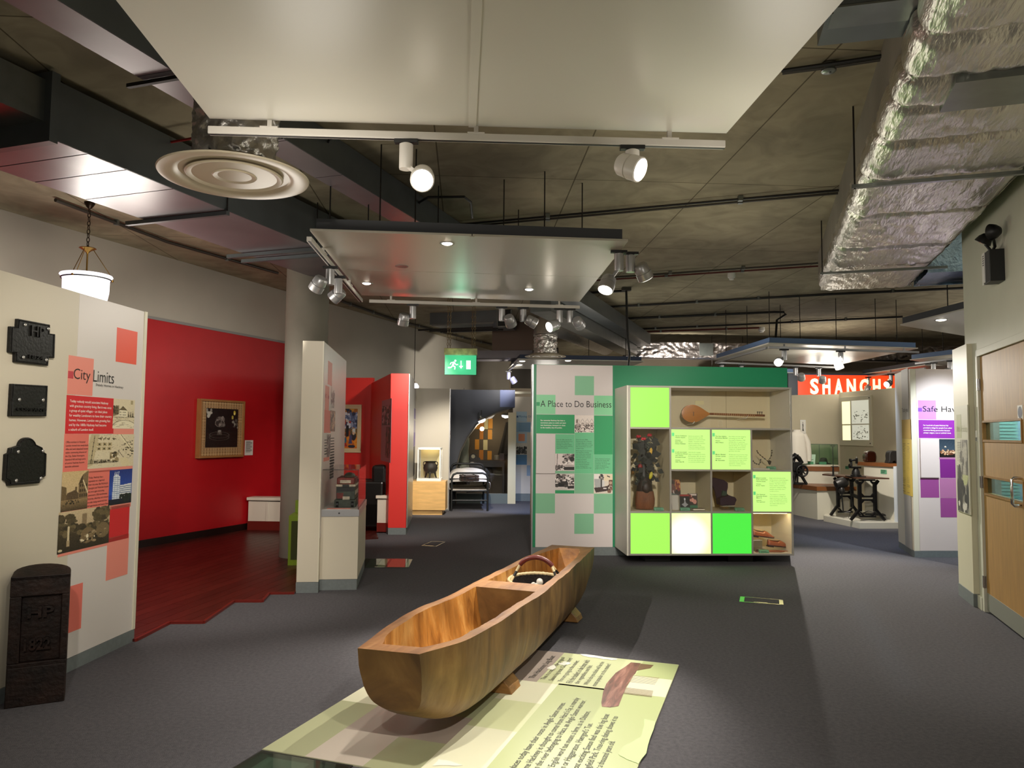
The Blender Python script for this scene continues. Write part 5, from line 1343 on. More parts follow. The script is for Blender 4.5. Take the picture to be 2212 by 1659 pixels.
BX('sill', M('grey_green_sill', '#5a6260', 0.5), t, ap[0][0], ap2[0][0], 0.02, 0.2, 0.0, AW.px(1040, 1067)[1])
BX('pane', clear, t, ap[0][0] - 0.1, ap2[0][0], 0.1, 0.106, AW.px(1040, 1067)[1], zA - 0.3)
# the room behind the glass
r = stroot('wall_scene', AW)
x0, x1 = ap[0][0] - 0.5, axr - 0.14
brn = M('brown_scene_wall', '#5c5142', 0.7, var=0.1)
mb = MB(); mb.box(x0, x1, 2.2, 2.3, 0, zA - 0.08); mb.box(x0 - 0.1, x0, 0.26, 2.3, 0, zA - 0.08); mb.box(x1, x1 + 0.1, 0.26, 2.3, 0, zA - 0.08); mb.box(x0 - 0.1, x1 + 0.1, 0.26, 2.3, zA - 0.08, zA - 0.02); mb.build('lining', brn, r)
def SR(u0, v0, u1, v1, off): return AW.rect(u0, v0, u1, v1, off)
yl = [M('amber_paper', '#d8952e', 0.6), M('orange_paper', '#c47a24', 0.6), M('cream_paper', '#d9cf9e', 0.6)]
pp = [(1027, 905, 1036, 927, 0), (1036, 908, 1045, 927, 1), (1046, 905, 1054, 927, 2), (1055, 904, 1064, 926, 0), (1036, 928, 1044, 949, 1), (1054, 928, 1063, 949, 0), (1026, 949, 1035, 971, 0), (1044, 950, 1053, 972, 2), (1035, 972, 1044, 994, 1), (1053, 974, 1062, 995, 0)]
for i, (a, b, c_, d, k) in enumerate(pp):
    e = SR(a, b, c_, d, 2.19)
    t = thing('wall_paper_sheet', '%s paper sheet, %s, on the brown room scene wall' % (['amber', 'orange', 'cream'][k], ['first in the top row', 'second in the top row', 'third in the top row', 'fourth in the top row', 'left in the second row', 'right in the second row', 'left in the third row', 'right in the third row', 'left in the bottom row', 'right in the bottom row'][i]), 'paper', AW.w((e[0] + e[1]) / 2, 2.199, (e[2] + e[3]) / 2), 0, 'papers on the room scene wall')
    hw_, hh_ = (e[1] - e[0]) / 2, (e[3] - e[2]) / 2
    MB().grid(lambda a_, b_: (hw_ * (2 * a_ - 1), -0.004 - 0.006 * b_ * (1 if (i % 2) else 0.4), hh_ * (2 * b_ - 1)), 3, 3).build('sheet', yl[k], t, fix=False)
point_light(AW.w(1.3, 1.2, zA - 0.25), 14, (1, 0.85, 0.6))
point_light(AW.w(0.9, 1.7, 1.5), 3, (1, 0.8, 0.5))
# table, cloth and little things
e = SR(1006, 994, 1092, 1060, 1.6)
t = thing('side_table', 'dark wooden table against the brown wall of the room scene', 'table', AW.w(e[0], 1.5, 0)); dk = M('dark_stained_wood', '#1d120b', 0.4)
tw = e[1] - e[0]; tz = e[3]
BX('tabletop', dk, t, -0.03, tw, 0, 0.6, tz - 0.03, tz); 
for x in (0.03, tw - 0.08):
    for y in (0.03, 0.52): BX('leg', dk, t, x, x + 0.05, y, y + 0.05, 0.001, tz - 0.032)
BX('apron', dk, t, 0.08, tw - 0.08, 0.03, 0.05, tz - 0.15, tz - 0.031)
def scn(u, v, off): a = AW.px(u, v, off); return AW.w(a[0], off, a[1])
t = thing('mantel_clock', 'dark hump-backed clock on the table of the room scene', 'clock', AW.w(AW.px(1022, 994, 1.7)[0], 1.7, tz + 0.001))
MB().prismy([(-0.17, 0), (0.17, 0), (0.16, 0.05), (0.09, 0.07), (0.07, 0.13), (0, 0.16), (-0.07, 0.13), (-0.09, 0.07), (-0.16, 0.05)], 0, 0.1).build('case', dk, t); MB().cyl((0, -0.004, 0.085), (0, 0, 0.085), 0.045, n=20).build('dial', M('ivory_dial', '#d8cfae', 0.5), t)
t = thing('jar', 'pale jar at the right of the table in the room scene', 'jar', AW.w(AW.px(1073, 994, 1.7)[0], 1.7, tz + 0.001)); MB().lathe([(0.05, 0), (0.06, 0.01), (0.06, 0.1), (0.05, 0.12), (0, 0.12)], 18).build('body', M('pale_stoneware', '#8f8877', 0.4), t, smooth=40)
t = thing('tin', 'small dark tin at the right end of the table in the room scene', 'tin', AW.w(AW.px(1084, 994, 1.7)[0], 1.7, tz + 0.001)); BX('body', M('dull_red_tin', '#3b2018', 0.4), t, -0.05, 0.05, -0.03, 0.03, 0, 0.15); BX('lid', M('tarnished_tin'), t, -0.052, 0.052, -0.032, 0.032, 0.15, 0.16)
# hanging garment with pale lettering-like weave
a = AW.px(1095, 912, 2.1); b = AW.px(1079, 982, 2.1)
t = thing('hanging_shawl', 'dark narrow garment hanging on the right of the room scene', 'garment', AW.w(a[0], 2.1, a[1])); dz_ = b[1] - a[1]; dx_ = b[0] - a[0]
MB().grid(lambda s_, r_: (dx_ * r_ * (1.1 - .9 * s_) + 0.12 * (s_ - .2), -0.02 - 0.03 * math.sin(s_ * 9) * r_, dz_ * r_), 12, 14).build('cloth', M('black_shawl', '#16120f', 0.8, var=0.6, vscale=30), t, smooth=60, fix=False)
MB().cyl((0.02, 0.0, 0.0), (0.02, 0.09, 0.0), 0.01, n=8).build('peg', dk, t)
# figure of a coat and pale oval at the left of the glass
a = AW.px(1001, 965, 1.2)
t = thing('hanging_coat', 'grey-green coat hanging at the left inside the room scene', 'coat', AW.w(a[0], 1.2, a[1]))
MB().lathe([(0.02, 0.28), (0.06, 0.25), (0.13, 0.2), (0.14, 0.1), (0.12, -0.1), (0.15, -0.5), (0.155, -0.6)], 20).build('coat_body', M('grey_green_cloth', '#7b7f70', 0.8), t, smooth=60, fix=False)
MB().tube([(-0.1, -0.04, 0.16), (-0.17, -0.06, -0.05), (-0.16, -0.08, -0.25)], [0.05, 0.05, 0.045], 10).build('sleeve', M('grey_green_cloth'), t, smooth=50); MB().cyl((0, 0, 0.27), (0, 0, zA - a[1] + 0.1), 0.006, n=6).build('hanger_hook', rod_m, t)
# two lit shades in the arch
def shade(label, u, v, off, tilt):
    p = scn(u, v, off)
    t = thing('bell_lamp', label, 'lamp', p)
    mt = Matrix.Rotation(tilt, 3, 'Y')
    MB().lathe([(0.015, 0.08), (0.02, 0.04), (0.06, 0.02), (0.085, -0.012)], 24, (0, 0, 0), mt).build('cap', M('white_enamel_cap', '#9a968c', 0.4), t, smooth=50, fix=False)
    MB().lathe([(0.083, -0.01), (0.086, -0.03), (0.065, -0.06), (0, -0.075)], 24, (0, 0, 0), mt).build('glass', frost, t, smooth=50)
    MB().cyl((0, 0, 0.1), (0, 0.0, 0.2), 0.01, n=8).build('stem', black_m, t)
    point_light((p.x, p.y - 0.02, p.z - 0.2), 2)
shade('lit glass shade on the rim of the dark arch', 1040, 906, -0.06, -0.4)
shade('lit glass shade at the right end of the dark arch', 1092, 896, 0.3, 0.1)
# white cloth on a stool behind the bed
p = scn(1015, 1000, 0.5)
t = thing('folded_cloth', 'folded white cloth on the head rail of the black iron bed', 'cloth', (p.x, p.y, p.z))
MB().grid(lambda a_, b_: (-0.14 + 0.28 * a_, -0.06 + 0.12 * b_, 0.02 * math.sin(a_ * 7) * math.sin(b_ * 5 + 1)), 14, 8).build('cloth', M('white_linen', '#d8d0c6', 0.8), t, smooth=60, fix=False)

# bed: black iron frame, white bedding
a = PZ(975, 1104); b = PZ(1053, 1104)
BF = Fr(a, math.degrees(math.atan2((b - a).y, (b - a).x)) + 0)
bw_ = BF.px(1053, 1104)[0]; bl = 1.55
zm = BF.px(1010, 1041)[1]; zh = BF.px(1010, 1022)[1]; hz = 1.5 - (1002 - 936) / FPX * (a.y + bl)
t = thing('iron_bed', 'black tubular iron bedstead with a white mattress in front of the arch', 'bed', BF)
def hoop(y, z_, nm): MB().tube([(0, y, 0.002), (0, y, z_ - 0.1), (0.03, y, z_ - 0.03), (0.1, y, z_), (bw_ - 0.1, y, z_), (bw_ - 0.03, y, z_ - 0.03), (bw_, y, z_ - 0.1), (bw_, y, 0.002)], 0.021, 10).build(nm, black_m, t, smooth=50)
hoop(0, zh, 'foot_frame'); hoop(bl, hz, 'head_frame')
for x in (0, bw_): MB().cyl((x, 0, zm - 0.16), (x, bl, zm - 0.16), 0.02, n=8).build('side_rail', black_m, t)
for z_ in (BF.px(1010, 1081)[1],): MB().cyl((0, 0, z_), (bw_, 0, z_), 0.015, n=8).build('cross_rail', black_m, t)
MB().cyl((0, 0, zm - 0.17), (bw_, 0, zm - 0.17), 0.015, n=8).build('cross_rail', black_m, t)
for k in range(6): y = 0.2 + k * (bl - 0.3) / 5; MB().cyl((0.0, y, zm - 0.17), (bw_, y, zm - 0.17), 0.008, n=6).build('slat', black_m, t)
linen = M('white_linen')
def mat_(a_, b_):
    th = 2 * math.pi * a_; cx_ = bw_ / 2; 
    sq = lambda c_: math.copysign(abs(c_) ** 0.35, c_)
    return (cx_ + (bw_ / 2 + 0.05) * sq(math.cos(th)) + 0.01 * math.sin(b_ * 20), 0.03 + (bl - 0.08) * b_, zm - 0.08 + 0.08 * sq(math.sin(th)) + 0.006 * math.sin(b_ * 13 + a_ * 9))
MB().grid(mat_, 32, 14).build('mattress', linen, t, smooth=60)
t = thing('pillow', 'white rumpled pillow and turned-back sheet at the head of the iron bed', 'pillow', BF.w(bw_ / 2, bl * 0.72, zm + .01), BF.a)
def pil(a_, b_):
    x = (2 * a_ - 1); y = (2 * b_ - 1); e_ = (1 - abs(x) ** 4) * (1 - abs(y) ** 4)
    return ((bw_ / 2 + 0.06) * x, 0.33 * y, 0.01 + 0.19 * e_ ** 0.6 + 0.012 * math.sin(x * 7 + y * 5) * e_)
MB().grid(pil, 24, 16).build('pillow_case', linen, t, smooth=70, fix=False)
MB().grid(lambda a_, b_: (bw_ / 2 + 0.02 + 0.06 * b_ + 0.01 * math.sin(a_ * 15), -0.4 + 0.6 * a_, 0.03 - 0.2 * b_ * (0.7 + 0.3 * math.sin(a_ * 6))), 14, 6).build('sheet_fold', linen, t, smooth=60, fix=False)
q = BF.px(994, 1030, 0.28); q1 = BF.px(1033, 1030, 0.28)
t = thing('suitcase', 'brown leather suitcase lying on the foot of the iron bed', 'suitcase', BF.w((q[0] + q1[0]) / 2, 0.28, zm + 0.004), BF.a + 0.12)
sl_ = M('brown_leather', '#2f1a12', 0.45, bump=0.15, bscale=80); hw_ = (q1[0] - q[0]) / 2
BX('body', sl_, t, -hw_, hw_, -0.14, 0.16, 0.0, 0.075, bevel=0.012); BX('lid', sl_, t, -hw_, hw_, -0.14, 0.16, 0.078, 0.115, bevel=0.012)
for x in (-hw_ * .6, hw_ * .6): BX('strap', M('dark_strap', '#150b07', 0.5), t, x - 0.012, x + 0.012, -0.146, 0.165, -0.0, 0.12)
MB().tube([(-0.05, -0.145, 0.05), (-0.04, -0.17, 0.05), (0.04, -0.17, 0.05), (0.05, -0.145, 0.05)], 0.007, 6).build('handle', M('dark_strap'), t)

# blue 'Moving' panel between the arch and the green wall
MV = Fr(PY(1115, 1070, 17.0), 2.0)
mw = MV.px(1156, 950)[0]; mh = MV.px(1130, 857)[1]; my0 = MV.px(1130, 1067)[1]
t = thing('display_board', 'pale display board headed Moving with blue squares beside the green wall', 'display board', MV)
BX('board', M('pale_board', '#cfc5b8', 0.45), t, -0.18, mw + 0.4, 0, 0.08, my0 + 0.01, mh); BX('skirting', skirt_m, t, -0.18, mw + 0.4, -0.004, 0.084, 0, my0 + 0.008)
BX('head_rail', M('ivory_edge_profile'), t, -0.1, mw + 0.4, -0.02, 0.1, MV.px(1130, 851)[1], MV.px(1130, 846)[1])
bl1 = M('pale_blue_print', '#a9c3d6', 0.5); bl2 = M('mid_blue_print', '#8fb2cf', 0.5); bl3 = M('steel_blue_print', '#4f7ea6', 0.5); bl4 = M('grey_blue_print', '#8ea3b8', 0.5)
Q = lambda m, *a, **k: PR(t, MV, 'print', m, *a, **k)
Q(bl1, 1115.5, 889, 1138, 911); Q(bl2, 1115.5, 911.5, 1148, 934); Q(bl1, 1115.5, 934.5, 1138, 957); Q(bl3, 1115, 982, 1138, 1004); Q(bl4, 1138, 1005, 1148, 1028); Q(M('deep_blue_print', '#1d4d84', 0.5), 1116, 898, 1119.5, 902, lift=0.001)
Q(M('salmon_print', '#d98a66', 0.5), 1120, 937, 1133.5, 953, lift=0.002); c = Cv(40, 40, '#cfc8bf'); c.blobs(50, (0, .3, 1, 1), .1, ['#2b2725', '#544e4a', '#151312']).grain(.05); PIC(t, MV, c, 1115.5, 958, 1138, 981)
TX(t, MV, 'Moving On', M('blue_ink', '#2f5f96', 0.5), 1121, 897, 1148, 903.5)
mb = MB()
for i in range(7):
    a = MV.rect(1120, 914 + i * 2.7, 1147, 915 + i * 2.7); mb.box(a[0], a[1], -0.004, -0.003, a[2], a[3])
o = mb.build('text_lines', M('blue_ink'), t); o['kind'] = 'stuff'
BX('dark_void', M('opening_shade_paint', '#2a241d', 0.8), None, 0, 0, 0, 0, 0, 0) if False else None

# exit sign on chains
ED = 9.9
p = PY(995, 788, ED)
t = thing('exit_sign', 'green illuminated running-man exit sign hanging on two chains', 'sign', p, R(2))
def EX(u, v): q = PY(u, v, ED) - p; return q.x, q.z
x0, zb_ = EX(961, 809); x1, zt2 = EX(1029, 768); _, zc = EX(990, 753)
eg = M('lit_exit_green', '#1a8a58', 0.4, emis='#3cc088', estr=0.75); ew = M('lit_exit_white', '#ffffff', 0.4, emis='#e9fff2', estr=1.1)
BX('face', eg, t, x0, x1, -0.012, 0.0, zb_, zt2); BX('pane_edge', glass('exit_acrylic', '#bfe8d0', 0.08), t, x0 - 0.004, x1 + 0.012, 0.001, 0.02, zb_ - 0.006, zt2)
cas = M('scuffed_brass_case', '#b9a66e', 0.45, var=0.45, vscale=14)
BX('casing', cas, t, x0 - 0.012, x1 + 0.012, -0.05, 0.06, zt2 + 0.004, zc, bevel=0.006)
def E2(pts): return [(EX(961 + a * 68, 768 + b * 41)) for a, b in pts]
mb = MB(); y0, y1 = -0.0135, -0.0122
mb.prismy(E2([(.62, .3), (.6, .3)]) if False else E2([(.50, .28), (.53, .28), (.53, .55), (.58, .55), (.515, .7), (.45, .55), (.50, .55)]), y0, y1); mb.build('arrow', ew, t)
MB().prismy(E2([(.68, .27), (.82, .27), (.82, .72), (.68, .72)]), y0, y1).build('door_symbol', ew, t)
mb = MB(); hx_, hz_ = EX(961 + .335 * 68, 768 + .28 * 41)
mb.prismy([(hx_ + 0.014 * math.cos(k * .5236), hz_ + 0.014 * math.sin(k * .5236)) for k in range(12)], y0, y1)
def stick(a, b, w_): 
    (ax, az), (bx, bz) = E2([a])[0], E2([b])[0]; d = Vector((bx - ax, bz - az)).normalized() * w_; n = Vector((-d.y, d.x)); mb.prismy([(ax - n.x, az - n.y), (bx - n.x, bz - n.y), (bx + n.x, bz + n.y), (ax + n.x, az + n.y)], y0, y1)
stick((.30, .34), (.25, .54), 0.013); stick((.30, .37), (.36, .5), 0.006); stick((.36, .5), (.42, .47), 0.006); stick((.29, .36), (.20, .38), 0.006); stick((.20, .38), (.17, .48), 0.006); stick((.25, .54), (.33, .6), 0.008); stick((.33, .6), (.31, .74), 0.007); stick((.25, .54), (.19, .64), 0.008); stick((.19, .64), (.10, .64), 0.007)
mb.build('running_figure', ew, t)
for u in (969, 1022):
    xx = EX(u, 760)[0]
    for dx, n_ in ((-0.012, 'chain'), (0.02, 'chain')):
        mb = MB(); z = zc; i = 0
        zt3 = ZC - p.z
        while z < zt3 - 0.02:
            w2 = 0.011
            pts = [((w2 * math.cos(a)) if i % 2 else 0, 0 if i % 2 else w2 * math.cos(a), z + 0.02 + 0.022 * math.sin(a)) for a in [k * math.pi / 3 for k in range(6)]]
            mb.tube([(xx + dx + q_[0], q_[1], q_[2]) for q_ in pts], 0.0035, 4, closed=True); z += 0.036; i += 1
        mb.build(n_, M('brassy_chain', '#8a7a58', 0.35, 0.8), t)
point_light((p.x, p.y - 0.2, p.z), 0.6, (0.3, 1, 0.6))
# dark slab for the shade of the opening between arch and green wall
o = st('opening_shade_slab', MB().box(0, 1.1, 0, 0.1, 2.55, ZC - 0.3), M('opening_shade_paint', '#2a241d', 0.8)); o.location = MV.w(-0.12, 0.6)

# ================================================================== GREEN WALL AND LIGHT-BOX CABINET
GN = Fr(PZ(1148, 1200), 3.5)
gw = GN.px(1702, 900)[0]; gh = GN.px(1240, 788)[1]
green_w = M('emerald_wall_paint', '#0f7f53', 0.45)
gz0 = GN.px(1240, 1182)[1]
t = thing('display_board', 'emerald green partition headed A Place to Do Business', 'display board', GN)
BX('core', green_w, t, 0.012, gw, 0, 0.16, gz0, gh); BX('skirting', skirt_m, t, 0.0, gw, -0.002, 0.164, 0, gz0 - 0.001); BX('end_profile', alu, t, -0.006, 0.011, -0.004, 0.164, 0.0, gh)
pinkw = M('lilac_white_sheet', '#d2c8c6', 0.45)
gx = [GN.px(u, 1000)[0] for u in (1157.5, 1199.2, 1240.8, 1282.7, 1323.3)]
zt2_ = GN.px(1240, 788)[1] - 0.004
BX('graphic_sheet', pinkw, t, gx[0], gx[4], -0.004, -0.0005, gz0 + 0.002, zt2_)
g_l = M('pale_green_print', '#86cf9c', 0.5); g_m = M('mid_green_print', '#6abf8c', 0.5); g_d = M('deep_green_print', '#279a5f', 0.5); g_s = M('sage_green_print', '#7fb892', 0.5)
def GZ(v): return GN.px(1240, v)[1]
def GP(m, c0, c1, v0, v1, lift=0.0, name='print'):
    return MB().box(gx[c0] + 0.001, gx[c1] - 0.001, -0.0052 - lift, -0.0042 - lift, GZ(v1), GZ(v0)).build(name, m, t)
GP(g_s, 2, 3, 812, 853.5); GP(g_l, 0, 1, 853.5, 895); GP(g_l, 3, 4, 854, 896); GP(g_d, 0, 2, 896, 937); GP(g_d, 3, 4, 897, 981); GP(g_m, 1, 2, 938, 980); GP(g_m, 2, 3, 938, 1023); GP(g_m, 3, 4, 981, 1023); GP(g_s, 2, 3, 1023.3, 1066); GP(g_s, 0, 1, 1066, 1109); GP(g_s, 3, 4, 1066, 1109); GP(g_s, 2, 3, 1109.5, 1153); GP(g_m, 2, 3, 934, 938); GP(g_d, 1, 2, 1059, 1066)
MB().box(gx[0] + 0.002, gx[1] - 0.002, -0.022, -0.0045, GZ(1023), GZ(937.5)).build('flap_panel', pinkw, t, bevel=0.002)
MB().box(gx[0] + 0.001, GN.px(1166, 870)[0], -0.0062, -0.0054, GZ(877.5), GZ(869.5)).build('print', g_d, t)
TX(t, GN, 'A Place to Do Business', ink, 1167.5, 865, 1320.5, 880.5, off=-0.003, thin=-0.003)
TX(t, GN, 'For centuries Hackney has been a\nconvenient place to settle and start\nnew businesses, because it is close\nto the wealthy city of London.', wink, 1167.5, 906.5, 1222.5, 926.5, off=-0.003, thin=0.015, lines=1.25)
TX(t, GN, 'From the 1500s, German and\nDutch market gardeners set up\nbusiness here. They took\nadvantage of Hackney’s fertile\nsoil to supply London with fruit,\nvegetables and flowers.', ink, 1202, 948.5, 1237, 969.5, off=-0.003, lines=1.2)
TX(t, GN, 'Up to the early 1800s,\nHackney was still a collection\nof sleepy villages surrounded\nby fields. It had plenty of cheap\nland, and the River Lea made\ntransport easy.', ink, 1244, 948.5, 1280, 970.5, off=-0.003, lines=1.2)
TX(t, GN, 'Before long the area attracted\nnew industries, including\nsome of the most technically\nadvanced in Britain. Hackney\nWick was home to pioneers\nof plastic and petrol\nmanufacturing. Some\nHackney businesses went\non to become household\nnames, including Fours,\nBurberry and Matchbox Toys.', ink, 1244, 972.5, 1278, 1012.5, off=-0.003, lines=1.2)
TX(t, GN, 'Today, Hackney’s businesses\nare still at the cutting edge,\nthis time in the field of\nmultimedia. This has brought\na whole new group of\nwealthy and skilled young\npeople to the area.', ink, 1285.5, 990, 1318, 1014, off=-0.003, lines=1.2)
def GPIC(c, c0, c1, v0, v1): picture(t, c, gx[c0] + 0.002, gx[c1] - 0.002, GZ(v1), GZ(v0), y=-0.0056, name='photo')
c = Cv(70, 64, '#e6d9d2'); g = np.random.RandomState(5)
for i in range(4): x = .06 + i * .24; c.line(x, .42, x + .11, .2, .006, '#5a4b48').line(x + .11, .2, x + .22, .42, .006, '#5a4b48').rect(x + .02, .42, x + .2, .58, '#cbbcb4'); c.blobs(8, (x + .02, .44, x + .2, .58), .015, ['#5a4b48'])
c.blobs(110, (0, .56, 1, .82), .028, ['#2c2422', '#6a5954', '#8d7a74', '#40342f']).blobs(18, (0, .82, 1, .98), .03, ['#3a302c']); c.ell(.12, .34, .05, .12, '#7b6a62').grain(.04); GPIC(c, 2, 3, 897, 934)
c = Cv(70, 64, '#dfd2cf'); c.blobs(110, (.42, .02, 1, .55), .05, ['#4a4140', '#b3a5a2', '#2a2424', '#877a78']).line(.1, 0, .09, .75, .02, '#6e6462').ell(.88, .3, .12, .14, '#231e1e'); c.poly([(.42, .75), (.6, .62), (1, .66), (1, .78)], '#b7aaa6').rect(.45, .77, 1, .96, '#241f1f').blobs(30, (0, .7, .45, .95), .05, ['#3a3433', '#6c6260', '#1c1818']).poly([(.25, .85), (.4, .84), (.5, 1), (.3, .97)], '#d9cfcb').blobs(12, (.55, .42, .95, .6), .05, ['#d5cac6', '#efe6e2']); c.grain(.04); GPIC(c, 1, 2, 980.5, 1017)
MB().box(gx[1] + 0.001, gx[2] - 0.001, -0.0056, -0.0043, GZ(1023), GZ(1017.2)).build('print', g_s, t)
c = Cv(70, 70, '#d8ccc8'); c.blobs(14, (.02, .02, .7, .2), .06, ['#7a6e6b', '#2e2827']).rect(0, .2, 1, .5, '#8f8481').blobs(90, (0, .2, 1, .62), .06, ['#3a3332', '#bcb0ac', '#1c1817', '#6f6562', '#e9dfdb']).rect(.28, .46, .68, .66, '#2a2524').rect(0, .62, .68, .8, '#161312').ell(.08, .74, .1, .1, '#3c3635').ell(.55, .74, .1, .1, '#3c3635').blobs(20, (.65, .1, .95, .5), .05, ['#efe7e3', '#45403e']).poly([(.62, .75), (1, .72), (1, .9), (.66, .92)], '#262120').rect(0, .86, .62, 1, '#cfc5c1'); c.grain(.04); GPIC(c, 1, 2, 1023.5, 1058.6)
c = Cv(64, 70, '#dccfc2'); c.rect(0, 0, .3, .25, '#e9e2de').blobs(12, (.3, .0, .5, .25), .05, ['#3d3836', '#8a817d']).rect(.55, .02, 1, .35, '#e3d2b6').blobs(4, (.7, .08, .9, .16), .03, ['#4a443f']).poly([(.02, .26), (.36, .24), (.4, .66), (.06, .72)], '#a9a8a8').rect(.36, .26, .44, .7, '#3d3a3b').poly([(.44, .28), (.56, .36), (.56, .62), (.44, .68)], '#cfcccb').poly([(0, .7), (.45, .66), (.75, .6), (.8, .85), (.1, .95)], '#3b2a26').rect(.5, .7, .68, .76, '#d8d2cf').rect(.8, .3, 1, .6, '#6a4d3a').ell(.9, .45, .08, .08, '#b99a86').blobs(12, (.75, .6, 1, .9), .05, ['#4d352a', '#7d5a48']); c.grain(.03); GPIC(c, 3, 4, 1023.5, 1066)

# cabinet of backlit panels and glazed niches
CO = 0.72
x0 = GN.px(1358, 1000, -CO)[0]; x1 = GN.px(1712.3, 1000, -CO)[0]
zt3 = GN.px(1450, 833.5, -CO)[1]; zb3 = GN.px(1450, 1200.3, -CO)[1]
CB = Fr(GN.w(x0, -CO), 3.5)
CWd = x1 - x0; b_ = 0.022; cwid = (CWd - b_) / 4; chei = (zt3 - zb3 - b_) / 4
niche = M('niche_lining', '#cfc3a0', 0.6); frm = M('grey_aluminium_frame', '#9d9990', 0.4, 0.4); cw_m = M('cabinet_white', '#cfcabc', 0.4)
t = thing('light_box_cabinet', 'large grid cabinet of backlit green panels and glazed niches before the green wall', 'cabinet', CB)
X = [i * cwid for i in range(5)]; Z = [zb3 + i * chei for i in range(5)]       # left edges of the bars
dp = CO - 0.005
BX('side', cw_m, t, -0.001, b_, 0.012, dp, zb3, zt3); BX('side', cw_m, t, CWd - b_, CWd, 0.012, dp, zb3, zt3); BX('top', cw_m, t, b_, CWd - b_, 0.012, dp, zt3 - b_, zt3); BX('base', cw_m, t, b_, CWd - b_, 0.012, dp, zb3, zb3 + b_)
BX('back', niche, t, b_, CWd - b_, dp - 0.12, dp - 0.1, zb3 + b_, zt3 - b_)
BX('left_flank', cw_m, t, -0.02, -0.0015, 0.004, dp, zb3, zt3)
# face frame
merged = [(1, 3, 'v2'), (2, 3, 'v3')]
def bar(nm, *a): BX(nm, frm, t, *a, bevel=0.002)
bar('frame_bar', 0, CWd, 0, 0.012, zt3 - b_, zt3); bar('frame_bar', 0, CWd, 0, 0.012, zb3, zb3 + b_); bar('frame_bar', 0, b_, 0, 0.012, zb3 + b_, zt3 - b_); bar('frame_bar', CWd - b_, CWd, 0, 0.012, zb3 + b_, zt3 - b_)
bar('frame_bar', X[1], X[1] + b_, 0, 0.012, zb3 + b_, zt3 - b_)
for i in (2, 3): bar('frame_bar', X[i], X[i] + b_, 0, 0.012, zb3 + b_, Z[3])
bar('frame_bar', b_, X[1], 0, 0.012, Z[3], Z[3] + b_); bar('frame_bar', X[1] + b_, CWd - b_, 0, 0.012, Z[3], Z[3] + b_)
bar('frame_bar', b_, X[1], 0, 0.012, Z[1], Z[1] + b_)
for i in (1, 2, 3):
    bar('frame_bar', X[i] + b_, X[i + 1], 0, 0.012, Z[1], Z[1] + b_); bar('frame_bar', X[i] + b_, X[i + 1], 0, 0.012, Z[2], Z[2] + b_)
# partitions behind the bars
th = 0.012
def div(*a): BX('niche_wall', niche, t, *a)
yb_ = dp - 0.12
div(X[1] + 0.005, X[1] + 0.017, 0.014, yb_, zb3 + b_, zt3 - b_)
for i in (2, 3): div(X[i] + 0.005, X[i] + 0.017, 0.014, yb_, zb3 + b_, Z[3])
div(X[1] + b_, CWd - b_, 0.014, yb_, Z[3] + 0.005, Z[3] + 0.017); div(b_, X[1], 0.014, yb_, Z[3] + 0.005, Z[3] + 0.017); div(b_, X[1], 0.014, yb_, Z[1] + 0.005, Z[1] + 0.017)
for i in (1, 2, 3):
    for j in (1, 2): div(X[i] + b_, X[i + 1], 0.014, yb_, Z[j] + 0.005, Z[j] + 0.017)
# light panels: column, row from the bottom
def litm(n, e, s): return M(n, '#dddddd', 0.35, emis=e, estr=s)
lime_l = litm('lit_lime_acrylic', '#9ae650', 1.1); leaf_l = litm('lit_pale_leaf_acrylic', '#bdf07c', 1.1); vivid_l = litm('lit_vivid_green_acrylic', '#3cdc38', 1.1); white_l = litm('lit_white_acrylic', '#fffde0', 1.8)
for m in (lime_l, leaf_l, vivid_l, white_l): m.node_tree.nodes['Principled BSDF'].inputs['Base Color'].default_value = (0.05, 0.06, 0.04, 1)
# lamp glow behind the white panel painted as a colour gradient in its emission
nt = white_l.node_tree; tc = nt.nodes.new('ShaderNodeTexCoord'); sp = nt.nodes.new('ShaderNodeVectorMath'); sp.operation = 'DISTANCE'; sp.inputs[1].default_value = (0.4, 0.42, 0.4)
mr = nt.nodes.new('ShaderNodeMapRange'); mr.inputs[1].default_value = 0.34; mr.inputs[2].default_value = 0.75; mr.inputs[3].default_value = 0.0; mr.inputs[4].default_value = 1.0
mx = nt.nodes.new('ShaderNodeMix'); mx.data_type = 'RGBA'; mx.inputs[6].default_value = (*hx('#fffff4'), 1); mx.inputs[7].default_value = (*hx('#c9f08a'), 1)
nt.links.new(tc.outputs['Generated'], sp.inputs[0]); nt.links.new(sp.outputs['Value'], mr.inputs[0]); nt.links.new(mr.outputs[0], mx.inputs[0]); nt.links.new(mx.outputs[2], nt.nodes['Principled BSDF'].inputs['Emission Color'])
def light(c_, r_, m):
    return BX('light_panel', m, t, X[c_] + b_ + 0.0005, X[c_ + 1] - 0.0005, 0.004, 0.010, Z[r_] + b_ + 0.0005, Z[r_ + 1] - 0.0005)
light(0, 3, lime_l); light(0, 0, lime_l); light(1, 0, white_l); light(2, 0, vivid_l)
gk = M('green_black_ink', '#16301a', 0.6); sq_m = M('mid_green_transfer', '#5fc47c', 0.5, emis='#5ccf7a', estr=0.45)
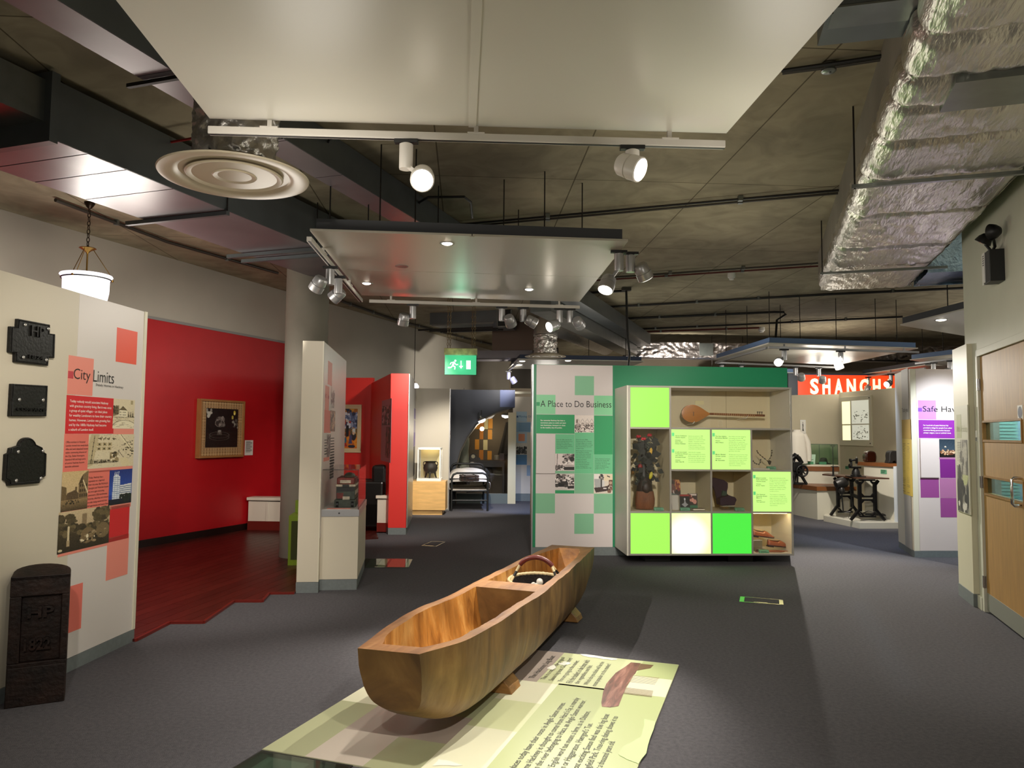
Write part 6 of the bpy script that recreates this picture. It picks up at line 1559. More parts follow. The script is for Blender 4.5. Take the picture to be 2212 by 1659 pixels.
def textpanel(c_, r_, h1, b1, h2, b2, ty):
    o = light(c_, r_, leaf_l); xa, za, w_, h_ = X[c_] + b_, Z[r_] + b_, cwid - b_, chei - b_
    for yy in ty: BX('marker_square', sq_m, o, xa + w_ * 0.015, xa + w_ * 0.075, 0.0025, 0.0038, za + h_ * (yy - .085), za + h_ * yy)
    def T(body, a0, a1, q0, q1, **k): lettering(o, body, gk, xa + w_ * a0, xa + w_ * a1, za + h_ * (1 - q1), za + h_ * (1 - q0), y=0.0032, **k)
    for (body, a0, a1, q0, q1) in h1: T(body, a0, a1, q0, q1, thin=0.02, lines=1.3)
    for (body, a0, a1, q0, q1) in b1: T(body, a0, a1, q0, q1, thin=-0.005, lines=1.35)
textpanel(1, 2, [('Xpress Publishers\nHoxton Square', .1, .4, .15, .22), ('Owners:\nSteve Pope\nDotun Adebayo', .1, .37, .26, .38), ('It will grow back!\nTraditional African\nHair Design\nKingsland Road', .1, .42, .56, .72), ('Owner:\nGifty Naa Ek', .1, .33, .76, .835)],
          [('Xpress was started in 1992\nby two journalists with the\npublication of ‘Yardie’ by Victor\nHeadley. The book’s success\nsparked a publishing revolution\nin black popular writing.\nToday the company continues\nto promote new Black authors.', .44, .88, .155, .505), ('Gifty Naa Ek originally\nbegan hairdressing from home.\nBy November 2001 she was so\nbusy that she decided to open\nher own shop. She also works\nas a musician and film maker.', .44, .88, .565, .83)], None, None, (0.915, 0.5))
textpanel(2, 2, [('The Hat Gallery\nBroadway Market', .09, .41, .155, .23), ('Owner:\nAlice Wilson', .09, .3, .265, .335), ('Music Bazaar\nGreen Lanes', .09, .36, .61, .68), ('Owner:\nMr Ramadan', .09, .33, .715, .785)],
          [('Alice Wilson has been designing\nand making hats since 1986.\nShe moved to Hackney in 1987\nand feels that it is a good base\nfor his business. Alice does a lot of\nwork for film and TV companies\nwho film locally, and the annual\n‘Hidden Art of Hackney’ event\ngenerates many sales.', .44, .92, .16, .555), ('Mr Ramadan set up the first shop\nin Britain to sell Turkish musical\ninstruments. He moved to Green\nLanes because the large Turkish\ncommunity there created a\ndemand for Turkish cassettes,\nCDs and instruments.', .44, .92, .615, .91)], None, None, (0.915, 0.46))
textpanel(3, 1, [('Metal Crumble\nStoke Newington\nChurch Street', .09, .39, .15, .26), ('Owner:\nRoger Taylor', .09, .32, .3, .37), ('Tim Spencer\nBespoke Shoes\nMare St', .09, .37, .56, .67), ('Owner:\nTim Spencer', .09, .32, .71, .78)],
          [('Roger and his business partner\nGeorge moved to Stoke Newington\nin 1995 to set up their jewellery\nbusiness. Their base on Church\nStreet combines a workshop\nand shop for making and selling\njewellery, one of only a few in\nLondon to do so.', .44, .93, .15, .5), ('Tim trained as a shoemaker\nat Cordwainers College and\nbegan his business in the spare\nroom of his girlfriend’s parents’\nhouse. The main customers for\nhis custom made shoes are\nCity workers.', .44, .9, .565, .865)], None, None, (0.915, 0.5))
# panes over the niches
def pane(xa, xb, za, zb): BX('pane', clear, t, xa, xb, 0.004, 0.009, za, zb)
pane(X[1] + b_, CWd - b_, Z[3] + b_, zt3 - b_); pane(b_, X[1], Z[1] + b_, Z[3]); pane(X[3] + b_, X[4], Z[2] + b_, Z[3]); pane(X[1] + b_, X[2], Z[1] + b_, Z[2]); pane(X[2] + b_, X[3], Z[1] + b_, Z[2]); pane(X[3] + b_, X[4], Z[0] + b_, Z[1])
BX('light_strip', M('niche_light', '#ffffff', 0.4, emis='#ffe6b0', estr=16.0), t, X[3] + b_ + 0.03, X[4] - 0.03, 0.06, 0.10, Z[1] - 0.008, Z[1] - 0.002)
for x in (0.4, 1.4): BX('foot', black_m, t, x - 0.15, x + 0.15, 0.25, 0.55, 0.0, zb3 - 0.001)
BX('back_seam', M('seam_line', '#8d8263', 0.7), t, X[2] + 0.40, X[2] + 0.404, yb_ - 0.002, yb_, Z[3] + b_, zt3 - b_)
t_ = thing('label_card', 'small cream card on the niche back above the long-necked lute', 'label', CB.w(X[1] + b_ + 0.52, yb_ - 0.001, zt3 - 0.17), CB.a); BX('card', M('cream_paper'), t_, -0.055, 0.055, -0.006, 0.0, -0.02, 0.025)
def nz(c_, r_): return X[c_] + b_, Z[r_] + b_ + 0.0005
def onback(u, v, off): a = CB.px(u, v, off); return a
# saz: long-necked lute held on clear pegs
off = 0.32
bx, bz = onback(1503, 893, off); tip = onback(1652, 897, off); nk = onback(1538, 891.5, off)
t = thing('long_necked_lute', 'pear-shaped long-necked lute mounted sideways in the top niche', 'lute', CB.w(bx, off, bz), CB.a)
wood_s = M('lute_spruce', '#a86a24', 0.3, var=0.15, vscale=6, stretch=(1, 6, 14), coat=0.5); wood_d = M('lute_walnut', '#4a2812', 0.35, coat=0.4)
L0 = onback(1472.5, 895, off)[0] - bx; L1 = nk[0] - bx; HB = (onback(1500, 875, off)[1] - onback(1500, 913, off)[1]) / 2
def rad(s_):
    return HB * (math.sin(math.pi * min(1, s_ / 0.62) / 2) ** 0.62 if s_ < 0.31 * 2 * 0.5 else (math.cos((s_ - 0.31) / 0.69 * math.pi / 2) ** 0.75)) if s_ > 0 else 0
def body(a_, b2):
    s_ = b2; x = L0 + (L1 - L0) * s_; r_ = max(0.012, HB * ((1 - (1 - min(1, s_ / 0.36)) ** 2.2) ** 0.5 if s_ < 0.36 else (0.5 + 0.5 * math.cos((s_ - 0.36) / 0.64 * math.pi)) ** 0.72))
    th_ = math.pi * a_
    return (x, 0.01 + 0.11 * math.sin(th_) * r_ / HB, r_ * math.cos(th_) - 0.006 * s_)
MB().grid(body, 20, 30).build('bowl', wood_d, t, smooth=60, fix=False)
MB().grid(lambda a_, b2: (body(0, b2)[0], 0.0 - 0.012 * math.sin(math.pi * a_) * (1 - abs(2 * b2 - 1) ** 3), body(0, b2)[2] * (1 - a_) + body(1, b2)[2] * a_), 10, 30).build('soundboard', wood_s, t, smooth=60, fix=False)
dz = tip[1] - nk[1]
MB().bar((L1 - 0.03, -0.004, -0.004), (tip[0] - bx, 0.0, tip[1] - bz - 0.004), 0.022, 0.026, (0, 0, 1)).build('neck', M('lute_neck', '#6b3d1c', 0.4), t, bevel=0.003)
nL = tip[0] - bx - L1
mb = MB()
for k in range(22): x = L1 + nL * (0.03 + 0.8 * k / 22); z_ = -0.004 + dz * (0.03 + 0.8 * k / 22) - 0.0; mb.box(x, x + 0.003, -0.0185, 0.012, z_ - 0.015, z_ + 0.015)
o = mb.build('frets', M('fret_gut', '#c9a878', 0.5), t); o['kind'] = 'stuff'
for k in range(3):
    mb = MB(); x = tip[0] - bx - 0.09 + 0.026 * k; z_ = tip[1] - bz + 0.006; mb.cyl((x, -0.005, z_), (x, -0.005, z_ + 0.03), 0.004, n=6); mb.bar((x - 0.009, -0.005, z_ + 0.032), (x + 0.009, -0.005, z_ + 0.032), 0.006, 0.01); mb.build('tuning_peg', black_m, t)
mb = MB(); x = tip[0] - bx - 0.02; mb.cyl((x, -0.03, tip[1] - bz), (x, 0.01, tip[1] - bz), 0.004, n=6); mb.build('tuning_peg', black_m, t)
MB().bar((L0 + 0.14, -0.02, -0.03), (L0 + 0.14, -0.02, 0.02), 0.01, 0.006).build('bridge', wood_d, t)
for xx in (L0 + 0.13, L1 + nL * 0.63):
    z_ = -HB if xx < 0.2 else dz * .63 - 0.018
    mb = MB(); mb.tube([(xx, yb_ - off - 0.002, z_ - 0.03), (xx, -0.02, z_ - 0.02), (xx + 0.02, -0.035, z_ + 0.01)], 0.004, 6); mb.build('clear_peg', M('acrylic_peg', '#d8d8d2', 0.2), t)
# flower-dressed hair sculpture
xq, zq = nz(0, 1)
t = thing('hair_sculpture', 'tall dark sculpture of flowers, leaves and fruit rising from a braided brown head', 'sculpture', CB.w(xq + (cwid - b_) * .5, 0.28, zq), CB.a)
drk = M('dark_foliage_green', '#070c06', 0.7, rnd=0.2); hair = M('black_hair', '#0c0807', 0.5); braid = M('brown_braid', '#70401f', 0.5, var=0.3, vscale=20)
def sp(u, v): a = CB.px(u, v, 0.2); return (a[0] - (xq + (cwid - b_) * .5), a[1] - zq)
MB().lathe([(0.085, 0), (0.095, 0.1), (0.10, 0.2), (0.085, 0.3), (0.06, 0.38), (0, 0.40)], 24).build('head', M('dark_brown_clay', '#24140d', 0.5), t, smooth=60)
for k in range(22):
    th_ = -2.9 + 2.9 * k / 21 + 0.0; 
    MB().tube([(0.096 * math.cos(th_), 0.096 * math.sin(th_), 0.21), (0.112 * math.cos(th_ + .05), 0.104 * math.sin(th_ + .05), 0.12), (0.110 * math.cos(th_ - .04), 0.110 * math.sin(th_ - .04), 0.06), (0.1 * math.cos(th_ + .03), 0.1 * math.sin(th_ + .03), 0.004)], [0.009, 0.011, 0.010, 0.008], 7).build('braid', braid, t, smooth=60)
MB().ball((0, -0.085, 0.25), (0.05, 0.035, 0.07), 14, 10).build('face', M('dark_brown_clay'), t, smooth=60)
MB().lathe([(0.07, 0.32), (0.05, 0.42), (0.03, 0.55), (0.036, 0.66), (0.022, 0.76), (0, 0.8)], 16, (-0.01, 0, 0)).build('stem', hair, t, smooth=60)
g = np.random.RandomState(11)
for k in range(84):
    zz = 0.32 + 0.5 * g.rand(); side_ = g.rand() * 6.28; rr_ = 0.03 + 0.12 * (1 - abs(zz - 0.5) / 0.5) * g.rand() + 0.02
    c_ = Vector((rr_ * math.cos(side_), rr_ * 0.7 * math.sin(side_) - 0.03, zz)); an_ = g.rand() * 6.28; d = Vector((math.cos(an_), -0.35 * g.rand(), math.sin(an_))).normalized(); n_ = d.cross(Vector((0.2, 1, 0.1))).normalized()
    l = 0.06 + 0.05 * g.rand(); w_ = l * 0.42
    MB().add([c_, c_ + d * l * .5 + n_ * w_ + Vector((0, 0, .008)), c_ + d * l, c_ + d * l * .5 - n_ * w_ + Vector((0, 0, .008)), c_ + d * l * .5 + Vector((0, 0, -.004))], [(0, 1, 4), (1, 2, 4), (2, 3, 4), (3, 0, 4)]).build('leaf', drk, t, fix=False)
for (u, v) in ((1380, 943), (1391, 948), (1404, 940)):
    x, z_ = sp(u, v); mb = MB()
    for k in range(9):
        th_ = k * 2.4; r_ = 0.006 + 0.0022 * k; mb.ball((x + r_ * math.cos(th_), -0.05 + r_ * math.sin(th_), z_ + 0.004 * math.cos(k)), (0.014, 0.012, 0.016), 8, 6)
    mb.build('rose', M('red_rose', '#c21f35', 0.45), t, smooth=70)
    for k in range(5):
        th_ = k * 1.256 + u; MB().add([(x + .01 * math.cos(th_), -0.05, z_ - .012), (x + .045 * math.cos(th_ + .3), -0.055, z_ - .02 + .03 * math.sin(th_)), (x + .075 * math.cos(th_), -0.06, z_ - .02 + .04 * math.sin(th_)), (x + .045 * math.cos(th_ - .3), -0.055, z_ - .03 + .03 * math.sin(th_))], [(0, 1, 2, 3)]).build('leaf', drk, t, fix=False)
x, z_ = sp(1403, 975); MB().grid(lambda a_, b2: (x + 0.05 * (a_ - .5) * (1 - b2 * .5) + .02 * b2, -0.09 + 0.02 * math.sin(a_ * 6), z_ + 0.05 * (b2 - .5) + .02 * math.sin(a_ * 4)), 8, 6).build('yellow_petal', M('yellow_petal', '#d8b04a', 0.5), t, smooth=60, fix=False)
x, z_ = sp(1405, 1027); MB().ball((x, -0.1, z_), (0.021, 0.02, 0.046), 16, 12, Matrix.Rotation(0.25, 3, 'Y')).build('mango', M('yellow_green_fruit', '#b9b02a', 0.35), t, smooth=70)
x, z_ = sp(1382, 1008); MB().ball((x, -0.1, z_), (0.027, 0.024, 0.033), 16, 12).build('red_fruit', M('dark_red_fruit', '#7c1a1c', 0.35), t, smooth=70)
x, z_ = sp(1366, 1021); MB().ball((x, -0.09, z_), (0.02, 0.02, 0.024), 14, 10).build('amber_fruit', M('amber_fruit', '#6b4a12', 0.4), t, smooth=70)
for (u, v, s_) in ((1376, 1034, 1), (1398, 1012, -1), (1400, 963, 1)):
    x, z_ = sp(u, v); MB().tube([(x + 0.012 * math.cos(k * .9), -0.08 + 0.012 * math.sin(k * .9), z_ + s_ * (0.05 - 0.005 * k)) for k in range(20)], 0.0035, 5).build('tendril', M('pale_tendril', '#6f7a66', 0.5), t, smooth=60)
card_g = M('sea_green_card', '#5f9a78', 0.5)
def card(label, c_, r_, u, v, w_, off=0.05, tilt=0.3):
    a = CB.px(u, v, off); x_, z_ = nz(c_, r_)
    t = thing('caption_block', label, 'label', CB.w(a[0], off, z_), CB.a)
    MB().add([(-w_ / 2, 0, 0), (w_ / 2, 0, 0), (w_ / 2, 0.05, 0), (-w_ / 2, 0.05, 0), (-w_ / 2, 0.012, 0.03), (w_ / 2, 0.012, 0.03), (w_ / 2, 0.05, 0.036), (-w_ / 2, 0.05, 0.036)], [(0, 3, 2, 1), (4, 5, 6, 7), (0, 1, 5, 4), (1, 2, 6, 5), (2, 3, 7, 6), (3, 0, 4, 7)]).build('block', card_g, t)
    mb = MB()
    for k in range(2): f_ = .3 + .35 * k; mb.box(-w_ * .4, w_ * (.4 - .2 * k), 0.012 * f_ - 0.0012, 0.012 * f_ - 0.0004, 0.03 * f_ - 0.002, 0.03 * f_ + 0.002)
    o = mb.build('text_lines', gk, t); o['kind'] = 'stuff'
card('green caption block beside the flower sculpture', 0, 1, 1424, 1098, 0.11); card('green caption block in front of the small books', 1, 1, 1481, 1100, 0.11); card('green caption block beside the purple model chair', 2, 1, 1599, 1100, 0.11); card('green caption block under the necklaces', 3, 2, 1668, 1010, 0.10); card('pale caption block in front of the shoes', 3, 0, 1652, 1193, 0.11, 0.03)
# books
xq, zq = nz(1, 1)
def book(label, u0, u1, v0, cv, off, lean, spine=0.025, ry=0.0):
    a = CB.px(u0, v0, off); b = CB.px(u1, v0, off); h_ = a[1] - zq; w_ = b[0] - a[0]
    t = thing('book', label, 'book', CB.w((a[0] + b[0]) / 2, off, zq), CB.a + ry, 'books in the cabinet niche'); t.rotation_euler = (-lean, 0, CB.a + ry)
    BX('pages', M('book_pages', '#d9d2c0', 0.7), t, -w_ / 2 + .002, w_ / 2 - .002, 0.002, spine - 0.002, 0.002, h_ - .002); BX('cover', M('book_black', '#141214', 0.4), t, -w_ / 2, w_ / 2, -0.001, 0.0018, 0.0, h_); BX('back_cover', M('book_black'), t, -w_ / 2, w_ / 2, spine - .0018, spine, 0.0, h_)
    picture(t, cv, -w_ / 2, w_ / 2, 0.0, h_, y=-0.0016, name='cover_art'); return t
c = Cv(40, 60, '#171517'); c.rect(0, 0, 1, .12, '#6d1c1c').rect(.1, .03, .9, .1, '#a23a34').poly([(.5, .28), (.62, .55), (.85, .62), (.5, .8), (.15, .62), (.4, .55)], '#9a9a9c').ell(.5, .3, .07, .08, '#c9c9ca').grain(.04)
book('black book with a grey figure on the cover, front left of the niche', 1469, 1491, 1068, c, 0.10, 0.12, ry=0.1)
c = Cv(40, 60, '#2b1412'); c.rect(.1, .03, .9, .12, '#d8c9c0').blobs(14, (.05, .15, .5, .55), .1, ['#b5493c', '#d89a88', '#5c1c18']).ell(.7, .5, .2, .14, '#c98a7c').rect(0, .72, 1, .95, '#2c6b4a').grain(.04)
book('dark paperback with faces and a green band, right of the black book', 1487, 1507, 1066, c, 0.17, 0.1)
c = Cv(44, 84, '#3a2a28'); c.rect(0, 0, 1, .45, '#2a1a18').blobs(20, (.4, .0, 1, .3), .1, ['#7c2c1c', '#c98a4a', '#4a2a20']).ell(.3, .3, .28, .15, '#6a4038').line(.35, .4, .6, .75, .04, '#cfc4c0').poly([(0, .45), (.7, .5), (1, .7), (1, 1), (0, 1)], '#5a6a64').rect(0, .72, 1, 1, '#5c5a86').grain(.05)
book('tall picture book leaning at the left of the niche', 1447, 1471, 1036, c, 0.26, 0.1)
t = thing('book', 'white book spine standing edge-on behind the black book', 'book', CB.w(CB.px(1466, 1095, 0.2)[0], 0.16, zq), CB.a + 0.6, 'books in the cabinet niche'); t.rotation_euler = (-0.08, 0, CB.a + 0.5)
BX('pages', M('book_pages'), t, -0.022, 0.022, 0, 0.1, 0.002, 0.17); BX('cover', M('white_plastic'), t, -0.024, -0.022, -0.002, 0.1, 0.0, 0.173)
t = thing('book_stack_flat', 'thin pair of books lying flat at the right of the niche', 'book', CB.w(CB.px(1508, 1099, 0.12)[0], 0.12, zq), CB.a + 0.1)
BX('pages', M('book_pages'), t, -0.07, 0.07, -0.03, 0.05, 0.004, 0.018); BX('cover', M('brown_cover', '#5c4a36', 0.5), t, -0.074, 0.072, -0.034, 0.054, 0.0185, 0.022); BX('back_cover', M('brown_cover'), t, -0.074, 0.072, -0.034, 0.054, 0.0, 0.0035)
t['label'] = 'brown book lying flat at the right of the niche'; t.name = 'book'
# model chair on a clear block
xq, zq = nz(2, 1)
ox, oz = CB.px(1572, 1094, 0.2)
t = thing('acrylic_block', 'clear acrylic block under the purple model chair', 'block', CB.w(ox, 0.22, zq), CB.a); BX('block', glass('acrylic', '#eaf0f0', 0.25), t, -0.075, 0.075, -0.05, 0.06, 0, 0.042); BX('base_plate', M('frosted_edge', '#d9dcd8', 0.2), t, -0.078, 0.078, -0.053, 0.063, 0.0422, 0.045)
t = thing('model_chair', 'deep purple velvet high-backed model chair with a green cushion', 'chair model', CB.w(ox, 0.22, zq + 0.0455), CB.a)
def cp(u, v): a = CB.px(u, v, 0.2); return (a[0] - ox, a[1] - zq - 0.0455)
vel = M('purple_velvet', '#1c0f2a', 0.8)
outl = [cp(u, v) for u, v in ((1553, 1091), (1551, 1077), (1548, 1062), (1541, 1048), (1538, 1038), (1541, 1033), (1550, 1033), (1568, 1038), (1576, 1044), (1576, 1054), (1573, 1066), (1577, 1070), (1585, 1073), (1589, 1079), (1586, 1086), (1585, 1091))]
MB().prismy(outl, 0.03, 0.075).build('back', vel, t, bevel=0.008)
seat = [cp(u, v) for u, v in ((1553, 1091), (1552, 1076), (1560, 1073), (1573, 1070), (1585, 1073), (1589, 1079), (1586, 1086), (1585, 1091))]
MB().prismy(seat, -0.07, 0.03).build('seat', vel, t, bevel=0.01)
a = cp(1566, 1066); MB().prismy([(a[0] - .035, a[1] - .03), (a[0] + .03, a[1] - .032), (a[0] + .036, a[1] + .022), (a[0] - .022, a[1] + .034)], 0.0, 0.028).build('cushion', M('bottle_green_velvet', '#1f4038', 0.8), t, bevel=0.006)
# necklaces on the niche back
def neck(label, pts, off, pend=None):
    P4 = [CB.px(u, v, off) for u, v in pts]; c_ = P4[0]
    t = thing('necklace', label, 'necklace', CB.w(c_[0], off, c_[1]), CB.a, 'necklaces in the cabinet niche'); sil = M('tarnished_silver', '#4a443a', 0.35, 0.7)
    for i, q_ in enumerate(P4):
        x, z_ = q_[0] - c_[0], q_[1] - c_[1]; r_ = 0.009
        MB().prismy([(x - r_, z_), (x, z_ - r_), (x + r_, z_), (x, z_ + r_)], -0.006, 0.0).build('link', sil, t)
    mb = MB(); mb.tube([(q_[0] - c_[0], 0.0, q_[1] - c_[1]) for q_ in P4], 0.003, 5); mb.build('wire', sil, t)
    if pend:
        x, z_ = CB.px(*pend, off); x -= c_[0]; z_ -= c_[1]; MB().prismy([(x - .022, z_ + .012), (x, z_ + .03), (x + .022, z_ + .012), (x + .012, z_ - .02), (x, z_ - .03), (x - .012, z_ - .02)], -0.008, 0.0).build('pendant', sil, t)
neck('dark chain necklace with a triangular pendant in the right-hand niche', [(1635, 974), (1637, 978), (1642, 983), (1647, 987), (1652, 991), (1658, 996), (1663, 990), (1666, 984), (1667, 978), (1667, 973)], 0.28, (1662, 999))
neck('shorter beaded chain at the left of the right-hand niche', [(1627, 996), (1630, 1000), (1634, 1002), (1639, 1003), (1642, 999), (1643, 993)], 0.22)
t = thing('white_base', 'white display slab under the necklaces', 'slab', CB.w(X[3] + b_ + 0.12, 0.12, nz(3, 2)[1]), CB.a); BX('slab', M('white_plastic'), t, -0.1, 0.1, -0.08, 0.1, 0, 0.012); BX('edge', cw_m, t, -0.1, 0.1, -0.0825, -0.0802, 0, 0.012)
# shoes
xq, zq = nz(3, 0)
tan = M('tan_leather', '#8a4a2a', 0.3, coat=0.3); brnl = M('dark_brown_sole', '#2a140c', 0.45)
def shoe(label, u, v, off, tilt, zl):
    a = CB.px(u, v, off)
    t = thing('shoe', label, 'shoe', CB.w(a[0], off, zl), CB.a, 'leather shoes in the lit niche'); t.rotation_euler = (0, tilt, CB.a)
    Ls = 0.27
    def up(a_, b2):
        x = -Ls / 2 + Ls * b2; wd = 0.038 * (0.75 + 0.35 * math.sin(math.pi * min(1, b2 * 1.15)) ** 2) * (1 - max(0, (b2 - .86) / .14) ** 2 * .75) * (1 - max(0, (.08 - b2) / .08) ** 2 * .6)
        hg = 0.062 * (1 - b2 * 0.35) if b2 < .5 else 0.051 + 0.014 * math.cos((b2 - .5) / .5 * math.pi) - 0.028 * ((b2 - .5) / .5) ** 2
        th_ = math.pi * a_
        return (x, -wd * math.cos(th_), 0.018 + hg * math.sin(th_) ** 0.7)
    MB().grid(up, 16, 26).build('upper', tan, t, smooth=60, fix=False)
    MB().prism([(up(0, k / 20)[0], up(0, k / 20)[1] * 1.06) for k in range(21)] + [(up(1, k / 20)[0], up(1, k / 20)[1] * 1.06) for k in range(20, -1, -1)], 0.006, 0.018).build('sole', brnl, t)
    BX('heel', brnl, t, -Ls / 2, -Ls / 2 + 0.07, -0.032, 0.032, -0.006, 0.006)
    MB().lathe([(0.034, 0.0), (0.037, 0.012), (0.03, 0.013), (0.026, 0.0)], 20, (-Ls / 2 + 0.075, 0, 0.075), Matrix.Diagonal((1.9, 1, 1))).build('collar', M('cream_lining', '#cdb287', 0.6), t, smooth=50)
    MB().grid(lambda a_, b2: (0.01 + 0.035 * b2, -0.038 * math.cos(math.pi * a_), 0.02 + 0.055 * math.sin(math.pi * a_) ** .7 - 0.006 * b2), 12, 4).build('saddle_strap', tan, t, smooth=60, fix=False)
    return t
a = CB.px(1640, 1168, 0.22); t = thing('acrylic_block', 'clear stand under the upper tan shoe', 'stand', CB.w(a[0] - 0.03, 0.24, zq), CB.a); BX('block', glass('acrylic'), t, -0.09, 0.06, -0.04, 0.05, 0, 0.12); BX('base_plate', M('frosted_edge'), t, -0.092, 0.062, -0.042, 0.052, 0.1205, 0.124)
shoe('tan leather loafer raised on a clear stand', 1648, 1160, 0.22, 0.13, zq + 0.155)
shoe('tan leather loafer on the niche floor, toe to the right', 1681, 1190, 0.2, 0.1, zq + 0.045)
t = thing('leather_offcuts', 'flat leather pattern pieces lying under the lower shoe', 'leather', CB.w(CB.px(1665, 1193, 0.15)[0], 0.15, zq), CB.a)
MB().prism([(-0.2, -0.05), (0.1, -0.07), (0.16, -0.02), (0.12, 0.06), (-0.18, 0.05)], 0.0, 0.006).build('lower_piece', M('brown_offcut', '#6b3c1e', 0.6), t); MB().prism([(-0.16, -0.03), (0.05, -0.05), (0.15, -0.04), (0.2, -0.03), (0.1, 0.05), (-0.14, 0.04)], 0.0065, 0.012).build('upper_piece', M('tan_offcut', '#9a5a34', 0.6), t); MB().tube([(-0.19, -0.03, 0.02), (-0.1, -0.02, 0.03), (-0.05, -0.03, 0.022)], 0.006, 6).build('awl', brnl, t)
hatch('metal-rimmed floor hatch on the green-lit carpet before the cabinet', [(1602, 1301), (1688, 1307), (1687, 1297), (1604, 1290)], (0.014, 0.035, 0.008, 0.04))

# ================================================================== RIGHT SIDE
# --- Safe Haven board: return face with yellow poster and front face with purple squares
SH = Fr(PZ(1976, 1204), 3.5)
hh = SH.px(2000, 797)[1]; hb = SH.px(2000, 1190)[1]
pB = PZ(1954, 1190)
t = thing('display_board', 'cream display board headed Safe Haven with purple squares, right of the sewing display', 'display board', SH)
xb = SH.loc((pB.x, pB.y, 0))[:2]
ux, uy = xb[0] / math.hypot(*xb), xb[1] / math.hypot(*xb)
ln = 0.9
pl = [(0, 0), (1.5, 0), (1.5, 0.12), (0.16, 0.12), (ux * ln + 0.14, uy * ln), (ux * ln, uy * ln)]
MB().prism(pl, hb, hh).build('core', cream, t); MB().prism([(x - .002 if x < .05 else x, y - 0.003) for x, y in pl], 0, hb - 0.001).build('skirting', skirt_m, t)
xs0 = SH.px(1982.5, 1000)[0]
BX('graphic_sheet', M('blush_white_sheet', '#d8cbc4', 0.4), t, xs0, 1.5, -0.003, -0.0004, hb + 0.002, hh - 0.002)
BX('corner_profile', M('ivory_edge_profile'), t, -0.004, xs0 - 0.004, -0.004, 0.0, hb, hh)
p_l = M('lilac_print', '#b87fd0', 0.5); p_d = M('purple_print', '#87279a', 0.5); p_m = M('plum_print', '#9a4a8e', 0.5); p_p = M('dusty_pink_print', '#b2729f', 0.5); p_deep = M('deep_purple_print', '#7a2480', 0.5)
Q = lambda m, *a, **k: PR(t, SH, 'print', m, *a, off=-0.003, **k)
Q(p_l, 1983, 864.5, 2022.5, 906); Q(M('violet_mark', '#7a45b5', 0.5), 1983, 881, 1991.5, 889, lift=0.001); Q(p_d, 1984, 907, 2065, 947); Q(p_deep, 2030, 992, 2066.5, 1032.5); Q(p_m, 1988, 1033, 2029, 1075); Q(p_p, 2029.5, 1033, 2067, 1075); Q(p_m, 2031, 1075.5, 2068.5, 1117.5); Q(p_p, 2028.5, 988, 2066, 992)
PR(t, SH, 'flap_panel', M('blush_white_sheet'), 1986, 947.5, 2028, 1031.5, off=-0.003, d=0.018)
TX(t, SH, 'Safe Haven', ink, 1993, 877, 2084, 890, off=-0.004, thin=-0.003)
TX(t, SH, 'For hundreds of years Hackney has\nprovided a refuge for people from other\ncountries fleeing persecution because\nof their religion, race or political views.', wink, 1994, 917, 2056.5, 938, off=-0.004, thin=0.012, lines=1.25)
c = Cv(60, 64, '#26323e'); c.grad(0, .62, '#22303c', '#3c4c58'); 
for k in range(10): c.line(0, .1 + k * .06, 1, .02 + k * .06, .004, '#4a5a66', .5)
c.ell(.45, .92, .62, .22, '#1a1412').blobs(70, (.02, .62, 1, .84), .045, ['#c99a72', '#8a5a3a', '#e0bf9a', '#5a3826']).ell(.35, .42, .05, .04, '#e2d6c4').rect(.3, .42, .42, .46, '#cdbba0'); c.grain(.04)
PIC(t, SH, c, 2028.5, 948.5, 2066, 988, off=-0.003)
SY = Fr(pB, math.degrees(math.atan2((SH.O - pB).y, (SH.O - pB).x)))
ty = thing('graphic_panel', 'tall yellow poster on the end of the Safe Haven board', 'poster', SY)
yel = M('yellow_print', '#c9ae4a', 0.5); yel2 = M('deep_yellow_print', '#b8963a', 0.5)
PR(ty, SY, 'sheet', M('pale_grey_board'), 1947, 800, 1971, 1188, off=-0.002, d=0.003)
PR(ty, SY, 'print', yel2, 1948, 907, 1968, 948, off=-0.005); PR(ty, SY, 'print', yel, 1949, 948, 1972, 1073, off=-0.005)
mb = MB(); g = np.random.RandomState(3)
for i in range(34):
    v = 958 + i * 3.2
    for (u0, u1) in ((1950.5, 1957), (1960, 1966)):
        if g.rand() < .2: continue
        a = SY.rect(u0, v, u0 + (u1 - u0) * (.5 + .5 * g.rand()), v + .9, -0.006); mb.box(a[0], a[1], -0.0075, -0.0066, a[2], a[3])
o = mb.build('text_lines', ink2, ty); o['kind'] = 'stuff'
TX(ty, SY, 'Track you.', ink2, 1948.5, 882, 1962, 892, off=-0.0055)

# --- board beside the door
BR = RT
bt = BR.px(2062, 754)[1]; bb0 = BR.px(2073, 1260)[1]
bx1 = BR.px(2104, 1300)[0]
t = thing('display_board', 'cream board with a grey skirting fixed to the wall beside the beech door', 'display board', RT)
BX('board', M('ivory_board', '#cfcab0', 0.45), t, 0, bx1, 0, WO + 0.0, bb0, bt); BX('skirting', skirt_m, t, -0.003, bx1 + 0.002, -0.004, WO, 0, bb0 - 0.001)
q0 = RT.rect(2066, 878, 2087, 1100, -0.012)
t = thing('graphic_panel', 'narrow green-tinted photo poster on the cream board beside the door', 'poster', RT.w(0, 0), RT.a)
zq0, zq1 = RT.px(2078, 1106, -0.012)[1], RT.px(2078, 876, -0.012)[1]
xq0, xq1 = RT.px(2064, 1000, -0.012)[0], RT.px(2093, 1000, -0.012)[0]
BX('sheet', M('pale_poster', '#c9c7b2', 0.45), t, xq0, xq1, -0.012, -0.001, zq0, zq1)
def RQ(m, u0, v0, u1, v1): return PR(t, RT, 'print', m, u0, v0, u1, v1, off=-0.012)
olv = M('olive_print', '#a3a57a', 0.5); RQ(olv, 2066, 896, 2077, 946)
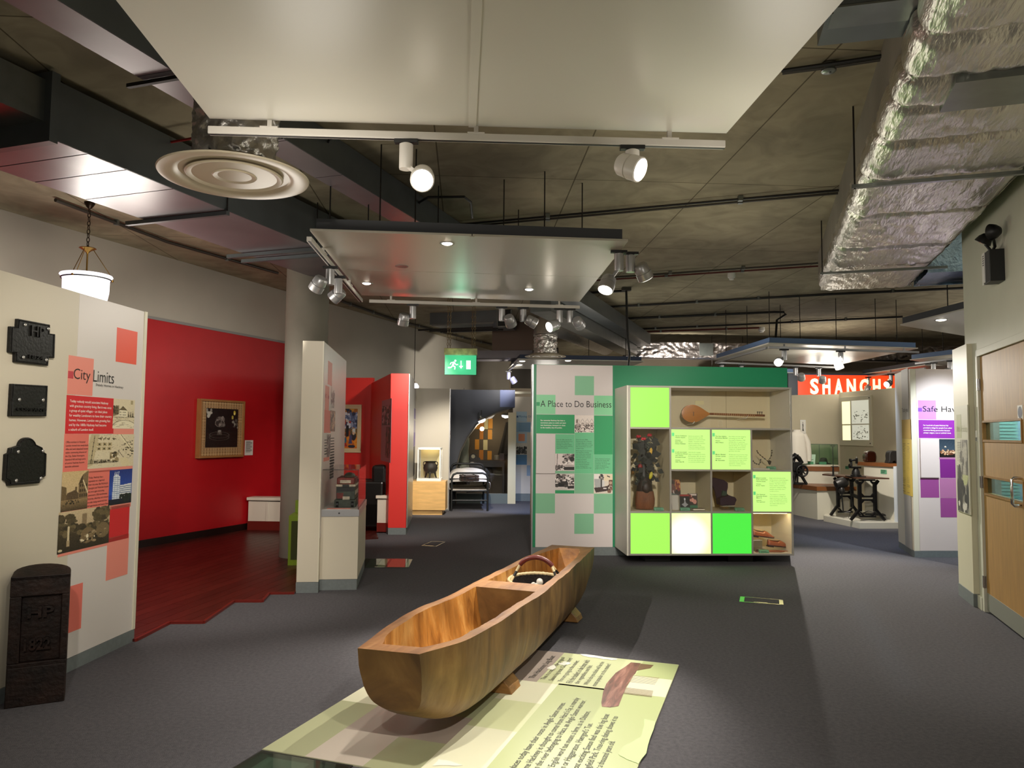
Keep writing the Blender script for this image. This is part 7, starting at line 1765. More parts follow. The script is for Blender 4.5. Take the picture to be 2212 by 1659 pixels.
TX(t, RT, 'Made in Hackney', olv, 2067, 920, 2090, 936, off=-0.012)
c = Cv(40, 110, '#8d897c'); c.rect(0, 0, .45, .36, '#cfccb8')
c.blobs(40, (.45, .05, 1, .45), .12, ['#6d695f', '#aaa698', '#57544c']).ell(.25, .52, .16, .18, '#23241f').rect(.5, .48, 1, .62, '#b4b884').blobs(50, (0, .66, 1, 1), .1, ['#1d1d1a', '#4a4841', '#8b887c', '#101010', '#cfccc0']); c.grain(.05)
a0 = RT.px(2068, 950, -0.012); 
picture(t, c, RT.px(2067, 1000, -0.012)[0], RT.px(2091, 1000, -0.012)[0], zq0 + 0.005, RT.px(2078, 950, -0.012)[1], y=-0.0135, name='photo')
mb = MB()
for i in range(12):
    a = RT.rect(2068, 955 + i * 3.6, 2076, 956.3 + i * 3.6, -0.0135); mb.box(a[0], a[1], -0.0155, -0.0145, a[2], a[3])
o = mb.build('text_lines', ink2, t); o['kind'] = 'stuff'
a = RT.rect(2107, 931, 2112.5, 954, WO - 0.01)
t = thing('wall_switch', 'small grey and white switch plate beside the door frame', 'switch', RT.w((a[0] + a[1]) / 2, WO, (a[2] + a[3]) / 2), RT.a)
BX('plate', M('white_plastic'), t, -0.035, 0.035, -0.012, 0, -0.05, 0.05, bevel=0.003); BX('rocker', M('grey_rocker', '#8d8f8c', 0.4), t, -0.02, 0.02, -0.017, -0.0125, -0.042, -0.01)

# --- twin-head emergency light on the right wall
a = RT.px(2158, 560, WO)
t = thing('emergency_light', 'black and white emergency light with two swivel heads high on the right wall', 'emergency light', RT.w(a[0], WO, a[1]), RT.a)
e0 = RT.px(2133, 575, WO); e1 = RT.px(2180, 575, WO)
def EL(u, v, off=WO - 0.1): q_ = RT.px(u, v, off); return (q_[0] - a[0], q_[1] - a[1])
z0e, z1e = EL(2165, 590)[1], EL(2165, 516)[1]
xw = 0.15
BX('battery_case', black_pl, t, -0.02, xw, -0.105, -0.001, z0e, z1e, bevel=0.004); BX('end_plate', M('white_plastic'), t, -0.05, -0.0205, -0.11, -0.001, z0e, z1e, bevel=0.004); BX('side_plate', M('white_plastic'), t, -0.02, 0.03, -0.112, -0.1055, z0e + .01, z1e)
mb = MB()
for k in range(5): mb.box(0.0 - 0.012, 0.02, -0.1135, -0.1122, z1e - 0.03 - k * 0.018, z1e - 0.022 - k * 0.018)
mb.build('vent_slots', black_pl, t)
hd = M('reflector_glass', '#b9b9b0', 0.08, 0.6)
def ehead(u, v, d, r_):
    x, z = EL(u, v, WO - 0.09); c_ = Vector((x, -0.09, z)); mt = Vector(d).to_track_quat('Z', 'Y').to_matrix()
    h_ = MB().lathe([(0, -0.07), (r_ * .5, -0.06), (r_ * .85, -0.03), (r_, 0.0), (r_ * 1.04, 0.012), (r_ * .92, 0.014)], 28, c_, mt).build('lamp_head', black_pl, t, smooth=50)
    MB().lathe([(r_ * .9, 0.011), (r_ * .5, 0.018), (0, 0.02)], 24, c_, mt).build('lens', hd, h_, smooth=60)
    MB().tube([c_, (x * .5, -0.05, z1e + 0.03), (-0.02, -0.05, z1e)], 0.012, 8).build('swivel_arm', black_pl, t)
ehead(2143, 501, (-0.75, -0.65, 0.05), 0.062); ehead(2124, 522, (-0.35, -0.5, -0.9), 0.062)

# --- sewing display: beige walls, lit window, plinths
SD = [PY(1700, 950, 15.8), PY(1814, 950, 15.2), PY(1956, 950, 13.3)]
def wallseg(nm, A_, B_, h0, th=0.12):
    F_ = Fr(A_, math.degrees(math.atan2((B_ - A_).y, (B_ - A_).x))); return F_, F_.loc((B_.x, B_.y, 0))[0]
W1, w1 = wallseg('a', SD[0], SD[1], 0); W2, w2 = wallseg('b', SD[1], SD[2], 0)
h1 = W1.px(1760, 852.5)[1]; h2 = W2.px(1880, 842)[1]
r = stroot('wall_sewing_rear', W1); BX('board', beige, r, -0.8, w1, 0, 0.12, 0, h1)
r = stroot('wall_sewing_side', W2); BX('board', beige, r, 0, w2, 0, 0.12, 0, max(h1, W2.px(1930, 838)[1]))
# white window frame with backlit panes
fA = [W2.px(u, v, -0.03) for u, v in ((1813, 859), (1882, 852), (1885, 962), (1816, 964))]
fx0, fx1 = fA[0][0], fA[1][0]
t = thing('window_light_box', 'pale window frame with four backlit panes on the beige wall', 'light box', W2)
FW = W2
fz = [FW.px(1848, 856, -.03), FW.px(1848, 963, -.03)]
X0, X1 = FW.px(1813, 910, -.03)[0], FW.px(1882.5, 910, -.03)[0]; Z1, Z0 = fz[0][1], fz[1][1]
t.location = FW.O; t.rotation_euler = (0, 0, FW.a)
BX('frame_board', M('stone_white_board', '#c9c2a8', 0.5), t, X0, X1, -0.03, -0.0005, Z0, Z1, bevel=0.003)
lp = M('lit_cream_pane', '#f4eec0', 0.5, emis='#fdf6c4', estr=0.95); lp2 = M('lit_grey_pane', '#c9c8b4', 0.5, emis='#dcdcca', estr=0.55)
for (u0, v0, u1, v1, m, pc) in ((1818.5, 868, 1837, 916, lp, 0), (1839, 866, 1877, 915, lp2, 1), (1820, 919, 1837.5, 951, lp, 0), (1840.5, 918, 1877.5, 950.5, lp2, 2)):
    e = FW.rect(u0, v0, u1, v1, -0.032); po = MB().box(e[0], e[1], -0.034, -0.0305, e[2], e[3]).build('pane', m, t)
    if pc:
        mb = MB(); g = np.random.RandomState(pc)
        for i in range(46):
            x = e[0] + (e[1] - e[0]) * (.06 + .86 * g.rand()); z = e[2] + (e[3] - e[2]) * (.06 + (.5 if pc == 1 else .85) * g.rand()); s_ = .006 + .02 * g.rand(); mb.box(x, x + s_ * (1 + g.rand()), -0.0352, -0.0344, z, z + s_)
        o = mb.build('faint_drawing', M('pale_drawing_ink', '#b4b5a6', 0.6), po); o['kind'] = 'stuff'
for (u, v) in ((1877.5, 859), (1880, 958)): e = FW.px(u, v, -.03); MB().cyl((e[0], -0.031, e[1]), (e[0], -0.036, e[1]), 0.012, n=10).build('screw', black_m, t)
# small framed drawing
e = W1.rect(1728.5, 907, 1740.5, 937.5, -0.02)
t = thing('framed_drawing', 'small white framed drawing of a dress on the beige wall', 'picture', W1.w((e[0] + e[1]) / 2, 0, (e[2] + e[3]) / 2), W1.a); a_, b_2 = (e[1] - e[0]) / 2, (e[3] - e[2]) / 2
BX('frame', M('white_plastic'), t, -a_, a_, -0.02, -0.001, -b_2, b_2); c = Cv(24, 50, '#e9e4d8'); c.poly([(.5, .15), (.62, .3), (.6, .6), (.72, .85), (.36, .85), (.42, .55), (.38, .3)], '#3a3836').ell(.5, .13, .07, .05, '#3a3836'); picture(t, c, -a_ * .8, a_ * .8, -b_2 * .85, b_2 * .85, y=-0.0215, name='drawing')

# SHANGHAI sign box
SG = Fr(PY(1724, 850, 17.2), 0.0)
s1 = SG.px(2000, 850)[0]; sz1 = SG.px(1790, 810)[1]; sz0 = SG.px(1790, 862)[1] - 0.05
t = thing('sign_box', 'orange illuminated sign reading SHANGHAI above the beige wall', 'sign', SG)
sxl = SG.px(1703, 850)[0]
BX('casing', M('navy_sign_case', '#12202f', 0.5), t, sxl, s1, 0.012, 0.4, sz0, sz1 + 0.03); BX('end_panel', M('navy_sign_case'), t, sxl, -0.004, 0.0, 0.011, sz0, sz1 + 0.02)
BX('lit_face', M('lit_orange_acrylic', '#3a0d05', 0.4, emis='#ff4a18', estr=0.95), t, 0.0, s1, 0.0, 0.011, sz0, sz1); BX('top_edge', M('navy_edge', '#1e3554', 0.5), t, 0, s1, -0.01, 0.011, sz1 + 0.001, sz1 + 0.02)
le = M('lit_cream_letter', '#fff6d0', 0.4, emis='#fff2b8', estr=1.25)
us = [(1750.5, 1768, 'S'), (1777, 1793.5, 'H'), (1803, 1820.5, 'A'), (1829.5, 1848.5, 'N'), (1857.5, 1876, 'G'), (1886, 1902, 'H'), (1912, 1929, 'A'), (1938, 1942, 'I')]
lz1 = SG.px(1790, 818)[1]; lz0 = SG.px(1790, 852)[1]
for u0, u1, ch in us:
    lettering(t, ch, le, SG.px(u0, 835, -0.015)[0], SG.px(u1, 835, -0.015)[0], lz0, lz1, y=-0.013, thick=0.012, thin=0.03, name='letter')

# L-shaped plinths
white_pl = M('plinth_board', '#c9c4b4', 0.45); dkw = M('oak_ledge', '#7a4a26', 0.4, var=0.15, vscale=6, stretch=(1, 8, 8))
P1, P2_, P3 = PZ(1779, 1126), PZ(1857.5, 1142.5), PZ(1953, 1142)
top_z = 0.1
bk = SD[2]
pl = [P1.xy, P2_.xy, P3.xy, Vector((bk.x + 0.3, bk.y + 0.2)), SD[1].xy + Vector((0.3, -0.05)), SD[1].xy + Vector((-0.4, -0.4))]
t = thing('display_platform', 'low white platform carrying the sewing machine table', 'platform', (P2_.x, P2_.y, 0))
MB().prism([(p.x - P2_.x, p.y - P2_.y) for p in pl], 0.0, top_z).build('platform_box', white_pl, t, bevel=0.003)
# white upright edge at the right end
t = thing('end_panel', 'white upright end panel of the sewing display', 'panel', (P3.x, P3.y, top_z + 0.001)); EPf = Fr(P3, 3.5)
h_ = EPf.px(1945, 1008)[1]; w_ = abs(EPf.px(1939, 1100)[0])
t.rotation_euler = (0, 0, EPf.a); BX('panel', M('bluish_white_board', '#cdd2d8', 0.4), t, -w_, 0.0, 0.02, 0.1, 0, h_ - top_z); BX('top_edge', M('bluish_white_board'), t, -w_, 0.0, 0.005, 0.019, 0, 0.02)
# high plinth with oak ledge under the hat blocks, in front of the right wall
HBn = Fr(PY(1852, 1000, 13.6), math.degrees(math.atan2((P3 + Vector((0.0, 0.25, 0)) - PY(1852, 1000, 13.6)).y, (P3 + Vector((0, 0.25, 0)) - PY(1852, 1000, 13.6)).x)))
hl = HBn.loc((P3.x - w_ * .3, P3.y + 0.12, 0))[0]; hz = HBn.px(1900, 1000)[1]; hz2 = HBn.px(1900, 1007.5)[1]
t = thing('plinth', 'tall cream plinth with an oak ledge carrying the two hat blocks', 'plinth', HBn)
BX('body', white_pl, t, 0.12, hl, 0.03, 0.3, 0.101, hz2 - 0.001); BX('ledge', dkw, t, 0, hl, 0, 0.33, hz2, hz)
def hat(label, u, v, hw_px, hh_px, notch, m):
    q_ = HBn.px(u, v, 0.15); k = (HBn.w(q_[0], .15) - CAM).y / FPX; a_, b_ = hw_px * k, hh_px * k
    t = thing('hat_block', label, 'hat block', HBn.w(q_[0], 0.16, hz + 0.001), 0)
    out = [(-a_ * .86, 0.0), (-a_ * .98, b_ * .25), (-a_, b_ * .5), (-a_ * .9, b_ * .8), (-a_ * .6, b_ * .96), (0, b_), (a_ * .6, b_ * .96), (a_ * .9, b_ * .8), (a_, b_ * .5), (a_ * .96, b_ * .25), (a_ * .84, 0)]
    if notch: out = [(-a_ * 1.15, 0.0), (-a_ * .9, b_ * .3), (-a_ * .95, b_ * .6), (-a_ * .8, b_ * .88), (-a_ * .4, b_), (a_ * .4, b_), (a_ * .8, b_ * .88), (a_ * .95, b_ * .6), (a_ * .9, b_ * .3), (a_ * 1.15, 0), (a_ * .3, 0), (a_ * .25, b_ * .12), (0, b_ * .18), (-a_ * .25, b_ * .12), (-a_ * .3, 0)]
    o = MB().prismy(out, -a_ * .8, a_ * .8).build('block', m, t, bevel=a_ * .35, smooth=40)
    MB().cyl((0, 0, b_ * .5), (0, 0, b_ * .52), a_ * .2).build('core', m, t)
hat('glossy brown wooden hat block on the oak ledge', 1877.5, 996, 12, 24, False, M('glossy_brown_wood', '#35150a', 0.15, coat=0.8)); hat('dull black hat block with a notch in its base on the oak ledge', 1927, 997, 12, 27, True, M('dull_black_wood', '#1c1916', 0.6))
def greencard(label, u, v, w_, h_, F_, off):
    q_ = F_.px(u, v, off); t = thing('caption_card', label, 'label', F_.w(q_[0], off, q_[1]), F_.a); BX('card', card_g, t, -w_, w_, -0.006, -0.0005, -h_, h_)
    mb = MB(); 
    for k in range(3): mb.box(-w_ * .8, w_ * (.7 - .3 * (k == 2)), -0.0075, -0.0065, h_ * (.5 - .5 * k), h_ * (.5 - .5 * k) + .008)
    o = mb.build('text_lines', gk, t); o['kind'] = 'stuff'
greencard('green caption card on the plinth under the hat blocks', 1909, 1019, 0.065, 0.035, HBn, 0.028)
greencard('green caption card behind the small sewing machine', 1830, 1010, 0.055, 0.03, W2, 0.0)
# rear plinth with glass case (left) on oak shelves
Bq = PZ(1766, 1122.6); Aq = PZ(1714, 1111.5)
RPn = Fr(Bq, 8)
rz = RPn.px(1768, 1060)[1]; rz2 = RPn.px(1768, 1051)[1]
t = thing('plinth', 'low cream plinth with an oak shelf carrying the black press', 'plinth', RPn)
al = RPn.loc(Aq)[:2]
MB().prism([(0, 0), (0.62, 0.0), (0.62, 1.3), (al[0] - .1, al[1] + .6), al], 0, rz - 0.001).build('body', white_pl, t)
MB().prism([(-0.02, -0.03), (0.75, -0.03), (0.75, 1.3), (al[0] - .2, al[1] + .6), (al[0] - .04, al[1])], rz, rz2).build('shelf', dkw, t)
RP2 = Fr(PY(1745, 1000, 14.6), -8)
r2z = RP2.px(1780, 1018)[1]; r3z = RP2.px(1780, 1004)[1]; r4z = RP2.px(1780, 960)[1]; rx1 = RP2.px(1814, 1000)[0]; rx0 = RP2.px(1738, 1000)[0]
t = thing('showcase', 'greenish glass case on an oak-edged base in the corner of the sewing display', 'display case', RP2)
BX('stand', white_pl, t, rx0 - .2, rx1 - 0.02, 0.05, 0.7, rz2 + 0.001, r2z - 0.001); BX('oak_base', dkw, t, rx0 - .2, rx1, 0.03, 0.7, r2z, RP2.px(1780, 1008)[1]); BX('base_edge', cream, t, rx0 - .2, rx1 - 0.01, 0.035, 0.7, RP2.px(1780, 1008)[1] + .001, r3z)
for nm, a in (('p', (rx0 - .15, rx1 - 0.02, 0.05, 0.056)), ('p', (rx0 - .15, rx1 - 0.02, 0.62, 0.626))): BX('pane', green_glass, t, *a, r3z, r4z)
BX('pane', green_glass, t, rx1 - 0.026, rx1 - 0.02, 0.057, 0.619, r3z, r4z); BX('lid', green_glass, t, rx0 - .15, rx1 - 0.02, 0.05, 0.626, r4z + .0005, r4z + .006)
mb = MB()
for x in (rx1 - 0.02, RP2.px(1771, 980)[0]): mb.box(x - 0.003, x + 0.003, 0.046, 0.052, r3z, r4z)
mb.box(rx0 - .15, rx1 - .02, 0.046, 0.052, r4z - .004, r4z + .004); mb.build('seam', M('dark_green_glass_edge', '#33443c', 0.3), t)
def r2(u, v, off): q_ = RP2.px(u, v, off); return q_
q_ = r2(1779, 1000, 0.3); t = thing('felt_hat', 'dark grey felt hat in the greenish glass case', 'hat', RP2.w(q_[0], 0.3, r3z + .003), 0); k = (RP2.w(q_[0], .3)).y / FPX
MB().lathe([(17 * k, 0.0), (16 * k, 0.012), (9 * k, 3 * k), (8 * k, 9 * k), (6 * k, 13 * k), (2 * k, 14 * k), (0, 13.5 * k)], 28, (0, 0, 0), Matrix.Diagonal((1, .8, 1))).build('crown', M('grey_felt', '#3a3630', 0.9), t, smooth=60)
MB().lathe([(8.3 * k, 3 * k), (8.5 * k, 3 * k), (8.2 * k, 5 * k), (8.0 * k, 5 * k)], 28, (0, 0, 0), Matrix.Diagonal((1, .8, 1))).build('band', black_m, t)
q_ = r2(1752, 1000, 0.25); t = thing('open_book', 'white sloping book or sheet in the greenish glass case', 'book', RP2.w(q_[0], 0.25, r3z + .003), RP2.a)
MB().add([(-13 * k, 0, 0), (8 * k, 0, 0), (15 * k, 0.2, 20 * k), (-3 * k, 0.2, 20 * k), (-13 * k, 0.03, 0), (8 * k, 0.03, 0), (15 * k, 0.23, 20 * k), (-3 * k, 0.23, 20 * k)], [(0, 1, 2, 3), (7, 6, 5, 4), (0, 4, 5, 1), (1, 5, 6, 2), (2, 6, 7, 3), (3, 7, 4, 0)]).build('sheet', M('white_plastic'), t); MB().add([(-2 * k, 0.07, 8 * k), (7 * k, 0.07, 8.8 * k), (7 * k, 0.08, 9.6 * k), (-2 * k, 0.08, 9 * k)], [(0, 1, 2, 3)]).build('sketch_line', ink2, t, fix=False)
for u, lb in ((1749, 'green caption card before the sloping sheet in the glass case'), (1777, 'green caption card before the felt hat in the glass case')):
    q_ = r2(u, 1000, 0.12); t = thing('caption_card', lb, 'label', RP2.w(q_[0], 0.12, r3z + .002), RP2.a); BX('card', card_g, t, -0.07, 0.07, 0, 0.012, 0, 0.05); BX('foot', card_g, t, -0.07, 0.07, 0.0125, 0.05, 0, 0.004)
# white coat on a stand at the left
q_ = PY(1724, 960, 14.6)
t = thing('coat_on_stand', 'white jacket on a dress stand half hidden by the cabinet', 'coat', (q_.x - 0.02, q_.y, rz2 + 0.7))
wc = M('white_wool_coat', '#c6bfb2', 0.85, bump=0.1, bscale=60); zc_ = q_.z - (rz2 + 0.7)
def coat(a_, b2):
    th_ = 2 * math.pi * a_; w__ = 0.15 + 0.05 * b2 + 0.012 * math.sin(th_ * 6) * b2 - 0.09 * max(0, (b2 - .0) < .12) * (1 - b2 / .12)
    return (w__ * math.cos(th_), 0.7 * w__ * math.sin(th_), zc_ + 0.26 - 0.62 * b2)
MB().grid(coat, 40, 20).build('jacket_body', wc, t, smooth=60, fix=False); MB().tube([(0.12, -0.02, zc_ + 0.2), (0.19, -0.03, zc_ + 0.05), (0.21, -0.04, zc_ - 0.2), (0.2, -0.05, zc_ - 0.32)], [0.05, 0.055, 0.05, 0.045], 12).build('sleeve', wc, t, smooth=60)
MB().lathe([(0.06, zc_ + 0.27), (0.075, zc_ + 0.28), (0.08, zc_ + 0.22), (0.1, zc_ + 0.2)], 20).build('collar', wc, t, smooth=60, fix=False); MB().cyl((0, 0, -0.695), (0, 0, zc_), 0.015).build('stand_pole', black_m, t); MB().cyl((0, 0, -0.699), (0, 0, -0.68), 0.12).build('stand_base', black_m, t)
# black press with a spoked wheel on the low shelf
cast = M('black_cast_machine', '#0e0c0b', 0.4, 0.3)
q0 = RPn.px(1727, 1030, 0.45); kx = RPn.w(q0[0], .45).y / FPX
t = thing('hand_press', 'black cast-iron machine with a spoked hand wheel on the low oak shelf', 'machine', RPn.w(q0[0], 0.45, rz2 + 0.001), 0)
def hp_(u, v): return ((u - 1727) * kx, (1041 - v) * kx)
for pts in ([(1713, 1041), (1720, 1022), (1722, 1005)], [(1742, 1041), (1735, 1028), (1727, 1012)], [(1716, 1030), (1714, 1000), (1718, 985)]):
    MB().tube([(hp_(*p)[0], 0.02 * i, hp_(*p)[1] + .012) for i, p in enumerate(pts)], [3 * kx, 3.2 * kx, 4 * kx], 8).build('leg', cast, t, smooth=50)
MB().tube([(hp_(1712, 985)[0], 0, hp_(1712, 985)[1]), (hp_(1718, 978)[0], 0, hp_(1718, 978)[1]), (hp_(1726, 984)[0], 0, hp_(1726, 984)[1]), (hp_(1733, 995)[0], 0, hp_(1733, 995)[1])], [5 * kx, 5.5 * kx, 5 * kx, 4 * kx], 10).build('frame_arm', cast, t, smooth=50)
BX('head', cast, t, hp_(1713, 0)[0], hp_(1732, 0)[0], -0.04, 0.06, hp_(0, 1012)[1], hp_(0, 992)[1], bevel=0.01); MB().cyl((hp_(1719, 0)[0], 0, hp_(0, 980)[1]), (hp_(1719, 0)[0], 0, hp_(0, 976)[1]), 7 * kx, n=16).build('top_wheel', cast, t)
wc_ = (hp_(1729, 0)[0], -0.09, hp_(0, 1011)[1]); rw = 11.5 * kx
wo_ = MB().tube([(wc_[0] + rw * math.cos(a), wc_[1], wc_[2] + rw * math.sin(a)) for a in [k * math.pi / 14 for k in range(28)]], 0.018, 8, closed=True).build('hand_wheel', cast, t, smooth=60)
for k in range(8): a = k * math.pi / 4; MB().bar((wc_[0], wc_[1], wc_[2]), (wc_[0] + rw * math.cos(a), wc_[1], wc_[2] + rw * math.sin(a)), 0.02).build('spoke', cast, wo_)
MB().cyl((wc_[0], wc_[1] - .02, wc_[2]), (wc_[0], 0.05, wc_[2]), 0.03, n=12).build('axle', cast, t)
MB().tube([(hp_(1744, 0)[0], 0.02, 0.012), (hp_(1738, 0)[0], 0.0, 0.012), (hp_(1716, 0)[0], -.01, 0.012)], 0.012, 6).build('foot_bar', cast, t)

# industrial sewing table
TF = Fr(PZ(1850, 1115, top_z), 3.5); tk = TF.O.y / FPX
def tp(u, v, off=0.0): q_ = TF.px(u, v, off); return q_
t = thing('sewing_table', 'sewing machine bench with a dark wooden top on black cast-iron legs', 'table', TF); t.location = (TF.O.x, TF.O.y, 0)
ttop = tp(1840, 1026)[1]
La = TF.fl(1776, 1024, ttop); Lb = TF.fl(1851, 1031.5, ttop); Lc = TF.fl(1921, 1032.5, ttop); Ld = TF.fl(1864, 1026.5, ttop)
MB().prism([La, Lb, Lc, (Lc[0] - .05, Lc[1] + .35), (Ld[0], Ld[1]), (La[0] + .2, La[1] + 0.3)], ttop - 0.022, ttop).build('tabletop', M('dark_oak_top', '#4a2c1c', 0.4, var=0.2, vscale=8), t)
zf_ = top_z + 0.002
def leg(u0, u1, off, zt_, flare):
    x0, x1 = tp(u0, 1070, off)[0], tp(u1, 1070, off)[0]; mb = MB(); w_ = 0.045
    for x, s_ in ((x0, -1), (x1, 1)):
        mb.bar((x, off, zf_ + 0.16), (x, off, zt_ - 0.05), w_, w_ * 1.2); mb.bar((x + s_ * flare, off, zf_ + 0.018), (x, off, zf_ + 0.2), w_, w_ * .9); mb.bar((x, off, zt_ - 0.1), (x + s_ * 0.06, off, zt_ - 0.026), w_, w_)
    xm0, xm1 = x0 - .01, x1 + .01
    H_ = zt_ - zf_
    for f_ in (0.11, 0.50, 0.58, 0.97): mb.bar((xm0, off, zf_ + H_ * f_), (xm1, off, zf_ + H_ * f_), 0.03, 0.028)
    for (xa, s_) in ((x0, 1), (x1, -1)):
        for f_, g_ in ((0.11, 1), (0.50, -1), (0.58, 1), (0.95, -1)): mb.bar((xa, off, zf_ + H_ * f_ + g_ * 0.07), (xa + s_ * 0.07, off, zf_ + H_ * f_), 0.03, 0.028)
    return mb.build('leg', cast, t, bevel=0.004)
leg(1857, 1890, Lb[1] + .02, ttop - 0.022, 0.16); leg(1810, 1840, Lb[1] + .75, ttop - 0.022, 0.14)
xa = tp(1857, 1070, Lb[1] + .02)[0]; xb_ = tp(1840, 1070, Lb[1] + .75)[0]; Hh = ttop - zf_
for f_ in (.53,): MB().bar((xa, Lb[1] + .02, zf_ + Hh * f_), (xb_, Lb[1] + .75, zf_ + Hh * f_), 0.04, 0.05).build('stretcher', cast, t)
MB().bar((tp(1835, 1108)[0], Lb[1] + .3, zf_ + .09), (tp(1870, 1108)[0], Lb[1] + .2, zf_ + .09), 0.22, 0.02).build('treadle_plate', cast, t)
m0 = tp(1818, 1043, Lb[1] + .4)
MB().lathe([(0.03, -.12), (0.07, -.11), (0.09, -.04), (0.09, .06), (0.06, .10), (0, .11)], 20, (m0[0], Lb[1] + .4, m0[1]), Matrix.Rotation(1.3, 3, 'Y')).build('clutch_motor', M('old_motor_grey', '#2e2c2a', 0.4, 0.5), t, smooth=50); MB().ball((m0[0] - .02, Lb[1] + .36, m0[1] - .13), (.05, .05, .07), 12, 8).build('motor_pulley', M('old_motor_grey'), t, smooth=60)
MB().tube([(m0[0], Lb[1] + .4, m0[1] - .2), (m0[0] + .02, Lb[1] + .4, m0[1] - .5), (m0[0] + .12, Lb[1] + .35, zf_ + .12)], 0.01, 6).build('pull_rod', cast, t); MB().tube([(m0[0] + .14, Lb[1] + .4, m0[1] - .1), (m0[0] + .2, Lb[1] + .42, m0[1] - .4), (m0[0] + .1, Lb[1] + .4, m0[1] - .62), (m0[0] + .35, Lb[1] + .2, zf_ + .15), (m0[0] + .6, Lb[1] + .1, zf_ + .08)], 0.006, 6).build('cable', black_m, t, smooth=60)
# sewing machine and thread stand on the table
so_ = Lb[1] + .22
s0 = tp(1849, 1025, so_); ks = TF.w(s0[0], so_).y / FPX
t = thing('sewing_machine', 'small black sewing machine head on a round pedestal on the bench', 'sewing machine', TF.w(s0[0], so_, ttop + .001), TF.a)
def sp_(u, v): return ((u - 1849) * ks, (1026 - v) * ks)
MB().lathe([(11 * ks, 0), (11 * ks, 4 * ks), (9 * ks, 5 * ks), (8 * ks, 12 * ks), (5 * ks, 17 * ks), (4.5 * ks, 19 * ks), (0, 19 * ks)], 24).build('pedestal', cast, t, smooth=40)
BX('bed_plate', cast, t, sp_(1836, 0)[0], sp_(1858, 0)[0], -0.05, 0.05, sp_(0, 1008)[1], sp_(0, 1004)[1], bevel=0.004); BX('base_plate', cast, t, sp_(1833, 0)[0], sp_(1863, 0)[0], -0.12, 0.12, 0.0, 0.012)
MB().tube([(sp_(1839, 0)[0], 0, sp_(0, 1005)[1]), (sp_(1839, 0)[0], 0, sp_(0, 994)[1]), (sp_(1840, 0)[0], 0, sp_(0, 991)[1]), (sp_(1851, 0)[0], 0, sp_(0, 990)[1])], [2.6 * ks, 2.4 * ks, 2.2 * ks, 1.9 * ks], 10).build('arm', cast, t, smooth=50)
BX('face_head', cast, t, sp_(1849, 0)[0], sp_(1853, 0)[0], -0.018, 0.018, sp_(0, 998)[1], sp_(0, 986)[1], bevel=0.004); MB().cyl((sp_(1851, 0)[0], 0, sp_(0, 1004)[1]), (sp_(1851, 0)[0], 0, sp_(0, 983)[1]), 0.004, n=6).build('needle_bar', alu, t); MB().cyl((sp_(1837, 0)[0] - .02, 0, sp_(0, 1003)[1]), (sp_(1837, 0)[0] + .0, 0, sp_(0, 1003)[1]), 0.035, n=16).build('balance_wheel', cast, t, smooth=40); MB().cyl((sp_(1837, 0)[0] - .01, 0, sp_(0, 991)[1]), (sp_(1837, 0)[0] + .01, 0, sp_(0, 991)[1]), 0.03, n=14).build('spool_wheel', cast, t, smooth=40)
s1_ = tp(1800, 1022, so_ + .15)
t = thing('thread_stand', 'thin black thread stand with a wire loop on top, on the bench', 'thread stand', TF.w(s1_[0], so_ + .15, ttop + .001), TF.a)
MB().lathe([(4.5 * ks, 0), (4.5 * ks, .012), (2 * ks, .02), (1.6 * ks, 20 * ks), (0, 20 * ks)], 14).build('post', cast, t, smooth=40); MB().cyl((-5 * ks, 0, 20.5 * ks), (11 * ks, 0, 20.5 * ks), 0.008, n=6).build('spool_arm', cast, t); MB().cyl((0, 0, 20 * ks), (0, 0, 64 * ks), 0.006, n=6).build('rod', cast, t)
MB().tube([(4.5 * ks * math.cos(a), .03 * math.sin(a), 65.5 * ks + 1.5 * ks * math.sin(a)) for a in [k * math.pi / 9 for k in range(18)]], 0.004, 5, closed=True).build('wire_loop', cast, t)

# ================================================================== LOG BOAT ON ITS FLOOR GRAPHIC
GZt = 0.50
cN = (PZ(770, 1405, GZt) + PZ(905, 1410, GZt)) / 2; cF = (PZ(1190, 1178, GZt) + PZ(1285, 1181, GZt)) / 2
BA = cF - cN; BL = BA.length
BOf = Fr(cN, math.degrees(math.atan2(BA.y, BA.x)))           # x along the keel away from the viewer, y to the left
wN = abs(BOf.loc(PZ(770, 1405, GZt))[1] - BOf.loc(PZ(905, 1410, GZt))[1]) / 2
wF = abs(BOf.loc(PZ(1190, 1178, GZt))[1] - BOf.loc(PZ(1285, 1181, GZt))[1]) / 2
boat = thing('log_boat', 'hollowed wooden log boat with square ends and a solid cross bulkhead', 'boat', BOf)
# half-breadths on left (+y) and right (-y) of the centre line at stations along the boat, taken at the gunwale
def stn(pxs): return [BOf.loc(PZ(u, v, GZt))[:2] for u, v in pxs]
Lp = stn([(770, 1405), (815, 1362), (900, 1317), (1018, 1262), (1100, 1220), (1190, 1178)])
Rp = stn([(905, 1410), (988, 1396), (1080, 1345), (1174, 1280), (1235, 1230), (1285, 1181)])
def itp(pts, x):
    pts = sorted(pts)
    if x <= pts[0][0]: return pts[0][1]
    for a, b in zip(pts[:-1], pts[1:]):
        if x <= b[0]: return a[1] + (b[1] - a[1]) * (x - a[0]) / (b[0] - a[0])
    return pts[-1][1]
def smooth_b(pts, x): return sum(itp(pts, x + d) for d in (-.12, -.06, 0, .06, .12)) / 5
ns, nc = 84, 28
def section(x, kz, sgn_pow=0.55):
    yl, yr = smooth_b(Lp, x), smooth_b(Rp, x); return yl, yr
kz0 = 0.075
def keel(x):                                                # underside height; both ends rake up
    a = max(0.0, 1 - x / 0.62); b = max(0.0, 1 - (BL - x) / 0.62)
    return kz0 + 0.13 * a ** 2.4 + 0.15 * b ** 2.4
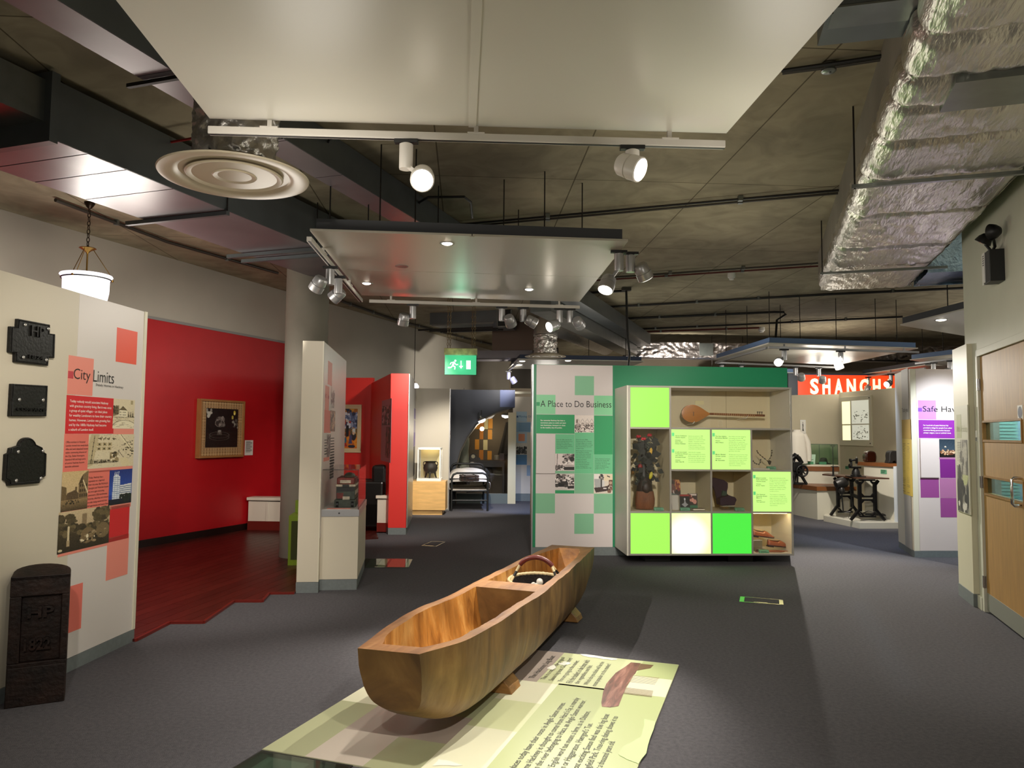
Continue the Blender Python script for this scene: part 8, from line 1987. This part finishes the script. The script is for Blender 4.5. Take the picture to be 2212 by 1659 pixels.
def outer(i, j):
    t_ = i / ns; x = BL * t_; yl, yr = smooth_b(Lp, x), smooth_b(Rp, x); c_ = (yl + yr) / 2; h_ = (yl - yr) / 2; k = keel(x)
    th_ = math.pi * j / nc; cs, sn = math.cos(th_), math.sin(th_)
    y = c_ + h_ * math.copysign(abs(cs) ** 0.5, cs); z = GZt - (GZt - k) * abs(sn) ** 0.58
    xr = x + (0.10 * (1 - (z - k) / (GZt - k)) ** 1.5) * max(0, 1 - x / 0.5) - (0.10 * (1 - (z - k) / (GZt - k)) ** 1.5) * max(0, 1 - (BL - x) / 0.5)
    n_ = _nz.noise(Vector((x * 3.1, th_ * 2.2, 1))) * 0.009 + _nz.noise(Vector((x * 8, th_ * 5, 7))) * 0.005
    if 0 < j < nc: y += n_ * cs; z += n_ * .6 * sn if z < GZt - .05 else 0
    if j in (0, nc): y += _nz.noise(Vector((x * 6, j, 3))) * 0.007
    return (xr, y, z + (0.012 * _nz.noise(Vector((x * 2.0, j * .3, 9))) if j in (0, nc) else 0))
vs_ = []; fs_ = []
for i in range(ns + 1):
    for j in range(nc + 1): vs_.append(outer(i, j))
W_ = nc + 1
for i in range(ns):
    for j in range(nc): fs_.append((i * W_ + j, (i + 1) * W_ + j, (i + 1) * W_ + j + 1, i * W_ + j + 1))
    fs_.append((i * W_, i * W_ + nc, (i + 1) * W_ + nc, (i + 1) * W_))        # deck strips
fs_.append(tuple(range(W_))[::1]); fs_.append(tuple(ns * W_ + j for j in range(W_))[::-1])
def woodmat(name, c1, c2, c3, sc, rough=0.5, bump=0.4, coat=0.0):
    m = bpy.data.materials.new(name); m.use_nodes = True; nt = m.node_tree; b = nt.nodes['Principled BSDF']; b.inputs['Roughness'].default_value = rough; b.inputs['Coat Weight'].default_value = coat; b.inputs['Coat Roughness'].default_value = 0.25
    tc = nt.nodes.new('ShaderNodeTexCoord'); mp = nt.nodes.new('ShaderNodeMapping'); mp.inputs['Scale'].default_value = sc; nt.links.new(tc.outputs['Object'], mp.inputs[0])
    n = nt.nodes.new('ShaderNodeTexNoise'); n.inputs['Scale'].default_value = 1.0; n.inputs['Detail'].default_value = 7; n.inputs['Roughness'].default_value = 0.62; n.inputs['Distortion'].default_value = 0.6; nt.links.new(mp.outputs[0], n.inputs['Vector'])
    n3 = nt.nodes.new('ShaderNodeTexNoise'); n3.inputs['Scale'].default_value = 2.6; n3.inputs['Detail'].default_value = 3; nt.links.new(tc.outputs['Object'], n3.inputs['Vector'])
    rp = nt.nodes.new('ShaderNodeValToRGB'); e = rp.color_ramp.elements; e[0].position = 0.28; e[0].color = (*hx(c1), 1); e[1].position = 0.72; e[1].color = (*hx(c3), 1); q_ = e.new(0.5); q_.color = (*hx(c2), 1)
    nt.links.new(n.outputs['Fac'], rp.inputs[0])
    mr = nt.nodes.new('ShaderNodeMapRange'); mr.inputs[1].default_value = .3; mr.inputs[2].default_value = .7; mr.inputs[3].default_value = .62; mr.inputs[4].default_value = 1.15; nt.links.new(n3.outputs['Fac'], mr.inputs[0])
    mx = nt.nodes.new('ShaderNodeMix'); mx.data_type = 'RGBA'; mx.blend_type = 'MULTIPLY'; mx.inputs[0].default_value = 1; nt.links.new(rp.outputs[0], mx.inputs[6]); nt.links.new(mr.outputs[0], mx.inputs[7]); nt.links.new(mx.outputs[2], b.inputs['Base Color'])
    # adze marks across the grain
    mp2 = nt.nodes.new('ShaderNodeMapping'); mp2.inputs['Scale'].default_value = (22, 5, 5); nt.links.new(tc.outputs['Object'], mp2.inputs[0])
    n4 = nt.nodes.new('ShaderNodeTexNoise'); n4.inputs['Scale'].default_value = 1.0; n4.inputs['Detail'].default_value = 2; nt.links.new(mp2.outputs[0], n4.inputs['Vector'])
    ad = nt.nodes.new('ShaderNodeMath'); ad.operation = 'ADD'; nt.links.new(n4.outputs['Fac'], ad.inputs[0]); nt.links.new(n.outputs['Fac'], ad.inputs[1])
    bp = nt.nodes.new('ShaderNodeBump'); bp.inputs['Strength'].default_value = bump; bp.inputs['Distance'].default_value = 0.012; nt.links.new(ad.outputs[0], bp.inputs['Height']); nt.links.new(bp.outputs[0], b.inputs['Normal'])
    return m
w_out = woodmat('boat_outer_wood', '#46301a', '#73552e', '#917244', (7, 2.5, 1.6), 0.5, 0.35)
w_in = woodmat('boat_hollow_lit_wood', '#784a1d', '#b67c38', '#dba860', (9, 3, 3), 0.4, 0.7, 0.15)  # same wood as the shell; golden light of the hollow painted in
w_top = woodmat('boat_rim_wood', '#6a4020', '#8f6136', '#a87a4a', (2, 14, 6), 0.5, 0.3)
hull = MB(); hull.v = vs_; hull.f = fs_
ho = hull.build('hull', w_out, boat)
def pocket(x0, x1, wl0, wl1, dz, e0, e1, nm):
    """hollow between stations x0 and x1; e0/e1 are the rake of its end walls"""
    n1, n2 = 36, 22; V = []; Fq = []
    for i in range(n1 + 1):
        t_ = i / n1
        for j in range(n2 + 1):
            th_ = math.pi * j / n2; cs, sn = math.cos(th_), math.sin(th_); sq = abs(sn) ** 0.55
            zt_ = GZt + 0.03; z = zt_ - (zt_ - dz) * sq; f_ = (zt_ - z) / (zt_ - dz)
            x = (x0 + e0 * f_) + ((x1 - e1 * f_) - (x0 + e0 * f_)) * t_
            yl = smooth_b(Lp, x) - 0.055; yr = smooth_b(Rp, x) + 0.055; c_ = (yl + yr) / 2; h_ = (yl - yr) / 2
            endn = min(1.0, (t_ * (x1 - x0) + .03) / wl0) if wl0 else 1; endf = min(1.0, ((1 - t_) * (x1 - x0) + .03) / wl1) if wl1 else 1
            h_ *= (0.72 + 0.28 * math.sin(endn * math.pi / 2)) * (0.6 + 0.4 * math.sin(endf * math.pi / 2)) if (wl0 or wl1) else 1
            y = c_ + h_ * math.copysign(abs(cs) ** 0.5, cs) * (1 - 0.18 * f_)
            n_ = _nz.noise(Vector((x * 10, th_ * 3, 20))) * 0.007 + _nz.noise(Vector((x * 26, th_ * 4, 30))) * 0.004
            V.append((x, y + n_ * cs, z + n_ * sn * (1 if f_ > .2 else 0)))
    Wp = n2 + 1
    for i in range(n1):
        for j in range(n2): Fq.append((i * Wp + j, i * Wp + j + 1, (i + 1) * Wp + j + 1, (i + 1) * Wp + j))
        Fq.append((i * Wp, (i + 1) * Wp, (i + 1) * Wp + n2, i * Wp + n2))
    Fq.append(tuple(range(Wp))[::-1]); Fq.append(tuple(n1 * Wp + j for j in range(Wp)))
    m_ = MB(); m_.v = V; m_.f = Fq; return m_.build(nm, w_in, boat)
bx0 = BOf.loc(PZ(1092, 1272, GZt))[0]; bx1 = BOf.loc(PZ(1115, 1258.5, GZt))[0]
cut1 = pocket(BOf.loc(PZ(850, 1394, GZt))[0], bx0, 0.28, 0.0, 0.155, 0.12, -0.02, 'cut')
cut2 = pocket(bx1, BL - 0.13, 0.0, 0.5, 0.17, -0.02, 0.16, 'cut')
for c_ in (cut1, cut2):
    md = ho.modifiers.new('hollow', 'BOOLEAN'); md.operation = 'DIFFERENCE'; md.object = c_; md.solver = 'EXACT'
bpy.context.view_layer.update()
dg = bpy.context.evaluated_depsgraph_get()
me2 = bpy.data.meshes.new_from_object(ho.evaluated_get(dg))
ho.modifiers.clear(); ho.data = me2
for c_ in (cut1, cut2): bpy.data.objects.remove(c_)
me2.materials.clear()
for m in (w_out, w_in, w_top): me2.materials.append(m)
for p in me2.polygons:
    c_ = p.center; x = c_.x; yl, yr = smooth_b(Lp, min(max(x, 0), BL)), smooth_b(Rp, min(max(x, 0), BL))
    ins = (yr + 0.03 < c_.y < yl - 0.03) and (0.12 < x < BL - 0.08)
    # outward or inward facing tells the hollow from the shell
    mid = Vector((x, (yl + yr) / 2, 0.36)); out = (c_ - mid).dot(p.normal)
    p.material_index = 2 if p.normal.z > 0.9 and c_.z > GZt - 0.03 else (1 if (ins and out < 0) else 0)
me2.polygons.foreach_set('use_smooth', [True] * len(me2.polygons)); me2.set_sharp_from_angle(angle=R(38)); me2.update()
# wedge chocks
chm = woodmat('chock_wood', '#5a3a1c', '#8a6234', '#a87c48', (3, 3, 12), 0.5, 0.2)
def chock(label, pxr, x_off=0.0, s=1.0):
    q_ = BOf.loc(PZ(*pxr)); x = q_[0]
    t = thing('wooden_chock', label, 'wedge', BOf.w(x, 0, 0), BOf.a, 'chocks under the log boat'); y0 = q_[1]
    w_ = 0.17
    MB().prism([(-w_ / 2, 0), (w_ / 2, 0), (w_ / 2, 1), (-w_ / 2, 1)], 0, 1) 
    A_ = [(y0, 0.006), (y0 + 0.015, 0.045), (y0 + 0.16, 0.19), (y0 + 0.24, 0.08), (y0 + 0.34, 0.07), (y0 + 0.34, 0.006)]
    mb = MB(); n = len(A_); mb.add([(-w_ / 2, a, b) for a, b in A_] + [(w_ / 2, a, b) for a, b in A_], [tuple(range(n)), tuple(range(2 * n - 1, n - 1, -1))] + [(i, (i + 1) % n, n + (i + 1) % n, n + i) for i in range(n)]); mb.build('block', chm, t, bevel=0.006)
    return t
chock('triangular wooden chock under the near end of the log boat, on the floor graphic', (1116, 1494)); chock('triangular wooden chock under the far end of the log boat, on the carpet', (1254, 1342))

# basket with a hooped handle in the far hollow
bq = PZ(1160, 1262, 0.40); bl_ = BOf.loc(bq)
t = thing('basket', 'oval woven basket with pale rim and red handle inside the log boat', 'basket', BOf.w(bl_[0], bl_[1], 0.195), BOf.a - 1.57 + 0.12); t.rotation_euler[0] = R(7)
dkb = M('dark_woven_basket', '#1a110c', 0.8, bump=0.5, bscale=90); ropec = M('pale_rope_rim', '#cdb98f', 0.7, bump=0.5, bscale=120)
aR, bR = 0.205, 0.165
prof = [(0.55, 0.0), (0.72, 0.03), (0.9, 0.10), (0.98, 0.17), (1.0, 0.235)]
MB().lathe([(0, 0.004)] + prof + [(0.94, 0.235), (0.92, 0.17), (0.84, 0.10), (0.66, 0.035), (0, 0.02)], 40, (0, 0, 0), Matrix.Diagonal((aR, bR, 1))).build('bowl', dkb, t, smooth=60)
MB().tube([(aR * math.cos(a) * (1 + .02 * math.sin(a * 40)), bR * math.sin(a) * (1 + .02 * math.sin(a * 40)), 0.242) for a in [k * math.pi / 60 for k in range(120)]], 0.012, 8, closed=True).build('rim', ropec, t, smooth=60)
def arc(k): return (0.15 * math.cos(k), 0, 0.26 + 0.15 * math.sin(k))
MB().tube([arc(R(d)) for d in range(38, 150, 8)], 0.017, 10).build('handle_wrap', M('oxblood_leather', '#5a1c18', 0.4), t, smooth=60)
for sx_ in (1, -1):
    for sy_ in (1, -1):
        p0 = Vector((sx_ * aR * .86, sy_ * bR * .48, 0.242)); p1 = Vector(arc(R(40 if sx_ > 0 else 146)))
        for a, b, m, nm in ((0, .36, ropec, 'handle_strut'), (.36, .66, M('black_binding', '#0d0a0a', 0.6), 'binding'), (.66, 1, ropec, 'handle_strut')):
            MB().cyl(p0 + (p1 - p0) * a, p0 + (p1 - p0) * b, 0.0095, n=8).build(nm, m, t, smooth=50)
wt = M('white_toy_fabric', '#d9d5cc', 0.8)
def veg(label, x, y, z, s, parts):
    q_ = t.matrix_basis @ Vector((x, y, z)); o = thing('model_food', label, 'model food', q_, BOf.a - 1.57, 'white model food in the basket')
    for nm, c_, r_ in parts: MB().ball(c_, tuple(k * s for k in r_), 12, 8).build(nm, wt, o, smooth=70)
veg('lumpy white model vegetable in the middle of the basket', 0.02, -0.05, 0.165, 1, [('body', (0, 0, 0.0), (.045, .04, .075)), ('lump', (.012, 0, .08), (.025, .022, .025)), ('lump', (-.035, 0, .045), (.022, .02, .03))])
veg('rounded white model vegetable at the right of the basket', 0.11, -0.03, 0.165, 1, [('body', (0, 0, 0.0), (.035, .035, .06)), ('lump', (.02, 0, .05), (.02, .02, .025))])
q_ = t.matrix_basis @ Vector((0.13, 0.02, 0.2))
o = thing('model_fish', 'white model fish standing tail-up at the right of the basket', 'model food', q_, BOf.a - 1.57 + 0.1)
MB().ball((0, 0, 0), (.03, .014, .09), 14, 10, Matrix.Rotation(0.45, 3, 'Y')).build('body', wt, o, smooth=70); MB().prismy([(.025, .06), (.085, .085), (.10, .06), (.06, .05), (.07, .025), (.035, .035)], -.006, .006).build('tail', wt, o)

# floor graphic in two leaves
j0 = PZ(913, 1659); j1 = PZ(1166, 1418)
MF = Fr(j0, math.degrees(math.atan2((j1 - j0).y, (j1 - j0).x)))   # x away along the seam, y to the left
def mf(u, v): return MF.fl(u, v)
TR = mf(1462.5, 1440); TLs = mf(1190, 1408); LA = mf(800, 1478); LB = mf(563, 1621.5); BB = mf(785, 1658)
xt = (TR[0] + TLs[0]) / 2; yR = TR[1]; yR2 = mf(1384, 1657)[1]; yR = (yR + yR2) / 2; yLft = (LA[1] + LB[1]) / 2; xb = (LB[0] + BB[0]) / 2
mural_c = M('cream_green_vinyl', '#d3d4b0', 0.35); mur_g = M('sage_green_vinyl', '#a6a985', 0.35); mur_p = M('mauve_vinyl', '#a3968c', 0.35); mur_y = M('yellow_green_vinyl', '#c6cb9f', 0.35); mur_w = M('pale_cream_vinyl', '#d9d8bc', 0.35)
fg = thing('floor_graphic', 'large green and mauve chequered graphic panel on the floor under the log boat', 'floor graphic', MF)
xn = -1.1
MB().box(xb, xt, 0.0008, yLft, 0.0, 0.006).build('left_leaf', mural_c, fg)
MB().box(xn, xt, yR, -0.0008, 0.0, 0.008).build('right_leaf', mural_c, fg)
def FGB(m, xa, xb2, ya, yb2, z=0.0062, nm='print'): return MB().box(min(xa, xb2), max(xa, xb2), min(ya, yb2), max(ya, yb2), z, z + 0.0006).build(nm, m, fg)
def FGP(m, pxs, z=0.0062, nm='print'): return MB().prism([mf(u, v) for u, v in pxs], z, z + 0.0006).build(nm, m, fg)
# rows across the left leaf (x) from the photograph: pale, sage, mauve, pale; columns by y
r_a = (mf(733, 1515)[0] + mf(1025, 1555)[0]) / 2             # between pale upper row and sage row
r_b = mf(865, 1595)[0] * .5 + mf(975, 1612)[0] * .5
cM = mf(920, 1535)[1]; c2 = (mf(803, 1526)[1] + mf(672, 1640)[1]) / 2; c3 = mf(860, 1596)[1]
FGB(mur_w, r_a, xt - .001, c2, yLft - .001); FGB(mur_g, xb + .001, r_a, c2, yLft - .001)
FGB(mur_p, r_b, r_a, 0.001, c2); FGB(M('pinkish_cream_vinyl', '#c2b7aa', 0.35), xb + .001, r_b, c3, c2); FGB(mur_g, xb + .001, r_b, 0.001, c3)
FGB(mur_g, r_a, r_a + 0.55, 0.001, c2); FGB(mur_p, r_a + 0.55, xt - .001, 0.001, c2)
# right leaf
z2 = 0.0082
tb1 = mf(1165, 1477)[0]                                       # lower edge of the title block
yT = mf(1200, 1425)[1]; yS = mf(1195, 1440)[1]
m_t = mf(1220, 1412)[1]
FGB(mur_p, tb1, xt - .001, m_t, -0.001, z2); FGB(mur_y, tb1, xt - .001, yR + .001, m_t, z2)
g_ed = mf(1203, 1485)[1]; 
FGB(mur_w, mf(1120, 1518)[0], tb1, g_ed, -0.001, z2); FGB(mur_y, mf(1120, 1518)[0] - .42, mf(1120, 1518)[0], g_ed, -0.001, z2); FGB(mur_w, xn + .3, mf(1120, 1518)[0] - .42, g_ed, -0.001, z2)
FGB(M('leaf_green_vinyl', '#b0b984', 0.35), xn + .01, mf(1380, 1500)[0], yR + .001, g_ed, z2)
FGB(mur_w, mf(1436, 1510)[0], mf(1450, 1472)[0], yR + .002, mf(1352, 1493)[1], z2 + .0007); FGB(M('leaf_green_vinyl'), mf(1450, 1472)[0], xt - .01, yR + .002, mf(1385, 1440)[1], z2 + .0007)
# printed drawing of the excavated boat timber
def mp(pxs, m, nm, z): return MB().prism([mf(u, v) for u, v in pxs], z, z + 0.0006).build(nm, m, fg)
tmb = woodmat('printed_timber', '#2d1a16', '#7a4a40', '#a8786a', (4, 30, 1), 0.4, 0.0)
mp([(1363, 1434), (1384, 1436), (1372, 1459), (1368, 1462), (1358, 1480), (1352, 1489), (1346, 1504), (1336, 1529), (1318, 1532), (1300, 1530), (1299, 1521), (1303, 1497), (1310, 1480), (1330, 1457), (1350, 1444)], tmb, 'timber_print', z2 + .0015)
mp([(1384, 1437), (1412, 1440), (1405, 1447), (1376, 1452)], M('brown_wash_print', '#6b4a34', 0.4), 'print', z2 + .0016)
o = MB()
for k in range(7):
    v = 1462 + k * 2.3; a = mf(1362 - k, v); b = mf(1424 - k * 1.5, v + 6); o.bar((a[0], a[1], z2 + .0018), (b[0], b[1], z2 + .0018), 0.004, 0.0005)
for k in range(9): 
    v = 1489 + k * 1.6; a = mf(1350 - k * .5, v); b = mf(1411 - k * .4, v + 7.5); o.bar((a[0], a[1], z2 + .0018), (b[0], b[1], z2 + .0018), 0.0045, 0.0005)
o = o.build('pattern_lines', M('brown_line_print', '#7a5a48', 0.5), fg); o['kind'] = 'stuff'
# torn pale patches
torn = M('torn_paper_white', '#e0dfd2', 0.6); torn_g = M('torn_paper_green', '#b4cc8c', 0.6)
def jag(pxs, m, z, seed):
    g = np.random.RandomState(seed); out = []
    for i in range(len(pxs)):
        a, b = Vector(pxs[i]), Vector(pxs[(i + 1) % len(pxs)])
        for k in range(4): q_ = a + (b - a) * (k / 4); out.append((q_.x + (g.rand() - .5) * 3.0, q_.y + (g.rand() - .5) * 2.0))
    mp(out, m, 'torn_patch', z)
jag([(1249, 1416), (1285, 1419), (1340, 1427), (1320, 1429), (1290, 1425), (1265, 1421)], torn, z2 + .002, 1)
jag([(1392, 1558), (1417, 1563), (1395, 1632), (1380, 1655), (1355, 1646), (1335, 1634), (1345, 1618), (1380, 1600), (1388, 1588)], torn_g, z2 + .002, 2)
jag([(1205, 1437), (1222, 1432), (1236, 1437), (1218, 1441)], torn, z2 + .002, 3); jag([(1180, 1446), (1196, 1440), (1203, 1446), (1190, 1451)], torn, z2 + .002, 4)
jag([(935, 1659), (948, 1645), (975, 1650), (1000, 1659)], torn, z2 + .002, 5)
# lettering runs away along the leaf
def FT(body, pA, pB, h, mat=ink2, pr=None, **k):
    """pA: foot of the first letter, pB: foot of the last one"""
    a = mf(*pA); b = mf(*pB); return lettering(fg, body, mat, a[0], b[0], (a[1] + b[1]) / 2 - h * .22, (a[1] + b[1]) / 2 + h * .78, y=z2 + .0025, flat=True, **k)
FT('The Hackney Log Boat', (1150, 1469), (1204, 1421), 0.048)
lines1 = [('This is a copy of the original', (1176, 1472), (1222, 1424)), ('Saxon log boat. Climb aboard', (1193, 1474), (1239, 1426)), ('You are going to the market.', (1211, 1476), (1255, 1431)), ('Fill the basket in the boat with', (1230, 1479), (1275, 1430)), ('the vegetables and fish.', (1249, 1481), (1282, 1441)), ('Which do you think will be the', (1267, 1483), (1309, 1434)), ('most popular at the market?', (1286, 1486), (1322, 1438))]
for tx, a, b in lines1: FT(tx, a, b, 0.039)
lines2 = [('Many places today have their roots in Anglo Saxon names.', (1100, 1690), (1219, 1522)), ('The name Hackney is thought to come from Haca’s Ey, a marshy', (1125, 1690), (1252, 1512)), ('island in the river belonging to Haca, an Anglo Saxon warrior.', (1150, 1690), (1266, 1517)), ('The old English word tun means a farm, as in Dalston,', (1180, 1690), (1276, 1541)), ('Clapton or Haggerston, Haergod’s Tun.', (1210, 1690), (1279, 1567)), ('The most exciting Saxon find was this log boat', (1240, 1690), (1314, 1547)), ('in Springfield Park. Tree-ring dating shows it to', (1266, 1690), (1333, 1552)), ('be about a thousand years old.', (1290, 1690), (1328, 1606))]
for tx, a, b in lines2: FT(tx, a, b, 0.042)
# glazed floor case at the lower left corner
gc = thing('floor_display', 'dark glazed floor case at the bottom edge beside the floor graphic', 'floor case', MF)
xg0 = -1.5; yg = mf(563, 1621.5)[1]
BX('rim', M('black_rim', '#0c0f0e', 0.4), gc, xg0, xb - 0.004, 0.3, yLft + .0, 0.0, 0.0045)
BX('tray_floor', M('dark_green_tray'), gc, xg0 + .02, xb - 0.04, 0.32, yLft - .03, 0.0046, 0.0052)
mb = MB()
for k in range(5): BX('exhibit_strip', M('grey_green_strip', '#69756a', 0.5) if k % 2 else coral, gc, xb - .35, xb - .07, yLft - .55 - k * .09, yLft - .5 - k * .09, 0.0054, 0.006)
BX('side_wall', M('pale_green_case_wall', '#56655c', 0.4), gc, xg0 + .1, xb - .06, yLft - .30, yLft - .08, 0.0054, 0.0058)
BX('pane', green_glass, gc, xg0 + .01, xb - 0.02, 0.31, yLft - .012, 0.0068, 0.009)
